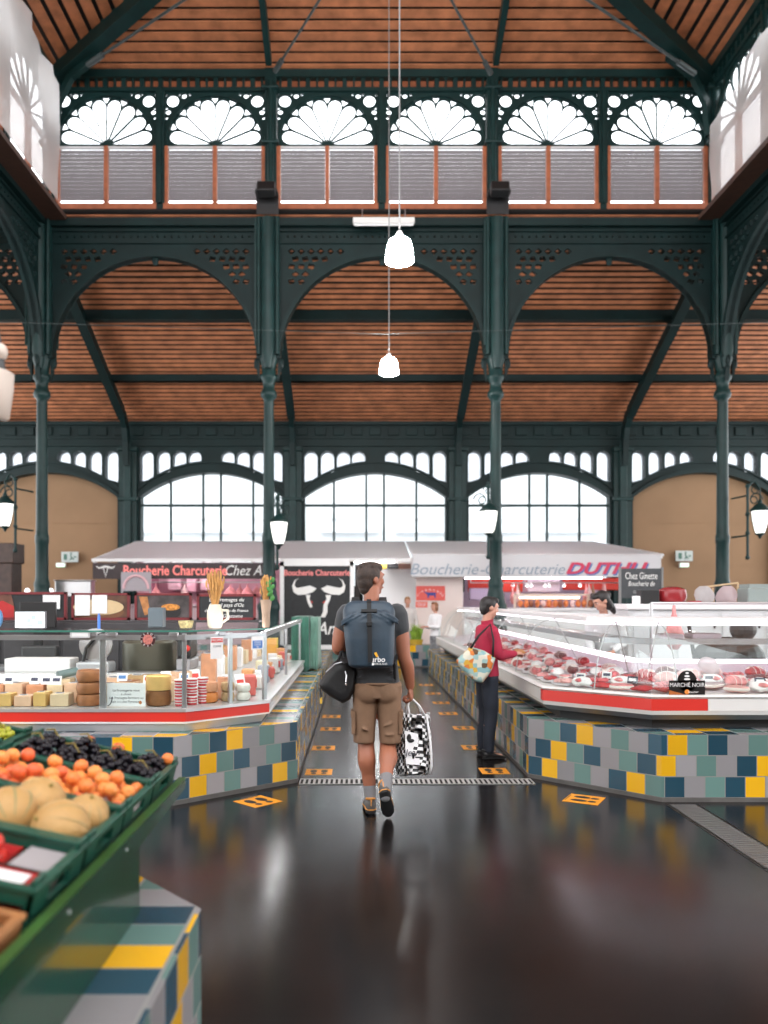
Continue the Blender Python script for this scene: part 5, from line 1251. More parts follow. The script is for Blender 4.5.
# ================================================================== FRUIT STAND
FG = mat('stand_green', (.006, .045, .022), .22, var=.12, vscale=4, coat=.4); FGE = mat('stand_green_edge', (.03, .09, .015), .45, var=.2)
TT = math.radians(12); OZ = .762; OX = -.777
def fp(u, v, w_): return Vector((OX - u * math.cos(TT) + w_ * math.sin(TT), v, OZ + u * math.sin(TT) + w_ * math.cos(TT)))
FR = Matrix(((-math.cos(TT), 0, math.sin(TT)), (0, 1, 0), (math.sin(TT), 0, math.cos(TT))))
st = thing('fruit_stand', 'green painted fruit stand with a low sloping top', 'stand', (-1.2, 2.2, .5))
mb = MB(); mb.box2((-.748, 1.25, .502), (-.728, 2.68, .785)); mb.build('side_panel', FG, st)
mb = MB(); vs = []
q = [(1.25, .735), (2.68, .735), (3.34, .76), (3.36, .775), (3.36, .80), (1.25, .80)]
mb.add([(x, y, z) for x in (-.7475, -.720) for y, z in q], [tuple(range(6)), tuple(reversed(range(6, 12)))] + [(k, (k + 1) % 6, 6 + (k + 1) % 6, 6 + k) for k in range(6)]); mb.build('front_rail', FG, st)
mb = MB(); mb.box2((-.748, 1.25, .8005), (-.7195, 3.36, .806)); mb.build('yellow_green_edge', FGE, st)  # top edge strip in a paler yellow-green than the panels
mb = MB(); A_ = [fp(0, 1.25, -.004), fp(1.3, 1.25, -.004), fp(1.3, 3.37, -.004), fp(0, 3.37, -.004)]; B_ = [fp(0, 1.25, -.03), fp(1.3, 1.25, -.03), fp(1.3, 3.37, -.03), fp(0, 3.37, -.03)]
mb.add(A_ + B_, [(0, 1, 2, 3), (7, 6, 5, 4), (0, 4, 5, 1), (1, 5, 6, 2), (2, 6, 7, 3), (3, 7, 4, 0)]); mb.build('sloping_top', FG, st)
mb = MB(); mb.box2((-2.0, 1.25, .502), (-.77, 1.29, .735)); mb.box2((-2.0, 2.62, .502), (-.77, 2.66, .735)); mb.build('end_panel', FG, st)
for k, yy in enumerate((1.5, 2.0, 2.5)):
    mb = MB(); mb.ell((-.7195, yy, .77), (.004, .006, .006), 8, 6); mb.build('screw', GREYM, st)
CRG = mat('crate_green', (.008, .068, .044), .35, var=.1); WOODC = mat('crate_wood', (.30, .13, .045), .6, var=.3)
def crate(label, u0, v0, L=.585, W=.362, H=.112, m=CRG, name='fruit_crate', ears=True):
    e = thing(name, label, 'crate', fp(u0 + L / 2, v0 + W / 2, 0)); t = .012
    def b3(mb, u_, u2, v_, v2, w1, w2, bev=0):
        c_ = fp((u_ + u2) / 2, (v_ + v2) / 2, (w1 + w2) / 2); mb.box(c_, (u2 - u_, v2 - v_, w2 - w1), FR, bev=bev)
    mb = MB(); b3(mb, u0, u0 + L, v0, v0 + W, .001, .009); mb.build('bottom', m, e)
    for (a, b, c1, d) in ((u0, u0 + L, v0, v0 + t), (u0, u0 + L, v0 + W - t, v0 + W)):
        mb = MB(); b3(mb, a, b, c1, d, .009, H * .45); b3(mb, a, b, c1, d, H * .62, H)
        for k in range(7): x = a + (b - a) * k / 6; b3(mb, max(a, x - .015), min(b, x + .015), c1, d, H * .45, H * .62)
        b3(mb, a - .004, b + .004, c1 - .006, d + .006, H - .012, H + .002, .003); mb.build('long_side', m, e)
    for (a, b) in ((u0, u0 + t), (u0 + L - t, u0 + L)):
        mb = MB(); b3(mb, a, b, v0, v0 + W, .009, H * .4); b3(mb, a, b, v0, v0 + W * .3, H * .4, H); b3(mb, a, b, v0 + W * .7, v0 + W, H * .4, H); b3(mb, a, b, v0 + W * .3, v0 + W * .7, H * .75, H)
        b3(mb, a - .006, b + .006, v0 - .004, v0 + W + .004, H - .012, H + .002, .003)
        if ears:
            for v1 in (v0, v0 + W - .07): b3(mb, a, b, v1, v1 + .07, H, H + .022, .004)
        mb.build('end_side', m, e)
    return e
V = [2.992, 2.618, 2.244, 1.870, 1.470]
crate('green crate heaped with black grapes', 0.0, V[0]); crate('green crate full of small orange-red apricots', 0.0, V[1]); crate('green crate holding the netted melons', 0.0, V[2]); crate('green crate with red punnets beside the melons', 0.0, V[3])
crate('shallow brown wooden crate in the bottom corner of the stand', 0.0, V[4], H=.07, m=WOODC, name='wooden_crate', ears=False)
crate('green crate of yellow-green grapes in the upper row', .62, V[0] + .0)
# black grapes: bunches of berries
GRB = mat('grape_black', (.006, .004, .008), .33, spec=.35, var=.5, vscale=30); GRY = mat('grape_yellow', (.36, .36, .02), .3, var=.25, vscale=30, sss=.1); STEM = mat('grape_stem', (.22, .16, .03), .6)
def grape_mesh(nm, m):
    mb = MB(); mb.ell((0, 0, 0), (1, 1, 1.08), 12, 8); o = mb.build(nm, m, smooth='all'); me = o.data; bpy.data.objects.remove(o); return me
GM = grape_mesh('grape', GRB); GY = grape_mesh('green_grape', GRY)
def bunch(label, group, u, v, w0, ru, rv, rw, n, me, r, seed):
    rr = random.Random(seed); c_ = fp(u, v, w0); e = thing('grape_bunch', label, 'grapes', c_, group)
    pts = []; tries = 0
    while len(pts) < n and tries < 4000:
        tries += 1; a = rr.uniform(0, 2 * PI); zz = rr.uniform(-.15, 1); s_ = math.sqrt(max(0, 1 - zz * zz))
        p = Vector((ru * s_ * math.cos(a), rv * s_ * math.sin(a), rw * zz))
        if all((p - q).length > 1.65 * r for q in pts): pts.append(p)
    for p in pts:
        o = bpy.data.objects.new('grape', me); COL.objects.link(o); o.parent = e; o.location = FR @ p
        k = r * rr.uniform(.9, 1.08); o.scale = (k, k, k); o.rotation_euler = (rr.uniform(0, 6), rr.uniform(0, 6), 0)
    mb = MB(); q = [c_ + FR @ Vector((-ru * .5, 0, rw * .9)), c_ + FR @ Vector((0, 0, rw * 1.1 + r * 1.2)), c_ + FR @ Vector((ru * .6, .01, rw * 1.0 + r))]; mb.tube(q, [.003, .004, .003], 6); mb.build('stem', STEM, e)
GL = 'bunch of black grapes in the heaped green crate'
k = 0
for iu in range(4):
    for iv in range(2):
        bunch(GL, 'bunches of black grapes', (.086 + iu * .137), V[0] + .104 + iv * .154, .068, .058, .074, .060 + .010 * (iu > 1) + .010 * ((iu + iv) % 2), 52, GM, .0143, 20 + k); k += 1
for iu in range(2):
    bunch('bunch of yellow-green grapes in the upper crate', 'bunches of yellow-green grapes', .722 + iu * .15, V[0] + .105, .075, .066, .07, .05, 40, GY, .0135, 70 + iu)
    bunch('bunch of yellow-green grapes in the upper crate', 'bunches of yellow-green grapes', .722 + iu * .15, V[0] + .258, .075, .066, .07, .05, 40, GY, .0135, 80 + iu)
# apricots
APR = [mat('apricot_a', (.74, .20, .04), .45, var=.3, vscale=18, sss=.1), mat('apricot_b', (.78, .27, .06), .45, var=.3, vscale=18, sss=.1), mat('apricot_c', (.70, .125, .035), .45, var=.35, vscale=18, sss=.1)]
def apricot_mesh(m):
    mb = MB(); n, mm = 16, 12; mb.ell((0, 0, 0), (1, 1, .95), n, mm)
    for v in mb.v:
        a = math.atan2(v.y, v.x); rr = math.hypot(v.x, v.y)
        if v.z > .6: v.z -= .22 * math.exp(-(rr / .25) ** 2)
        if abs(a) < .35: 
            f = 1 - .06 * math.cos(a / .35 * PI / 2); v.x *= f; v.y *= f
    o = mb.build('apricot', m, smooth='all'); me = o.data; bpy.data.objects.remove(o); return me
AM = [apricot_mesh(m) for m in APR]
mb = MB(); c_ = fp(.2925, V[1] + .181, .032); mb.box(c_, (.55, .325, .044), FR); tag(mb.build('paper_liner', mat('liner', (.45, .42, .42), .8)), 'pale paper liner under the apricots', 'liner')
ra = .0282; AL_ = 'small orange-red apricot in the heap between grapes and melons'
def apricot(p, r=ra, label=AL_, group='apricots in the green crate'):
    o = bpy.data.objects.new('apricot', AM[rng.choice((0, 0, 1, 1, 2))]); COL.objects.link(o); o.location = p; k_ = r * rng.uniform(.9, 1.0); o.scale = (k_, k_ * .97, k_ * .93); o.rotation_euler = (rng.uniform(0, 6), rng.uniform(0, 6), rng.uniform(0, 6)); tag(o, label, 'fruit', group)
heap = []; tries = 0
while len(heap) < 84 and tries < 20000:
    tries += 1; lv = (0, .021, .042)[min(2, tries // 5000)]
    p = fp(rng.uniform(.045, .54), V[1] + rng.uniform(.046, .316), .056 + ra + lv)
    if all((p - q).length > 1.98 * ra for q in heap): heap.append(p)
for p in heap: apricot(p)
for (u, v, nm) in ((.03, .30, 'apricot at the aisle corner of the black grape crate'), (.24, .31, 'apricot lying on the black grapes beside the far rim'), (.36, .31, 'apricot on the far rim side of the black grapes, deeper in the stand')):
    apricot(fp(u, V[0] + v, -.018 + .148), .026, nm, None)
# melons
MEL = mat('melon_skin', (.46, .27, .095), .55, var=.14, vscale=6, bump=.35, bscale=70); MELG2 = mat('melon_rib_pale', (.36, .26, .11), .6, var=.2); MELG = mat('melon_rib', (.20, .22, .10), .6, var=.3)
def melon(label, px, py, Y, r, rot):
    c_ = at(px, py, Y); e = thing('melon', label, 'melon', c_); R = Matrix.Rotation(rot[0], 3, 'X') @ Matrix.Rotation(rot[1], 3, 'Y')
    mb = MB(); n, m_ = 40, 20; mb.ell((0, 0, 0), (r, r, r * .97), n, m_)
    for v in mb.v:
        a = math.atan2(v.y, v.x); f = 1 - .012 * (0.5 + .5 * math.cos(10 * a)) ** 6; v.x *= f; v.y *= f
    mb.v = [c_ + R @ v for v in mb.v]; mb.build('rind', MEL, e, smooth='all')
    mb = MB()
    for k in range(10):
        a = 2 * PI * k / 10; P = [c_ + R @ Vector((r * .982 * math.cos(t) * math.cos(a), r * .982 * math.cos(t) * math.sin(a), r * .955 * math.sin(t))) for t in [-1.25 + 2.5 * j / 12 for j in range(13)]]; mb.tube(P, [.0012 + .0022 * math.sin(PI * j / 12) for j in range(13)], 5)
    mb.build('green_groove', MELG if 'dark green' in label else MELG2, e)
    mb = MB(); mb.tube([c_ + R @ Vector((0, 0, r * .95)), c_ + R @ Vector((.004, 0, r * 1.05))], .006, 6); mb.build('stalk', STEM, e)
melon('netted melon with dark green grooves at the picture edge', 9, 815, 2.36, .084, (1.9, .5))
melon('paler netted melon behind the others against the apricots', 39, 803, 2.508, .082, (.4, .6))
melon('plump netted melon in the middle of the crate', 60, 829, 2.345, .086, (.9, -.6))
melon('smaller netted melon in the aisle corner of its crate', 87, 815, 2.47, .066, (.3, .3))
# punnets
TOM = mat('tomato_red', (.60, .03, .02), .3, var=.25, vscale=20); PUNR = mat('punnet_red', (.40, .02, .02), .35); PUNB = mat('punnet_black', (.02, .012, .012), .4)
for k, (u, v, hw, hv, lb) in enumerate(((.085, V[3] + .255, .058, .085, 'pale paper-topped punnet against the melon crate'), (.095, V[3] + .088, .066, .062, 'red and black rimmed punnet with a white label'), (.245, V[3] + .18, .084, .155, 'open punnet of red tomatoes at the picture edge'))):
    e = thing('punnet', lb, 'punnet', fp(u, v, .01)); mb = MB(); H_ = (.075, .085, .075)[k]
    ring = lambda s_, w_: [fp(u + a * hw * s_, v + b * hv * s_, w_) for a, b in ((-1, -1), (1, -1), (1, 1), (-1, 1))]
    mb.loft([ring(.86, .011), ring(1, H_), ring(.96, H_), ring(.84, .02)]); mb.build('tray', (mat('punnet_clear', (.45, .43, .43), .4), PUNR, PUNR)[k], e)
    if k == 0: mb = MB(); mb.box(fp(u, v, H_ + .004), (hw * 1.96, hv * 1.96, .006), FR, bev=.002); mb.build('paper_top', mat('lid_white', (.34, .32, .33), .6), e)
    if k == 1:
        mb = MB(); mb.box(fp(u, v, H_ + .004), (hw * 1.96, hv * 1.96, .006), FR, bev=.002); mb.build('red_lid', PUNR, e); mb = MB(); mb.box(fp(u, v, H_ + .0095), (hw * 1.3, hv * .95, .003), FR); mb.build('white_label', PAPER, e)
        mb = MB()
        for a, b, c_, d2 in ((-1, -1, 1, -.86), (-1, .86, 1, 1), (-1, -1, -.86, 1), (.86, -1, 1, 1)): mb.box(fp(u + hw * (a + c_) / 2, v + hv * (b + d2) / 2, H_ + .009), (hw * (c_ - a), hv * (d2 - b), .006), FR)
        mb.build('black_rim', PUNB, e)
mb_t = MB(); mb_t.ell((0, 0, 0), (1, 1, .9), 14, 10); o_ = mb_t.build('tomato', TOM, smooth='all'); TM = o_.data; bpy.data.objects.remove(o_)
for i in range(3):
    for j in range(4):
        o = bpy.data.objects.new('tomato', TM); COL.objects.link(o); o.location = fp(.245 - .045 + i * .045, V[3] + .18 - .105 + j * .07, .022 + .029); o.scale = (.0222, .03, .03); tag(o, 'round red tomato in the open punnet at the picture edge', 'tomato', 'tomatoes in the open punnet')
for i in range(2):
    for j in range(3):
        o = bpy.data.objects.new('tomato', TM); COL.objects.link(o); o.location = fp(.245 - .031 + i * .062, V[3] + .18 - .075 + j * .07, .022 + .083); o.scale = (.03, .03, .03); tag(o, 'round red tomato in the open punnet at the picture edge', 'tomato', 'tomatoes in the open punnet')
for i in range(0):
    for j in range(3):
        o = bpy.data.objects.new('fig', TM); COL.objects.link(o); o.location = fp(.07 + i * .085, V[4] + .08 + j * .1, .012 + .036); o.scale = (.036, .036, .04); tag(o, 'dark red fruit in the brown wooden crate', 'fruit', 'fruit in the wooden crate')
# price card over the white area behind apricots
# ================================================================== CHEESES AND GROCERIES IN THE CHEESE CASE
def cmat(n, c, v=.15, s=14, r=.5): return mat(n, c, r, var=v, vscale=s)
RIND_BR = cmat('rind_brown', (.29, .11, .04), .25); RIND_OR = cmat('rind_orange', (.58, .18, .035)); RIND_PK = cmat('rind_peach', (.56, .25, .13)); RIND_BG = cmat('rind_beige', (.42, .27, .13)); RIND_WH = cmat('rind_white', (.72, .68, .62), .06)
PASTE_Y = cmat('paste_yellow', (.60, .38, .13), .08); PASTE_P = cmat('paste_pale', (.62, .47, .30), .06); PASTE_C = cmat('paste_cream', (.64, .41, .27), .08)
WRAP = glassmat('cling_wrap', (1, .98, .96), .3, .18, (.8, .76, .74)); LABW = mat('label_white', (.75, .74, .74), .6); LABD = mat('label_dark', (.05, .05, .09), .6, var=.8, vscale=60)
def wheel(label, x, y, z, r, h, m, group=None, cat='cheese'):
    e = thing('round_cheese', label, cat, (x, y, z), group); mb = MB(); b = min(.018, h * .3)
    mb.lathe([(r - b, z), (r - b * .3, z + b * .3), (r + .004, z + h * .5), (r - b * .3, z + h - b * .3), (r - b, z + h), (0.001, z + h)], (x, y, 0), 28); mb.build('rind', m, e, smooth=True)
    return e
def block(label, x, y, z, w_, d, h, m, rot=0.0, group=None, lab=True, top=None):
    e = thing('cheese_block', label, 'cheese', (x, y, z), group); mb = MB(); mb.box((x, y, z + h / 2), (w_, d, h), rot, bev=.006); mb.build('paste', m, e)
    R = Matrix.Rotation(rot, 3, 'Z')
    if top: mb = MB(); mb.box((x, y, z + h + .002), (w_ * .99, d * .99, .004), rot); mb.build('rind', top, e)
    if lab:
        mb = MB(); mb.box(Vector((x, y, z + h + .004)) + R @ Vector((-w_ * .1, -d * .1, 0)), (w_ * .42, d * .45, .003), rot); mb.build('label', LABW, e)
        mb = MB(); mb.box(Vector((x, y, z + h + .0062)) + R @ Vector((-w_ * .1, -d * .1, 0)), (w_ * .34, d * .3, .002), rot); mb.build('label_print', LABD, e)
    return e
def wedge(label, x, y, z, r, h, m, rm, rot, ang=.9, group=None):
    e = thing('cheese_wedge', label, 'cheese', (x, y, z), group); mb = MB(); n = 8
    arc = [(x + r * math.cos(rot + ang * (k / n - .5)), y + r * math.sin(rot + ang * (k / n - .5))) for k in range(n + 1)]
    mb.prism([(x, y)] + arc, z, z + h); mb.build('paste', m, e)
    mb = MB(); o = [(x + (r + .006) * math.cos(rot + ang * (k / n - .5)), y + (r + .006) * math.sin(rot + ang * (k / n - .5))) for k in range(n + 1)]
    mb.prism(arc + o[::-1], z, z + h + .003); mb.build('rind', rm, e); return e
def tub(label, x, y, z, r, h, group):
    e = thing('striped_tub', label, 'tub', (x, y, z), group); mb = MB(); mb.lathe([(r * .9, z), (r, z + h * .9), (r * 1.02, z + h)], (x, y, 0), 20); mb.build('body', mat('tub_red', (.55, .05, .06), .4), e, smooth=True)
    for k in (.28, .62): mb = MB(); rr = r * (.9 + .11 * k) + .0015; mb.lathe([(rr, z + h * k), (rr + .0006, z + h * (k + .13))], (x, y, 0), 20); mb.build('white_stripe', LABW, e)
    mb = MB(); mb.lathe([(r * 1.04, z + h), (r * 1.04, z + h + .008), (r * .9, z + h + .009)], (x, y, 0), 20); mb.build('lid', LABW, e)
def minicard(label, x, y, z, w_, h, m=None, rot=0.0, mark=None, group='little price cards among the cheeses', name='price_card', tilt=-.25):
    e = thing(name, label, 'price card', (x, y, z), group); R = Matrix.Rotation(rot, 3, 'Z') @ Matrix.Rotation(tilt, 3, 'X')
    mb = MB(); mb.box(Vector((x, y, z)) + R @ Vector((0, 0, h / 2)), (w_, .003, h), R); mb.build('card_board', m or LABW, e)
    mb = MB(); mb.box(Vector((x, y, z)) + R @ Vector((0, -.0025, h * .55)), (w_ * .7, .002, h * .4), R); mb.build('card_print', mark or LABD, e)
    return e
def cx(px, Y): return (px - CX) * Y / F
ZD = .702
# front row along the straight glass
FRW = 'in the front row, %s from the thick grey post'
for k, (px, w_, h, m) in enumerate([(62, .145, .10, PASTE_P), (43, .10, .11, PASTE_Y), (26, .135, .085, PASTE_C), (6, .13, .10, PASTE_Y)]):
    block('wrapped pale cheese block ' + FRW % ORD[k], cx(px, 6.44), 6.44, ZD, w_, .15, h, m, rng.uniform(-.06, .06))
for k in range(3):
    wheel('thick brown cheese wheel in the stack of three behind the corner post, %s' % ['bottom', 'middle', 'top'][k], cx(90, 6.46), 6.46, ZD + .096 * k, .105, .094, RIND_BR)
x = cx(158, 6.44)
e = wheel('half brown and half yellow round cheese beside the large printed card', x, 6.46, ZD, .10, .125, cmat('rind_dark', (.20, .08, .025), .2)); mb = MB(); mb.lathe([(.101, ZD + .126), (.101, ZD + .235), (.09, ZD + .243)], (x, 6.46, 0), 28); mb.build('yellow_half', PASTE_Y, e, smooth=True)
for k, (px, yy, j) in enumerate([(180, 6.42, 0), (180, 6.42, 1), (180, 6.42, 2), (192, 6.50, 0), (192, 6.50, 1), (192, 6.50, 2), (203, 6.59, 0), (203, 6.59, 1), (203, 6.59, 2)]):
    tub('red and white striped tub, %s of the %s stack from the two-tone cheese' % (['bottom', 'middle', 'top'][j], ORD[k // 3]), cx(px, yy), yy, ZD + j * .072, .043, .060, 'striped tubs')
def angled(t, d): return along(CH, 1, .80 - t, d)[0]
for k, (t, d, r, h, m, lb) in enumerate([(.345, .21, .078, .085, RIND_OR, 'bottom orange cheese wheel of the pair behind the angled glass'), (.345, .21, .078, .085, RIND_PK, 'top peach cheese wheel of the pair behind the angled glass'),
                                         (.50, .16, .056, .08, RIND_BG, 'bottom small beige cheese of the pair behind the angled glass'), (.50, .16, .056, .08, RIND_BG, 'top small beige cheese of the pair behind the angled glass'),
                                         (.635, .13, .062, .07, RIND_WH, 'bottom white cheese beside the aisle corner post'), (.635, .13, .062, .07, RIND_WH, 'top white cheese beside the aisle corner post')]):
    p = angled(t, d); wheel(lb, p.x, p.y, ZD + (k % 2) * (h + .002), r, h, m)
p = angled(.33, .64); block('square pale cheese behind the pair of orange wheels', p.x, p.y, .802, .17, .13, .13, PASTE_C, .8)
p = angled(.56, .30); block('peach wrapped block behind the small beige cheeses', p.x, p.y, ZD, .08, .10, .19, RIND_PK, .8)
# second row
SRW = 'in the second row, %s from the thick grey post'
for k, (px, w_, h, m) in enumerate([(76, .14, .16, PASTE_C), (58, .13, .15, PASTE_P), (38, .14, .15, RIND_PK), (18, .15, .16, PASTE_C), (0, .13, .15, RIND_PK)]):
    block('pinkish wrapped cheese block ' + SRW % ORD[k], cx(px, 6.66), 6.66, ZD, w_, .16, h, m, rng.uniform(-.08, .08))
for k, (px, y, w_, h, m) in enumerate([(112, 6.70, .16, .15, PASTE_Y), (130, 6.72, .13, .17, PASTE_C), (148, 6.74, .15, .14, PASTE_C), (166, 6.72, .16, .16, PASTE_P)]):
    block('cut cheese block behind the large printed card, %s along from the corner post' % ORD[k], cx(px, y), y, ZD, w_, .15, h, m, rng.uniform(-.15, .15), top=RIND_BR if k == 1 else None)
# third row on the rear step
for k, (px, w_, h, m) in enumerate([(60, .22, .07, PASTE_P), (92, .18, .09, PASTE_Y), (116, .18, .08, PASTE_C), (140, .2, .1, RIND_BG), (170, .2, .09, PASTE_C)]):
    block('cheese block on the raised rear step, %s from the polystyrene box' % ORD[k], cx(px, 6.93), 6.93, .802, w_, .16, h, m, rng.uniform(-.1, .1))
# price cards: rows of small cards standing on the cheeses
for k, (px, Y, z, m2) in enumerate([(56, 6.60, .853, None), (46, 6.60, .853, None), (34, 6.62, .855, None), (8, 6.60, .855, None), (122, 6.66, .87, mat('card_bluepr', (.08, .2, .45), .6)), (148, 6.68, .853, RED), (166, 6.66, .865, None), (100, 6.88, .895, mat('card_bluepr', (0, 0, 0))), (184, 6.80, .86, mat('card_bluepr', (0, 0, 0)))]):
    minicard('little printed price card among the cheeses, %s from the till screen end' % ORD[k], cx(px, Y), Y, z, .085, .07, None, rng.uniform(-.2, .2), m2)
for k, (t, d, z, m2) in enumerate([(.62, .30, .712, RED), (.72, .26, .712, RED), (.47, .60, .803, RED), (.2, .62, .803, None)]):
    p = angled(t, d); minicard('white price card behind the angled glass, %s from the aisle corner' % ORD[k], p.x, p.y, z, .10, .20 if k < 2 else .14, None, .75, m2)
# things behind: polystyrene box, rolls, machines
mb = MB(); a, b = at(3, 672, 7.2), at(69, 656, 7.2); mb.box2((a.x, 7.22, .892), (b.x, 7.46, 1.02), bev=.012); tag(mb.build('polystyrene_box', mat('polystyrene', (.78, .76, .75), .8)), 'long white polystyrene box on the grey worktop', 'box')
mb = MB(); c_ = cx(70, 6.98); mb.tube([(c_ - .06, 6.86, .905), (c_ + .06, 6.98, .93)], .035, 16); o = mb.build('film_roll', mat('roll_teal', (.14, .2, .2), .4)); tag(o, 'grey green roll lying beside the polystyrene box', 'roll')
mb = MB(); mb.box2((cx(25, 7.6), 7.5, .892), (cx(60, 7.6), 7.62, 1.12), bev=.02); tag(mb.build('label_printer', mat('printer_dark', (.035, .036, .038), .4)), 'dark label printer behind the polystyrene box', 'printer')
c_ = Vector((cx(96, 7.3), 7.3, .892)); e = thing('cheese_slicer', 'grey cheese slicer with a dark curved arm behind the brown wheels', 'slicer', c_)
mb = MB(); mb.box(c_ + Vector((0, 0, .05)), (.30, .22, .10), bev=.02); mb.build('base', mat('slicer_grey', (.5, .5, .52), .3, .4), e); mb = MB(); mb.lathe([(.15, -.015), (.15, .015)], c_ + Vector((0, 0, .25)), 28, axis=Matrix.Rotation(PI / 2, 3, 'X')); mb.build('blade', STEEL, e)
mb = MB(); mb.tube([c_ + Vector((-.1, -.06, .08)), c_ + Vector((-.07, -.06, .22)), c_ + Vector((.02, -.06, .33)), c_ + Vector((.1, -.06, .36))], .016, 8); mb.build('arm', BLACK, e)
c_ = Vector((cx(150, 7.8), 7.8, HB + .002)); mb = MB(); mb.lathe([(.24, 0), (.26, .1), (.26, .62), (.24, .64), (.22, .60)], c_, 28); tag(mb.build('steel_vat', mat('vat_olive', (.12, .112, .085), .35, .4), smooth=True), 'large grey olive vat behind the cheeses under the round badge', 'vat')
c_ = Vector((-1.607, 7.6, .902)); e = thing('counter_machine', 'black countertop machine with a red button behind the angled glass', 'machine', c_)
mb = MB(); mb.box(c_ + Vector((0, 0, .05)), (.13, .4, .10), bev=.01); mb.build('stand', mat('mach_grey', (.35, .34, .36), .4), e); mb = MB(); mb.box(c_ + Vector((0, 0, .23)), (.12, .36, .26), bev=.03); mb.build('body', BLACK, e); mb = MB(); mb.ell(c_ + Vector((.03, -.18, .2)), (.03, .02, .03), 10, 8); mb.build('red_button', RED, e)
# groceries along the aisle side
gcols = [(.72, .68, .66), (.65, .30, .12), (.60, .12, .10), (.70, .6, .4), (.35, .35, .4), (.75, .72, .72)]
for k in range(15):
    t = .45 + k * .265; p, a = along(CH, 0, t, .20 + .05 * (k % 2)); h = .12 + .09 * ((k * 7) % 4) / 3
    e = thing('grocery_packet', 'upright packet behind the aisle side glass, %s from the draped stand' % ORD[k], 'packet', (p.x, p.y, ZD), 'packets along the aisle side glass'); mb = MB(); mb.box((p.x, p.y, ZD + h / 2 + .001), (.11, .13, h), .1 * ((k % 3) - 1), bev=.012); mb.build('packet', mat('packet_%d' % (k % 6), gcols[k % 6], .45), e)
    mb = MB(); mb.box((p.x + .057, p.y, ZD + h * .6), (.012, .08, h * .4), .1 * ((k % 3) - 1)); mb.build('label', LABW if k % 2 else RED, e)
for k in range(9):
    t = .6 + k * .42; p, a = along(CH, 0, t, .60); block('wrapped block in the rear row along the aisle, %s from the draped stand' % ORD[k], p.x, p.y, .802 , .13, .2, .16 + .05 * (k % 3), (PASTE_P, WHITE_P, RIND_PK)[k % 3], .05 * (k % 3), 'blocks in the rear row along the aisle')
# two tall coloured cartons near the draped stand
for k, (t, col, lb) in enumerate(((.30, (.75, .36, .08), 'tall orange carton beside the draped stand'), (.12, (.62, .45, .05), 'yellow carton against the draped stand'))):
    p, a = along(CH, 0, t, .42); mb = MB(); mb.box((p.x, p.y, ZD + .16), (.14, .09, .318), None, bev=.006); tag(mb.build('carton', mat('carton_%d' % k, col, .5)), lb, 'carton')

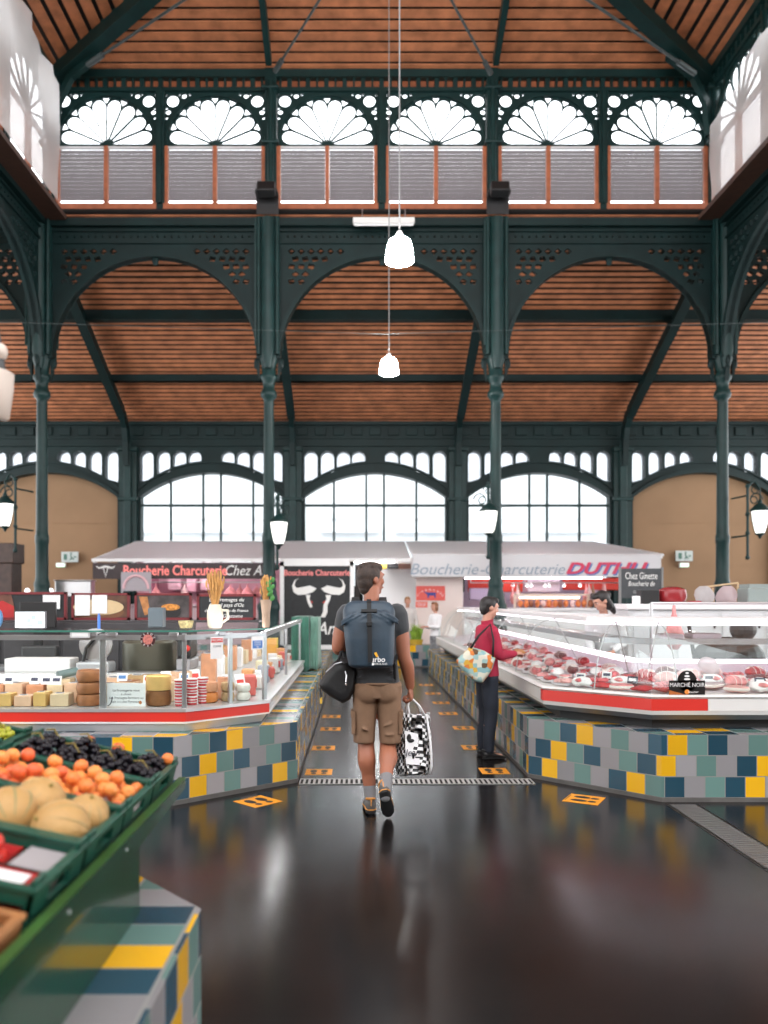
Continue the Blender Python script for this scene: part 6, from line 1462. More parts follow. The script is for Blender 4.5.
# ================================================================== MEAT
MT = [mat('beef', (.42, .03, .035), .4, var=.45, vscale=22), mat('pork', (.66, .22, .22), .4, var=.4, vscale=20), mat('marbled', (.55, .11, .12), .4, var=.55, vscale=26), mat('dark_meat', (.17, .045, .045), .4, var=.5, vscale=20), mat('veal', (.70, .36, .34), .45, var=.3, vscale=18)]
FAT = mat('fat_white', (.76, .66, .62), .5)
def zdk(d): return .79 + (d - .06) * (.06 / .74) + .003
MESHES = {}
def meat_parts(kind, seed):
    key = (kind, seed)
    if key in MESHES: return MESHES[key]
    r = random.Random(seed); parts = []
    if kind == 'tray':
        mb = MB(); q = lambda s_, z: [(x * s_, y * s_, z) for x, y in ((-.085, -.065), (.085, -.065), (.085, .065), (-.085, .065))]
        mb.loft([[Vector(p) for p in q(.86, 0)], [Vector(p) for p in q(1, .02)], [Vector(p) for p in q(.95, .02)], [Vector(p) for p in q(.84, .005)]]); parts.append(('tray', mb, TRAYW))
        for k in range(4):
            mb = MB(); mb.ell((-.055 + .036 * k, r.uniform(-.008, .008), .022 + .003 * k), (.026, .046, .017), 12, 8, Matrix.Rotation(.5, 3, 'Y')); parts.append(('slice', mb, MT[seed % 5]))
    elif kind == 'steak':
        mb = MB(); n = 20; ring = []
        prof = [1 + .16 * math.sin(2 * a + seed) + .09 * math.sin(3 * a + 2 * seed) for a in [2 * PI * k / n for k in range(n)]]
        f = lambda s_, z: [Vector((.078 * s_ * prof[k] * math.cos(2 * PI * k / n), .056 * s_ * prof[k] * math.sin(2 * PI * k / n), z)) for k in range(n)]
        mb.loft([f(.93, .0), f(1.0, .009), f(1.0, .026), f(.9, .034)]); parts.append(('slab', mb, MT[seed % 5]))
        mb = MB(); mb.loft([f(1.0, .006), f(1.05, .010), f(1.05, .024), f(1.0, .028)], False); parts.append(('fat_rim', mb, FAT))
    elif kind == 'sausage':
        for k in range(5):
            mb = MB(); y = -.05 + .025 * k; mb.tube([(-.075 + r.uniform(-.008, .008), y, .013), (-.05, y, .014), (0, y + .004, .016), (.05, y, .014), (.075 + r.uniform(-.01, .01), y, .013)], [.004, .0115, .012, .0115, .004], 8); parts.append(('sausage', mb, MT[3] if seed % 2 else MT[0]))
    elif kind == 'roast':
        mb = MB(); mb.ell((0, 0, .042), (.092, .056, .042), 18, 12)
        mb.v = [v * (1 + .05 * math.sin(40 * v.x + seed) + .04 * math.sin(50 * v.y)) for v in mb.v]
        z0 = min(v.z for v in mb.v); mb.v = [v - Vector((0, 0, z0)) for v in mb.v]; parts.append(('roast', mb, MT[seed % 5]))
        mb = MB(); mb.ell((0, .015, .068), (.07, .035, .018), 14, 8); parts.append(('fat_cap', mb, FAT))
        for x in (-.045, 0, .045): mb = MB(); mb.tube([(x, .057 * math.cos(a), .043 + .045 * math.sin(a)) for a in [2 * PI * k / 14 for k in range(15)]], .0025, 5); parts.append(('string', mb, FAT))
    elif kind == 'parcel':
        mb = MB(); n = 16
        f = lambda s_, z: [Vector((.08 * s_ * (1 + .1 * math.sin(3 * a + seed)) * math.cos(a), .06 * s_ * (1 + .1 * math.sin(5 * a)) * math.sin(a), z + .006 * math.sin(4 * a))) for a in [2 * PI * k / n for k in range(n)]]
        mb.loft([f(.9, .007), f(1.05, .025), f(.8, .055), f(.3, .065)]); parts.append(('white_wrap', mb, mat('butcher_paper', (.76, .72, .72), .6)))
        mb = MB(); mb.ell((.0, -.03, .045), (.045, .03, .018), 12, 8); parts.append(('meat_inside', mb, MT[1 + seed % 2]))
    out = []
    for nm, mb, m in parts:
        o = mb.build(nm, m, smooth=True); out.append((nm, o.data)); bpy.data.objects.remove(o)
    MESHES[key] = out; return out
KW = {'tray': ('meat_tray', 'white tray of sliced meat'), 'steak': ('steak', 'pink marbled steak'), 'sausage': ('sausage_row', 'row of dark sausages'), 'roast': ('roast', 'tied rounded roast'), 'parcel': ('meat_parcel', 'white paper parcel')}
CNT = {}
def meat_item(kind, seed, seg, t, d, where, sc=1.0, group=None):
    p, a = along(ME, seg, t, d, 0); p.z = zdk(d) + .017; nm, base = KW[kind]
    key = (kind, where); CNT[key] = CNT.get(key, 0) + 1
    e = thing(nm, '%s %s, %s like it' % (base, where, ORD[min(CNT[key] - 1, 19)]), 'meat', p, group, 0, local=True)
    e.rotation_euler = (0, 0, a + PI + rng.uniform(-.3, .3)); e.rotation_euler.rotate_axis('X', math.atan(.081) ) ; e.scale = (sc, sc, sc)
    for n_, me in meat_parts(kind, seed):
        o = bpy.data.objects.new(n_, me); COL.objects.link(o); o.parent = e
ROWS = [.13, .285, .44, .595, .735]
RN = ['front row', 'second row', 'third row', 'fourth row', 'rear row']
pat0 = [['sausage', 'sausage', 'steak', 'steak', 'parcel', 'steak', 'roast'], ['tray', 'parcel', 'steak', 'roast', 'parcel', 'tray', 'steak'], ['roast', 'tray', 'parcel', 'tray', 'steak', 'tray', 'parcel'], ['parcel', 'roast', 'tray', 'steak', 'tray', 'roast', 'tray'], ['roast', 'parcel', 'roast', 'tray', 'roast', 'parcel', 'roast']]
for ri, d in enumerate(ROWS):
    for k in range(7):
        t = 3.17 - .10 - d * .42 - .195 * k
        if ri == 0 and 1 <= k <= 2: continue          # the plaque stands here
        meat_item(pat0[ri][k], ri * 7 + k * 3, 0, t, d, 'in the %s behind the straight glass' % RN[ri], 1.14)
    n = 5 - (ri + 1) // 2
    for k in range(max(2, n)):
        L = .964 - 2 * d * .34; t = .5 * (.964 - L) + L * (k + .5) / max(2, n) + (.0 if ri else 0)
        meat_item(['sausage', 'steak', 'sausage', 'parcel', 'tray', 'steak', 'roast'][(k + ri * 2) % 7], ri * 5 + k, 1, t, d, 'in the %s behind the angled glass' % RN[ri], 1.08)
    for k in range(19):
        t = .25 + d * .35 + k * .30
        if t > 6.2: continue
        meat_item(['tray', 'steak', 'tray', 'parcel', 'roast', 'sausage'][(k * 2 + ri) % 6], (k + ri) % 7, 2, t, d, 'in the %s along the aisle' % RN[ri], 1.05)
# price cards among the meat
NAVYC = mat('card_navy', (.03, .03, .06), .5)
for k, (seg, t, d) in enumerate([(0, 2.20, .21), (0, 2.55, .37), (0, 2.86, .21), (1, .25, .21), (1, .55, .36), (1, .72, .21), (2, .8, .21), (2, 1.6, .36), (2, 2.4, .21), (2, 3.3, .36), (2, 4.2, .21), (2, 5.0, .36)]):
    p, a = along(ME, seg, t, d); e = minicard('small price card among the meat, %s along from the far corner of the plaque' % ORD[k], p.x, p.y, zdk(d) + .05, .09, .06, (LABW, NAVYC)[k % 3 == 0], a + PI, LABD if k % 3 else LABW, 'price cards among the meat')
# things on the mid shelf
for k, (t, w_, h, m, lb) in enumerate([(2.42, .26, .05, TRAYW, 'flat white tray on the middle shelf of the meat case'), (2.72, .20, .045, TRAYW, 'smaller flat white tray on the middle shelf near the corner glass')]):
    p, a = along(ME, 0, t, .80); mb = MB(); mb.box((p.x, p.y, 1.206 + h / 2), (w_, .2, h), None, bev=.015); tag(mb.build('white_tray', m), lb, 'tray')
ham(3.02, 7.62, 1.50, .09, .42, HAM, 'pink ham hanging behind the top shelf near the black plaque')
mb = MB(); mb.tube([(2.8, 7.62, 1.52), (4.2, 7.62, 1.52)], .012, 8)
for xx in (2.8, 4.2): mb.tube([(xx, 7.62, 0), (xx, 7.62, 1.52)], .015, 8)
tag(mb.build('ham_rail', STEEL), 'steel rail on two legs carrying the pink ham behind the meat case', 'rail')
p, a = along(ME, 0, 2.42, .66); mb = MB(); 
mb.ell((p.x, p.y, .97), (.09, .05, .085), 16, 10); mb.v = [v + Vector((.02 * math.sin(30 * v.z), 0, .012 * math.sin(40 * v.x))) for v in mb.v]
tag(mb.build('plastic_bag', glassmat('plastic_bag_pink', (1, 1, 1)), smooth='all'), 'puffed clear bag of pink meat at the rear of the meat deck', 'bag')
# ================================================================== PEOPLE
SKIN = mat('skin_tan', (.34, .125, .07), .5, var=.08, vscale=6, sss=.08); SKINL = mat('skin_light', (.54, .28, .20), .5, var=.06, vscale=6, sss=.08)
HAIRB = mat('hair_brown', (.035, .02, .014), .6, var=.4, vscale=40, bump=.4, bscale=90); HAIRD = mat('hair_dark', (.012, .009, .009), .5, var=.4, vscale=40, bump=.3, bscale=90); HAIRBL = mat('hair_blond', (.30, .16, .06), .6, var=.3, vscale=40)
def limb(mb, pts, rs, n=16, flat=1.0):
    "rounded tapering limb: rings plus hemispherical ends"
    pts = [Vector(p) for p in pts]
    # resample smoothly
    P, R = [], []
    for i in range(len(pts) - 1):
        p0 = pts[max(i - 1, 0)]; p1 = pts[i]; p2 = pts[i + 1]; p3 = pts[min(i + 2, len(pts) - 1)]
        for k in range(5):
            t = k / 5; t2, t3 = t * t, t * t * t
            P.append(.5 * ((2 * p1) + (p2 - p0) * t + (2 * p0 - 5 * p1 + 4 * p2 - p3) * t2 + (3 * p1 - p0 - 3 * p2 + p3) * t3)); R.append(rs[i] + (rs[i + 1] - rs[i]) * (3 * t2 - 2 * t3))
    P.append(pts[-1]); R.append(rs[-1])
    d0 = (P[1] - P[0]).normalized(); d1 = (P[-1] - P[-2]).normalized()
    A = [P[0] - d0 * R[0] * math.cos(a) for a in (.25, .8)]; RA = [R[0] * math.sin(a) for a in (.25, .8)]
    B = [P[-1] + d1 * R[-1] * math.cos(a) for a in (.8, .25)]; RB = [R[-1] * math.sin(a) for a in (.8, .25)]
    mb.tube(A + P + B, RA + R + RB, n); return mb
def torso(mb, secs, n=24, yaw=0.0):
    "elliptical sections (x, y, z, rx, ry)"
    rings = []; c, s_ = math.cos(yaw), math.sin(yaw)
    for (x, y, z, rx, ry) in secs:
        ring = []
        for k in range(n):
            a = 2 * PI * k / n; ex = abs(math.cos(a)) ** .85 * (1 if math.cos(a) > 0 else -1) * rx; ey = abs(math.sin(a)) ** .85 * (1 if math.sin(a) > 0 else -1) * ry
            ring.append(Vector((x + ex * c - ey * s_, y + ex * s_ + ey * c, z)))
        rings.append(ring)
    mb.loft(rings); return mb
def fuse(o, vox=.008, smooth=6, fac=.5):
    r = o.modifiers.new('fuse', 'REMESH'); r.mode = 'VOXEL'; r.voxel_size = vox; r.use_smooth_shade = True
    s_ = o.modifiers.new('soften', 'SMOOTH'); s_.iterations = smooth; s_.factor = fac
    for p in o.data.polygons: p.use_smooth = True
    return o
def head_shape(mb, c, R, k=1.0):
    "skull, jaw, nose, ears; local +y is the facing direction"
    E = lambda p, r, rot=None: mb.ell(c + R @ (Vector(p) * k), tuple(v * k for v in r), 20, 14, R @ (rot or Matrix.Identity(3)))
    E((0, -.012, .028), (.076, .095, .088)); E((0, .022, -.035), (.060, .068, .078)); E((0, .058, -.088), (.028, .026, .022)); E((0, .03, .03), (.066, .068, .06))
    E((0, .088, .040), (.05, .014, .014)); E((0, .098, .0), (.012, .016, .026), Matrix.Rotation(-.25, 3, 'X')); E((0, .108, -.018), (.015, .012, .010))
    E((0, .088, -.052), (.024, .010, .007)); E((0, .086, -.064), (.022, .010, .007))
    for s_ in (-1, 1):
        E((s_ * .076, -.008, .0), (.010, .022, .032), Matrix.Rotation(s_ * .25, 3, 'Z')); E((s_ * .036, .066, -.018), (.026, .022, .022))
def face_bits(par, c, R, k=1.0, brow=HAIRB):
    for s_ in (-1, 1):
        mb = MB(); mb.ell(c + R @ (Vector((s_ * .031, .0835, .014)) * k), (.012 * k, .007 * k, .007 * k), 10, 8, R); mb.build('eye', mat('eye_white', (.7, .68, .66), .3), par, smooth='all')
        mb = MB(); mb.ell(c + R @ (Vector((s_ * .031, .0895, .014)) * k), (.005 * k, .003 * k, .005 * k), 8, 6, R); mb.build('iris', mat('iris', (.03, .02, .015), .2), par)
        mb = MB(); mb.tube([c + R @ (Vector((s_ * x, y, z)) * k) for x, y, z in ((.015, .099, .035), (.032, .097, .040), (.050, .084, .034))], [.003 * k, .004 * k, .002 * k], 6); mb.build('eyebrow', brow, par)
    mb = MB(); mb.ell(c + R @ (Vector((0, .094, -.058)) * k), (.023 * k, .006 * k, .0075 * k), 12, 8, R); mb.build('lips', mat('lips', (.42, .14, .12), .5), par, smooth='all')
def hand(mb, wrist, down, out, k=1.0, curl=1.2, thumb_side=1, spread=.02):
    "palm plus four unequal bent fingers and a thumb. down: wrist to knuckles; out: back of hand direction"
    d = Vector(down).normalized(); o = (Vector(out) - d * Vector(out).dot(d)).normalized(); s_ = d.cross(o) * thumb_side
    w_ = Vector(wrist); pc = w_ + d * .05 * k
    R = Matrix((s_, o, d)).transposed(); mb.ell(pc, (.040 * k, .016 * k, .052 * k), 14, 10, R)
    L = [.078, .088, .082, .064]
    for f in range(4):
        off = (.030 - .020 * f) * k; base = w_ + d * (.088 - .004 * abs(f - 1.2)) * k + s_ * off
        pts = [base - d * .025 * k, base]; a = 0; seg = [L[f] * .45, L[f] * .32, L[f] * .25]
        for j, l in enumerate(seg):
            a += curl * (.75 if j == 0 else .95) * (1 + .06 * f); pts.append(pts[-1] + (d * math.cos(a) - o * math.sin(a)) * l * k + s_ * spread * (1.2 - f) * l * k)
        limb(mb, pts, [.0105 * k, .0102 * k, .0095 * k, .0088 * k, .0078 * k], 10)
    t0 = w_ + d * .022 * k + s_ * .030 * k - o * .006 * k
    limb(mb, [t0, t0 + (s_ * .030 + d * .030 - o * .012) * k, t0 + (s_ * .034 + d * .058 - o * .030) * k, t0 + (s_ * .022 + d * .076 - o * .046) * k], [.0135 * k, .0125 * k, .0105 * k, .0085 * k], 10)
def shoe(par, heel, toe, upz, col, sole, trim, lace=None, w_=.046, h=.095):
    "low walking shoe from heel to toe; upz: direction of the ankle"
    heel = Vector(heel); toe = Vector(toe); f = (toe - heel).normalized(); u = Vector(upz); u = (u - f * u.dot(f)).normalized(); s_ = f.cross(u); L = (toe - heel).length
    def sec(t, w, h0, h1): 
        c = heel + f * L * t; n = 16; ring = []
        for k in range(n):
            a = 2 * PI * k / n; zz = (h0 + h1) / 2 + (h1 - h0) / 2 * math.sin(a); ring.append(c + s_ * w * (abs(math.cos(a)) ** .7) * (1 if math.cos(a) > 0 else -1) + u * zz)
        return ring
    mb = MB(); mb.loft([sec(-.02, w_ * .5, .02, h * .8), sec(.03, w_ * .78, .018, h * 1.0), sec(.15, w_ * .85, .018, h * 1.05), sec(.33, w_ * .84, .018, h * .95), sec(.55, w_ * .95, .018, h * .68), sec(.75, w_ * 1.0, .018, h * .5), sec(.92, w_ * .8, .018, h * .40), sec(1.0, w_ * .4, .02, h * .28)]); mb.build('shoe_upper', col, par, smooth='all')
    mb = MB(); mb.loft([sec(-.04, w_ * .5, .004, .026), sec(.02, w_ * .86, .0, .028), sec(.3, w_ * .84, .0, .024), sec(.6, w_ * 1.0, .0, .022), sec(.85, w_ * .95, .002, .022), sec(1.02, w_ * .4, .012, .026)]); sl = mb.build('shoe_sole', sole, par, smooth=True)
    mb = MB(); mb.loft([sec(-.03, w_ * .52, .027, .036), sec(.03, w_ * .88, .027, .038), sec(.3, w_ * .88, .025, .036), sec(.62, w_ * 1.02, .022, .032), sec(.9, w_ * .86, .022, .030)]); mb.build('shoe_trim', trim, par, smooth=True)
    mb = MB(); c = heel + f * L * .16 + u * h * 1.03; mb.tube([c + s_ * w_ * .66 * math.cos(a) + f * .05 * math.sin(a) + u * (.004 - .012 * math.sin(a)) for a in [2 * PI * k / 16 for k in range(17)]], .009, 6); mb.build('shoe_collar', trim, par, smooth='all')
    mb = MB(); c = heel - f * .002 + u * h * .95; mb.tube([c - u * .03, c - f * .012 + u * .005, c + u * .02], .005, 6); mb.build('pull_tab', trim, par)

# ---- the man walking away with the backpack -------------------------------------------------
MX, MY = 0.11, 5.85
W = lambda x, y, z: Vector((MX + x, MY + y, z))
man = thing('person', 'man walking away in grey T-shirt, tan cargo shorts and blue-grey backpack', 'person', (MX, MY, 0))
hc = W(-.006, .03, 1.695); HR = Matrix.Rotation(-1.0, 3, 'Z') @ Matrix.Rotation(.05, 3, 'X')
kn = .98
mb = MB(); head_shape(mb, hc, HR, kn)
limb(mb, [W(-.004, -.005, 1.46), W(-.004, .005, 1.56), W(-.004, .02, 1.63)], [.068, .057, .060])
torso(mb, [(MX + .036, MY, .86, .15, .10), (MX + .036, MY, .93, .165, .115), (MX + .03, MY, 1.03, .150, .105), (MX + .015, MY, 1.15, .152, .10), (MX + .0, MY, 1.28, .17, .108), (MX - .006, MY, 1.39, .185, .11), (MX - .005, MY, 1.46, .165, .09), (MX - .004, MY, 1.50, .09, .07)])
# arms
LS_, LE, LW = W(-.185, .0, 1.435), W(-.245, .0, 1.20), W(-.165, .20, 1.235)
RS_, RE, RW = W(.185, .0, 1.435), W(.232, -.02, 1.14), W(.282, .055, .915)
limb(mb, [LS_, LS_.lerp(LE, .5) + Vector((-.008, 0, 0)), LE, LE.lerp(LW, .35), LW], [.066, .060, .050, .052, .034])
limb(mb, [RS_, RS_.lerp(RE, .5) + Vector((.006, 0, 0)), RE, RE.lerp(RW, .35) + Vector((.008, 0, 0)), RW], [.066, .058, .049, .051, .034])
hand(mb, LW, (.45, .85, .25), (-.5, .3, .8), .95, 1.15, -1)
hand(mb, RW, (.10, .10, -1), (.95, -.25, .1), 1.14, 1.25, -1)
# legs
LH, LK, LA = W(-.055, 0, .90), W(-.044, .035, .50), W(-.012, .0, .105)
RH, RK, RA = W(.128, 0, .90), W(.117, .02, .50), W(.092, -.235, .245)
limb(mb, [LH, LH.lerp(LK, .5), LK, LK.lerp(LA, .3) + Vector((-.004, -.022, 0)), LK.lerp(LA, .62), LA, W(-.012, .0, .06)], [.092, .080, .060, .067, .050, .037, .036])
limb(mb, [RH, RH.lerp(RK, .5), RK, RK.lerp(RA, .3) + Vector((.006, -.018, -.016)), RK.lerp(RA, .62), RA, W(.089, -.255, .20)], [.092, .080, .060, .067, .050, .037, .036])
limb(mb, [W(-.012, -.02, .05), W(-.02, .10, .045), W(-.03, .19, .035)], [.032, .036, .028]); limb(mb, [W(.088, -.262, .212), W(.10, -.212, .135), W(.111, -.172, .07)], [.030, .028, .022])
body = fuse(mb.build('body', SKIN, man), .0065, 5)
face_bits(man, hc, HR, kn)
# hair: cap that leaves face and ears free
mb = MB(); E = lambda p, r, rot=None: mb.ell(hc + HR @ (Vector(p) * kn), tuple(v * kn for v in r), 22, 14, HR)
E((0, -.022, .040), (.084, .098, .092)); E((0, -.052, -.005), (.073, .062, .085)); E((0, .045, .092), (.058, .052, .040)); E((0, -.06, -.062), (.055, .040, .045)); E((.0, .02, .105), (.06, .07, .035))
for k in range(26):
    a = rng.uniform(0, 2 * PI); b = rng.uniform(.5, 1.4); p = Vector((.08 * math.cos(a) * math.cos(b), -.02 + .092 * math.sin(a) * math.cos(b), .045 + .088 * math.sin(b))); E(p, (.016, .022, .013))
fuse(mb.build('hair', HAIRB, man), .006, 3)
# T-shirt
TEE = mat('tee_grey', (.038, .041, .046), .85, var=.15, vscale=5, bump=.25, bscale=18, sheen=.2)
mb = MB(); torso(mb, [(MX + .038, MY, .925, .158, .118), (MX + .037, MY, .94, .168, .126), (MX + .03, MY, 1.03, .163, .120), (MX + .015, MY, 1.15, .165, .115), (MX + .0, MY, 1.28, .182, .122), (MX - .006, MY, 1.38, .198, .125), (MX - .006, MY, 1.455, .178, .105), (MX - .005, MY, 1.50, .105, .085), (MX - .004, MY, 1.535, .072, .070)])
for S0, E0 in ((LS_, LE), (RS_, RE)):
    dr = (E0 - S0); limb(mb, [S0 - dr * .05, S0 + dr * .2, S0 + dr * .36], [.078, .076, .072])
for a_ in range(10):      # soft folds at the waist
    z = .96 + .018 * a_; x = MX + .03 + .12 * math.sin(a_ * 2.1)
    mb.ell((x, MY - .112, z), (.05, .012, .007), 10, 6, Matrix.Rotation(.5 * math.sin(a_ * 3), 3, 'Y'))
fuse(mb.build('t_shirt', TEE, man), .009, 4)
# cargo shorts
KHA = mat('khaki', (.205, .118, .07), .85, var=.15, vscale=7, bump=.25, bscale=22)
mb = MB(); torso(mb, [(MX + .036, MY, .84, .176, .128), (MX + .036, MY, .92, .172, .124), (MX + .037, MY, .955, .163, .118)])
def leg_cloth(mb, H, K, e0, e1): 
    secs = []
    for t, r in ((0, .110), (.3, .104), (.62, .095), (.93, .094), (.985, .092)):
        p = H.lerp(K, t); secs.append((p.x + e0 * t, p.y, p.z - .0, r * .86, r * 1.02))
    torso(mb, secs[::-1], 18)
leg_cloth(mb, LH + Vector((.005, 0, .04)), LK + Vector((-.002, -.01, .0)), -.012, 0); leg_cloth(mb, RH + Vector((-.005, 0, .04)), RK + Vector((.002, -.01, .0)), .014, 0)
mb.ell((MX - .03, MY - .075, .885), (.085, .065, .085), 16, 12); mb.ell((MX + .105, MY - .075, .885), (.085, .065, .085), 16, 12)
for k in range(3): mb.ell((MX + (-.05 if k % 2 else .118) + .03 * math.sin(k * 3), MY - .094, .58 + .036 * k), (.045, .008, .006), 10, 6, Matrix.Rotation(.4 * math.sin(k * 2.3), 3, 'Y'))
fuse(mb.build('cargo_shorts', KHA, man), .009, 4)
for s_, x, z in ((-1, -.135, .66), (1, .205, .66)):
    mb = MB(); mb.box(W(x, -.01, z), (.03, .13, .17), None, bev=.012); pk = mb.build('cargo_pocket', KHA, man); mb = MB(); mb.box(W(x + s_ * .012, -.01, z + .065), (.016, .135, .05), None, bev=.006); build_sub(mb, 'pocket_flap', KHA, pk)
mb = MB(); mb.tube([W(.037 + .166 * math.cos(a), .122 * math.sin(a), .945) for a in [2 * PI * k / 28 for k in range(29)]], .012, 6); mb.build('waistband', KHA, man, smooth='all')
# socks and shoes
SOCK = mat('sock_grey', (.20, .20, .21), .9, bump=.2, bscale=120); SHG = mat('shoe_grey', (.085, .08, .075), .7, var=.2, vscale=20); SHO = mat('shoe_orange', (.62, .27, .06), .6)
for A_, K_, B_ in ((LA, LK, W(-.012, -.005, .06)), (RA, RK, W(.086, -.268, .185))):
    mb = MB(); q = A_ + (K_ - A_).normalized() * .085; limb(mb, [q, A_, B_], [.046, .043, .044]); mb.build('sock', SOCK, man, smooth='all')
shoe(man, W(-.008, -.065, .001), W(-.030, .215, .001), (0, 0, 1), SHG, RUBBER, SHO)
shoe(man, W(.082, -.325, .212), W(.118, -.175, .004), (-.1, .55, .6), SHG, RUBBER, SHO)
# backpack
BPK = mat('pack_blue', (.024, .044, .066), .55, var=.25, vscale=5, bump=.35, bscale=14, coat=.15); WEB = mat('webbing', (.01, .01, .011), .7)
bp_ = thing('backpack', 'blue-grey roll-top backpack with a black centre strap on the back of the walking man', 'backpack', W(-.02, -.25, 1.08))
def rrect(cx, cy, z, hx, hy, p=3.2, n=28):
    out = []
    for k in range(n):
        a = 2 * PI * k / n; c, s_ = math.cos(a), math.sin(a); out.append(Vector((cx + hx * (abs(c) ** (2 / p)) * (1 if c > 0 else -1), cy + hy * (abs(s_) ** (2 / p)) * (1 if s_ > 0 else -1), z)))
    return out
bx, by = MX - .022, MY - .225
mb = MB(); mb.loft([rrect(bx + .012, by + .005, 1.075, .135, .07), rrect(bx + .010, by, 1.095, .158, .088), rrect(bx + .006, by, 1.16, .168, .095), rrect(bx, by, 1.28, .176, .098), rrect(bx - .004, by + .004, 1.40, .184, .092), rrect(bx - .004, by + .012, 1.465, .186, .08), rrect(bx - .004, by + .02, 1.50, .176, .066), rrect(bx - .004, by + .025, 1.53, .150, .050), rrect(bx - .004, by + .03, 1.545, .11, .032)])
for k in range(12):
    z = 1.44 - .012 * (k % 4); x = bx + (-1) ** k * (.05 + .05 * (k % 3)); mb.ell((x, by - .082 + .012, z), (.07, .016, .010), 10, 6, Matrix.Rotation((-1) ** k * .55, 3, 'Y'))
fuse(mb.build('pack_body', BPK, bp_), .008, 2)
mb = MB(); P = [(bx - .004, by + .03, 1.552), (bx - .004, by - .04, 1.525), (bx - .003, by - .083, 1.45), (bx - .002, by - .106, 1.36), (bx, by - .108, 1.25), (bx + .004, by - .105, 1.12)]
for a, b in zip(P, P[1:]): mb.bar(a, b, .030, .008, up=(0, -1, .2))
mb.build('centre_strap', WEB, bp_)
mb = MB(); mb.box((bx - .004, by - .075, 1.475), (.11, .012, .022), Matrix.Rotation(-.5, 3, 'X')); mb.box((bx - .003, by - .114, 1.385), (.04, .012, .03), None, bev=.004); mb.build('strap_buckle', WEB, bp_)
mb = MB(); mb.box((bx + .045, by - .099, 1.172), (.018, .006, .034), Matrix.Rotation(-.45, 3, 'Y'), bev=.002); mb.build('yellow_mark', mat('mark_yellow', (.8, .42, .03), .5), bp_)
text('turbo', 'logo_lettering', PAPER, (bx + .048, by - .1015, 1.138), .052, parent=bp_, extr=.0006, off=.001); text('GREENLAND', 'small_lettering', PAPER, (bx + .07, by - .1015, 1.108), .018, parent=bp_, extr=.0005)
mb = MB(); mb.box((bx + .022, by - .1005, 1.108), (.014, .004, .018)); mb.build('small_badge', PAPER, bp_)
for s_ in (-1, 1):
    mb = MB(); q = [Vector((bx + s_ * .085, by + .07, 1.50)), Vector((bx + s_ * .10, MY - .04, 1.565)), Vector((bx + s_ * .115, MY + .085, 1.50)), Vector((bx + s_ * .135, MY + .145, 1.36)), Vector((bx + s_ * .19, MY + .09, 1.2)), Vector((bx + s_ * .18, MY - .10, 1.12)), Vector((bx + s_ * .155, by + .02, 1.10))]
    for a, b in zip(q, q[1:]): mb.bar(a, b, .05, .014, up=(0, 0, 1) if abs((b - a).normalized().z) < .7 else (0, 1, 0))
    mb.build('shoulder_strap', WEB, bp_)
mb = MB(); q = [Vector((bx + .176, by + .05, 1.12)), Vector((bx + .182, by + .10, 1.02)), Vector((bx + .186, by + .14, .97))]; mb.tube(q, .012, 6); mb.build('side_strap', WEB, bp_)
# black shoulder bag on the bent forearm
BLK = mat('bag_black', (.010, .010, .011), .55, var=.3, vscale=8, bump=.4, bscale=16)
bg_ = thing('shoulder_bag', 'soft black bag hanging from the bent forearm of the walking man', 'bag', W(-.30, -.02, .80))
pt = lambda px, py, dy=0.0: Vector(at(px, py, MY + dy))
mb = MB(); out = [(319, 684), (322, 690), (332, 697), (343, 703), (350, 699), (355, 688), (357, 672), (352, 659), (341, 657), (333, 663), (325, 674)]
cen = Vector((sum(p[0] for p in out) / len(out), sum(p[1] for p in out) / len(out)))
rings = []
for t, sc_ in ((-.085, .55), (-.07, .85), (-.035, .99), (0, 1.03), (.035, .99), (.07, .85), (.085, .55)): rings.append([pt(cen.x + (p[0] - cen.x) * sc_, cen.y + (p[1] - cen.y) * sc_, -.03).xyz + Vector((0, t, 0)) for p in out])
mb.loft(rings); fuse(mb.build('bag_body', BLK, bg_), .009, 5)
mb = MB(); q = [pt(338, 662, -.08), pt(341, 652, -.04), pt(344, 645, .06), pt(350, 650, .05), pt(349, 662, .0)]; mb.tube(q, .011, 8); q2 = [pt(345, 662, -.10), pt(342, 650, -.02), pt(346, 643, .09), pt(352, 655, .04)]; mb.tube(q2, .010, 8); mb.build('handle', WEB, bg_, smooth='all')
mb = MB(); mb.tube([pt(345.5, 671, -.122), pt(346.5, 676, -.125), pt(346, 682, -.124)], .006, 6); mb.ell(pt(346, 684.5, -.124), (.010, .008, .012), 8, 6); mb.build('zip_puller', CHROME, bg_)
mb = MB(); mb.tube([pt(326, 672, -.118), pt(335, 664, -.12), pt(346, 661, -.118)], .005, 6); mb.build('zipper', GREYM, bg_)
mb = MB(); mb.tube([pt(320, 688, -.06), pt(321, 694, -.06), pt(320.5, 698, -.06)], .007, 6); mb.build('strap_end', WEB, bg_); mb = MB(); mb.box(pt(321, 700.5, -.06), (.016, .01, .045)); mb.build('yellow_tag', mat('tag_yellow', (.7, .42, .04), .5), bg_)
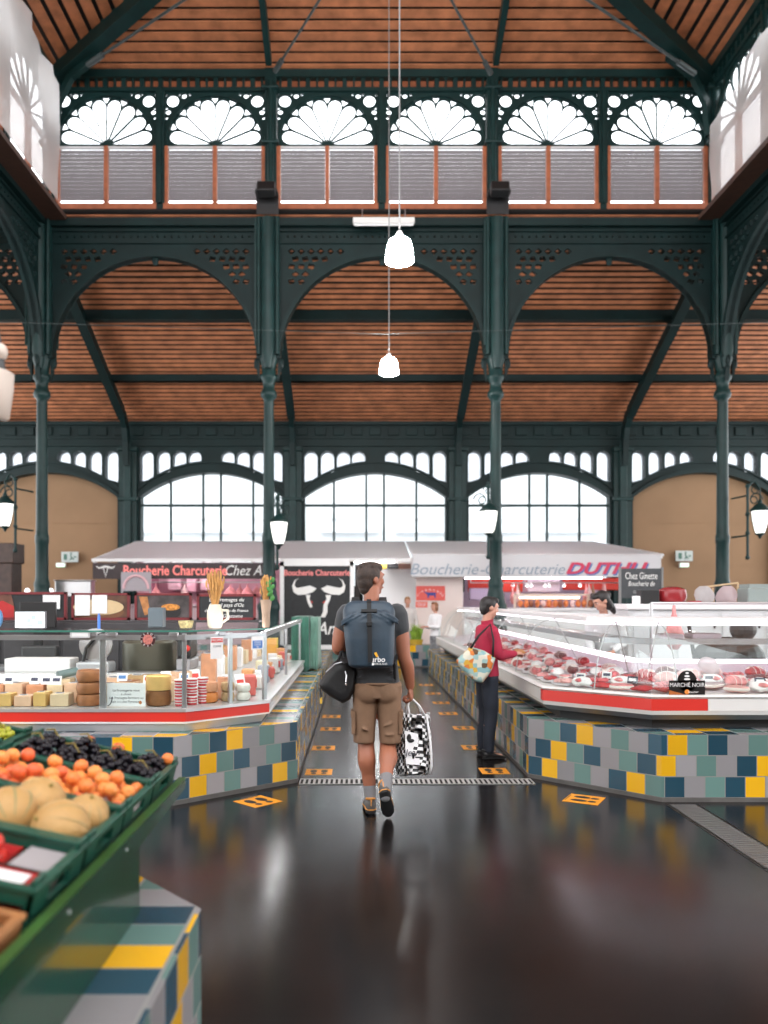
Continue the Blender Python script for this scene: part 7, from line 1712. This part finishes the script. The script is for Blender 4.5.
# checked carrier bag in the other hand
def check_mat():
    m = bpy.data.materials.new('checked_cloth'); m.use_nodes = True; nt = m.node_tree; b = nt.nodes['Principled BSDF']; uv = nt.nodes.new('ShaderNodeUVMap'); uv.uv_map = 'UVMap'
    mp = nt.nodes.new('ShaderNodeMapping'); mp.inputs['Rotation'].default_value = (0, 0, .1); nt.links.new(uv.outputs[0], mp.inputs[0])
    ck = nt.nodes.new('ShaderNodeTexChecker'); ck.inputs['Scale'].default_value = 44; ck.inputs['Color1'].default_value = (.02, .02, .022, 1); ck.inputs['Color2'].default_value = (.78, .77, .77, 1)
    nt.links.new(mp.outputs[0], ck.inputs['Vector']); nt.links.new(ck.outputs[0], b.inputs['Base Color']); b.inputs['Roughness'].default_value = .6
    return m
CK = check_mat()
cb = thing('checked_bag', 'black and white checked carrier bag held in the hand of the walking man', 'bag', W(.31, .07, .26))
BW = mat('bag_white', (.78, .77, .78), .55)
gripP = RW + Vector((.01, .01, -.10))
def cbsec(z, hx, hy, cx, cy=.075, n=32):
    c = W(cx, cy, z); R = Matrix.Rotation(.35, 3, 'Z'); return [c + R @ Vector((hx * (abs(math.cos(a)) ** .6) * (1 if math.cos(a) > 0 else -1), hy * (abs(math.sin(a)) ** .7) * (1 if math.sin(a) > 0 else -1) + .006 * math.sin(5 * a + z * 30), .010 * math.sin(3 * a + 1))) for a in [2 * PI * (k + .5) / n for k in range(n)]]
secs = [(.262, .085, .05, .305), (.275, .125, .075, .307), (.33, .138, .088, .308), (.42, .136, .088, .31), (.52, .130, .078, .314), (.60, .122, .062, .318), (.68, .115, .045, .322), (.705, .113, .035, .323)]
rings = [cbsec(z, hx, hy, cx) for z, hx, hy, cx in secs]; n = 32
mb = MB(); acc = 0
for i in range(len(rings) - 1):
    for k in range(n):
        k2 = (k + 1) % n; u0, u1 = k * .0235, (k + 1) * .0235; z0, z1 = secs[i][0], secs[i + 1][0]
        mb.add([rings[i][k], rings[i][k2], rings[i + 1][k2], rings[i + 1][k]], [(0, 1, 2, 3)], 0, [[(u0, z0), (u1, z0), (u1, z1), (u0, z1)]])
mb.add(rings[0][::-1], [tuple(range(n))], 0, [[(0, 0)] * n]); ob = mb.build('bag_body', CK, cb, smooth='all')
bm = bmesh.new(); bm.from_mesh(ob.data); bmesh.ops.remove_doubles(bm, verts=bm.verts, dist=.0005); bm.to_mesh(ob.data); bm.free()
so = ob.modifiers.new('thick', 'SOLIDIFY'); so.thickness = .004
Rb = Matrix.Rotation(.35, 3, 'Z'); fr = lambda x, z, d=0: W(.312, .075, z) + Rb @ Vector((x, -.088 - d, 0))
mb = MB(); q = [(-.105, .36), (.005, .345), (.0, .57), (-.105, .60)]
mb.add([fr(x, z, .006 - (.02 if z > .5 else 0)) for x, z in q] + [fr(x, z, .002 - (.02 if z > .5 else 0)) for x, z in q], [(0, 1, 2, 3), (7, 6, 5, 4), (0, 4, 5, 1), (1, 5, 6, 2), (2, 6, 7, 3), (3, 7, 4, 0)]); mb.build('white_panel', BW, cb)
text('Jean', 'bag_lettering', mat('ink', (.06, .06, .07), .8), fr(-.055, .44, .0085), .07, (PI / 2, 0, .35), cb, shear=.2, extr=.0006)
mb = MB(); mb.ell(fr(-.075, .545, -.008), (.018, .004, .03), 12, 8, Rb); mb.ell(fr(-.06, .525, -.004), (.025, .004, .014), 12, 8, Rb); mb.build('black_emblem', BLACK, cb)
for dy in (-.035, .035):
    mb = MB(); q = [W(.322, .075, .70) + Rb @ Vector((x, dy, 0)) for x in (-.06, .06)]; top = gripP + Vector((0, dy * .2, 0)); P = [q[0], q[0].lerp(top, .6) + Vector((-.02, 0, .0)), top + Vector((-.012, 0, 0)), top + Vector((.012, 0, 0)), q[1].lerp(top, .6) + Vector((.02, 0, 0)), q[1]]
    mb.tube(P, .0075, 8); mb.build('handle', BW, cb, smooth='all')
mb = MB(); 
for z0, z1 in zip([s_[0] for s_ in secs[1:]], [s_[0] for s_ in secs[2:]]): pass
q = [W(.312, .075, s_[0]) + Rb @ Vector((s_[1] * .72, -s_[2] * .98 - .004, 0)) for s_ in secs[1:]]; mb.tube(q, .010, 6); mb.build('white_gusset', BW, cb, smooth='all')

# ---- generic standing figure ------------------------------------------------------------------
def figure(label, x, y, H, yaw, skin, hairm, tops, bots, lens=None, name='person', head_turn=0.0, nod=0.0, hair='short', lean=0.0, arms='down', coat=False, shoes=BLACK):
    k = H / 1.75; e = thing(name, label, 'person', (x, y, 0)); Rz = Matrix.Rotation(yaw, 3, 'Z')     # yaw 0 faces +y
    def T(px, py, pz): 
        py2 = py + lean * max(0, pz - .9) ; pz2 = pz - .25 * lean * lean * max(0, pz - .9)
        return Vector((x, y, 0)) + Rz @ Vector((px * k, py2 * k, pz2 * k))
    hc = T(0, .03, 1.635); HR = Rz @ Matrix.Rotation(head_turn, 3, 'Z') @ Matrix.Rotation(nod, 3, 'X')
    mb = MB(); head_shape(mb, hc, HR, k * .97); limb(mb, [T(0, -.01, 1.40), T(0, .0, 1.50), T(0, .015, 1.57)], [.058 * k, .050 * k, .053 * k])
    secs = [(.84, .14, .10), (.90, .155, .108), (1.0, .14, .10), (1.12, .135, .095), (1.25, .152, .105), (1.34, .168, .102), (1.41, .15, .085), (1.45, .08, .065)]
    def tor(mb, g, z0=0, z1=9, flare=0):
        rings = []
        for z, rx, ry in secs:
            if z < z0 or z > z1: continue
            f = 1 + flare * max(0, 1.1 - z); rings.append([T((rx * f + g) * math.cos(a), (ry * f + g) * math.sin(a), z) for a in [2 * PI * j / 22 for j in range(22)]])
        mb.loft(rings)
    tor(mb, 0)
    sides = {}
    for s_ in (-1, 1):
        S_ = T(s_ * .172, 0, 1.385)
        if arms == 'forward' : E_, W_ = T(s_ * .215, .06, 1.13), T(s_ * .10, .30, 1.14)
        elif arms == 'low': E_, W_ = T(s_ * .21, .04, 1.12), T(s_ * .13, .27, 1.0)
        else: E_, W_ = T(s_ * .225, -.01, 1.10), T(s_ * .24, .05, .87)
        sides[s_] = (S_, E_, W_)
        limb(mb, [S_, S_.lerp(E_, .5), E_, E_.lerp(W_, .35), W_], [.054 * k, .046 * k, .039 * k, .039 * k, .026 * k])
        dn = (W_ - E_).normalized(); o_ = Rz @ Vector((s_ * .5, 0, 1)) if arms != 'down' else Rz @ Vector((s_, 0, 0))
        hand(mb, W_, dn, o_, .9 * k, .75, -s_ if arms == 'down' else -s_)
        H_, K_, A_ = T(s_ * .085, 0, .88), T(s_ * .085, .015, .48), T(s_ * .085, -.01, .09)
        limb(mb, [H_, H_.lerp(K_, .5), K_, K_.lerp(A_, .3) + Rz @ Vector((0, -.02 * k, 0)), K_.lerp(A_, .65), A_], [.085 * k, .072 * k, .052 * k, .054 * k, .042 * k, .034 * k])
        limb(mb, [T(s_ * .085, -.02, .05), T(s_ * .09, .07, .045), T(s_ * .095, .13, .04)], [.024 * k, .022 * k, .016 * k])
        shoe(e, T(s_ * .085, -.07, .001), T(s_ * .10, .185, .001), (0, 0, 1), shoes, RUBBER, shoes, w_=.043 * k, h=.085 * k)
    fuse(mb.build('body', skin, e), .008, 4); face_bits(e, hc, HR, k * .97, hairm)
    mb = MB(); EE = lambda p, r: mb.ell(hc + HR @ (Vector(p) * k), tuple(v * k for v in r), 20, 12, HR)
    EE((0, -.024, .038), (.083, .096, .090)); EE((0, -.05, -.005), (.072, .06, .08)); EE((0, .042, .090), (.056, .05, .036))
    if hair == 'short': EE((0, -.055, -.05), (.055, .04, .04)); EE((.0, .03, .1), (.06, .062, .03))
    if hair == 'bob': EE((0, -.045, -.06), (.078, .06, .07)); EE((.062, -.01, -.04), (.022, .045, .075)); EE((-.062, -.01, -.04), (.022, .045, .075))
    if hair == 'long': 
        EE((0, -.06, -.06), (.07, .055, .09)); EE((0, -.10, .03), (.045, .05, .05)); EE((.02, -.10, -.12), (.045, .04, .11)); EE((.065, -.02, -.03), (.02, .04, .06))
    fuse(mb.build('hair', hairm, e), .007, 3)
    mb = MB(); tor(mb, .016, .86 if not coat else .83, 9, .55 if coat else .10)
    if coat: mb.loft([[T(r * math.cos(a), r * .72 * math.sin(a), z) for a in [2 * PI * j / 22 for j in range(22)]] for z, r in ((.42, .215), (.65, .205), (.88, .19))])
    for s_ in (-1, 1):
        S_, E_, W_ = sides[s_]; limb(mb, [S_, S_.lerp(E_, .5), E_, E_.lerp(W_, .4), E_.lerp(W_, .86)], [.066 * k, .058 * k, .052 * k, .048 * k, .040 * k])
    for j in range(8): mb.ell(T(.10 * math.sin(j * 2.3), -.112 if j % 2 else .112, .95 + .05 * j), (.045 * k, .012 * k, .008 * k), 10, 6, Rz @ Matrix.Rotation(.5 * math.sin(j), 3, 'Y'))
    fuse(mb.build(tops[0], tops[1], e), .009, 4)
    mb = MB(); mb.tube([T(.062 * math.cos(a), .058 * math.sin(a), 1.455 + .012 * math.sin(a)) for a in [2 * PI * j / 18 for j in range(19)]], .013 * k, 8); mb.build('collar', tops[1], e, smooth='all')
    if bots:
        mb = MB(); mb.loft([[T(r * math.cos(a), r * .72 * math.sin(a), z) for a in [2 * PI * j / 20 for j in range(20)]] for z, r in ((.82, .168), (.90, .166), (.95, .155))])
        for s_ in (-1, 1): limb(mb, [T(s_ * .083, 0, .88), T(s_ * .085, .005, .66), T(s_ * .086, .015, .48), T(s_ * .086, -.01, .25), T(s_ * .086, -.01, .10)], [.098 * k, .088 * k, .072 * k, .066 * k, .060 * k])
        fuse(mb.build(bots[0], bots[1], e), .009, 3)
    return e, T, Rz
CRIM = mat('jacket_crimson', (.36, .012, .045), .75, var=.2, vscale=6, bump=.25, bscale=18); NAVY = mat('trouser_navy', (.014, .019, .032), .8, var=.25, vscale=6, bump=.2, bscale=20)
cu, CT, CR = figure('customer in a crimson jacket and navy trousers facing the meat case, holding a wallet', 1.275, 7.86, 1.575, -PI / 2 + .22, SKINL, HAIRD, ('crimson_jacket', CRIM), ('navy_trousers', NAVY), head_turn=.05, nod=-.22, arms='forward')
mb = MB(); p = CT(0, .385, 1.155); mb.box(p, (.11, .085, .022), CR @ Matrix.Rotation(.2, 3, 'Y'), bev=.006); e = tag(mb.build('wallet', mat('wallet_tan', (.45, .2, .07), .6)), 'small tan wallet in the hands of the customer in crimson', 'wallet')
mb = MB(); mb.tube([CT(.172, .0, 1.40), CT(.19, .06, 1.33), CT(.20, .09, 1.22)], .004, 6); mb.build('jacket_piping', mat('piping_pale', (.5, .45, .45), .6), cu)
mb = MB(); mb.loft([[CT(r * math.cos(a), .004 + r * .95 * math.sin(a), z + .012 * math.sin(a)) for a in [2 * PI * j / 20 for j in range(20)]] for r, z in ((.075, 1.43), (.068, 1.47), (.070, 1.505), (.060, 1.50))]); mb.build('stand_collar', CRIM, cu, smooth=True)
# patterned tote on the customer's shoulder
def tote_mat():
    m = bpy.data.materials.new('tote_print'); m.use_nodes = True; nt = m.node_tree; b = nt.nodes['Principled BSDF']; tc = nt.nodes.new('ShaderNodeTexCoord'); v = nt.nodes.new('ShaderNodeTexVoronoi'); v.inputs['Scale'].default_value = 24; v.inputs['Randomness'].default_value = .55; nt.links.new(tc.outputs['Object'], v.inputs['Vector'])
    s_ = nt.nodes.new('ShaderNodeSeparateColor'); nt.links.new(v.outputs['Color'], s_.inputs[0]); r = nt.nodes.new('ShaderNodeValToRGB'); r.color_ramp.interpolation = 'CONSTANT'
    cols = [(.62, .60, .50, 1), (.22, .40, .42, 1), (.62, .36, .04, 1), (.10, .05, .02, 1), (.30, .46, .46, 1), (.66, .62, .52, 1), (.60, .18, .03, 1)]
    els = r.color_ramp.elements
    while len(els) < len(cols): els.new(.5)
    for k, c in enumerate(cols): els[k].position = k / len(cols); els[k].color = c
    nt.links.new(s_.outputs[0], r.inputs[0]); nt.links.new(r.outputs[0], b.inputs['Base Color']); b.inputs['Roughness'].default_value = .7; return m
tt = thing('tote_bag', 'large tote bag printed in pale blue, cream and orange hanging from the customer', 'bag', (1.15, 7.62, .75))
tp = lambda px, py, dy=0: Vector(at(px, py, 7.62)) + Vector((0, dy, 0))
cor = [(456, 661), (470, 647), (484, 651), (495, 658), (491, 671), (482, 683), (474, 681), (463, 671)]
cc = Vector((sum(p[0] for p in cor) / 8, sum(p[1] for p in cor) / 8)); mb = MB(); rings = []
for t, s_ in ((-.07, .80), (-.05, .97), (0, 1.04), (.05, .97), (.07, .80)): rings.append([tp(cc.x + (p[0] - cc.x) * s_, cc.y + (p[1] - cc.y) * s_, t) for p in cor])
mb.loft(rings); o = fuse(mb.build('bag_body', tote_mat(), tt), .012, 4)
mb = MB(); mb.tube([tp(470, 648, -.05), tp(478, 636, -.02), CT(.175, -.03, 1.462) , tp(493, 640, -.03), tp(492, 657, -.04)], .011, 6); mb.build('strap', WEB, tt, smooth='all')
# vendors and distant people
COATW = mat('coat_white', (.74, .73, .74), .7, var=.06, vscale=5)
figure('vendor with dark tied hair bending over the scales behind the meat case', 3.0, 9.52, 1.68, PI - .55, SKINL, HAIRD, ('white_coat', COATW), ('dark_trousers', NAVY), head_turn=-.75, nod=-.5, hair='long', lean=.45, arms='low')
figure('woman in a white coat with brown hair at the far end of the meat case', 1.70, 17.35, 1.50, PI / 2 + .5, SKINL, mat('hair_auburn', (.20, .08, .03), .6, var=.3), ('white_coat', COATW), ('grey_skirt', mat('skirt_grey2', (.2, .2, .21), .8, var=.5, vscale=25)), head_turn=.2, hair='bob', arms='forward', coat=False)
figure('blond person in pale clothes half hidden behind the shoulder of the walking man', at(408, 605, 19.0).x, 19.2, 1.62, PI, SKINL, HAIRBL, ('pale_top', mat('pale_top', (.6, .56, .54), .8)), ('pale_trousers', mat('pale_trousers', (.35, .34, .33), .8)), hair='short', arms='down')
# ================================================================== CAMERA, LIGHT
cam = bpy.data.cameras.new('camera'); co = bpy.data.objects.new('camera', cam); COL.objects.link(co); SC.camera = co
co.location = (0, 0, EYE); co.rotation_euler = (PI / 2, 0, 0)
cam.sensor_width = 36; cam.sensor_fit = 'AUTO'; cam.lens = F / 1024 * 36
cam.shift_x = (384 - CX) / 1024; cam.shift_y = (CY - 512) / 1024
cam.clip_start = 0.05; cam.clip_end = 300
cam.dof.use_dof = True; cam.dof.focus_distance = 5.9; cam.dof.aperture_fstop = 1.35

w = bpy.data.worlds.new('overcast'); SC.world = w; w.use_nodes = True
bg = w.node_tree.nodes['Background']; bg.inputs['Color'].default_value = (0.96, 0.98, 1.0, 1); bg.inputs['Strength'].default_value = 3.2

for o in COL.objects:
    for k in ('_world', '_org'):
        if k in o.keys(): del o[k]
SC.view_settings.view_transform = 'Standard'; SC.view_settings.look = 'None'; SC.view_settings.gamma = 1.0; SC.view_settings.exposure = 0.38; SC.view_settings.use_curve_mapping = False
cy = SC.cycles
cy.use_denoising = True; cy.max_bounces = 8; cy.transparent_max_bounces = 24; cy.diffuse_bounces = 4; cy.glossy_bounces = 4; cy.transmission_bounces = 6
cy.caustics_reflective = False; cy.caustics_refractive = False; cy.sample_clamp_indirect = 6.0
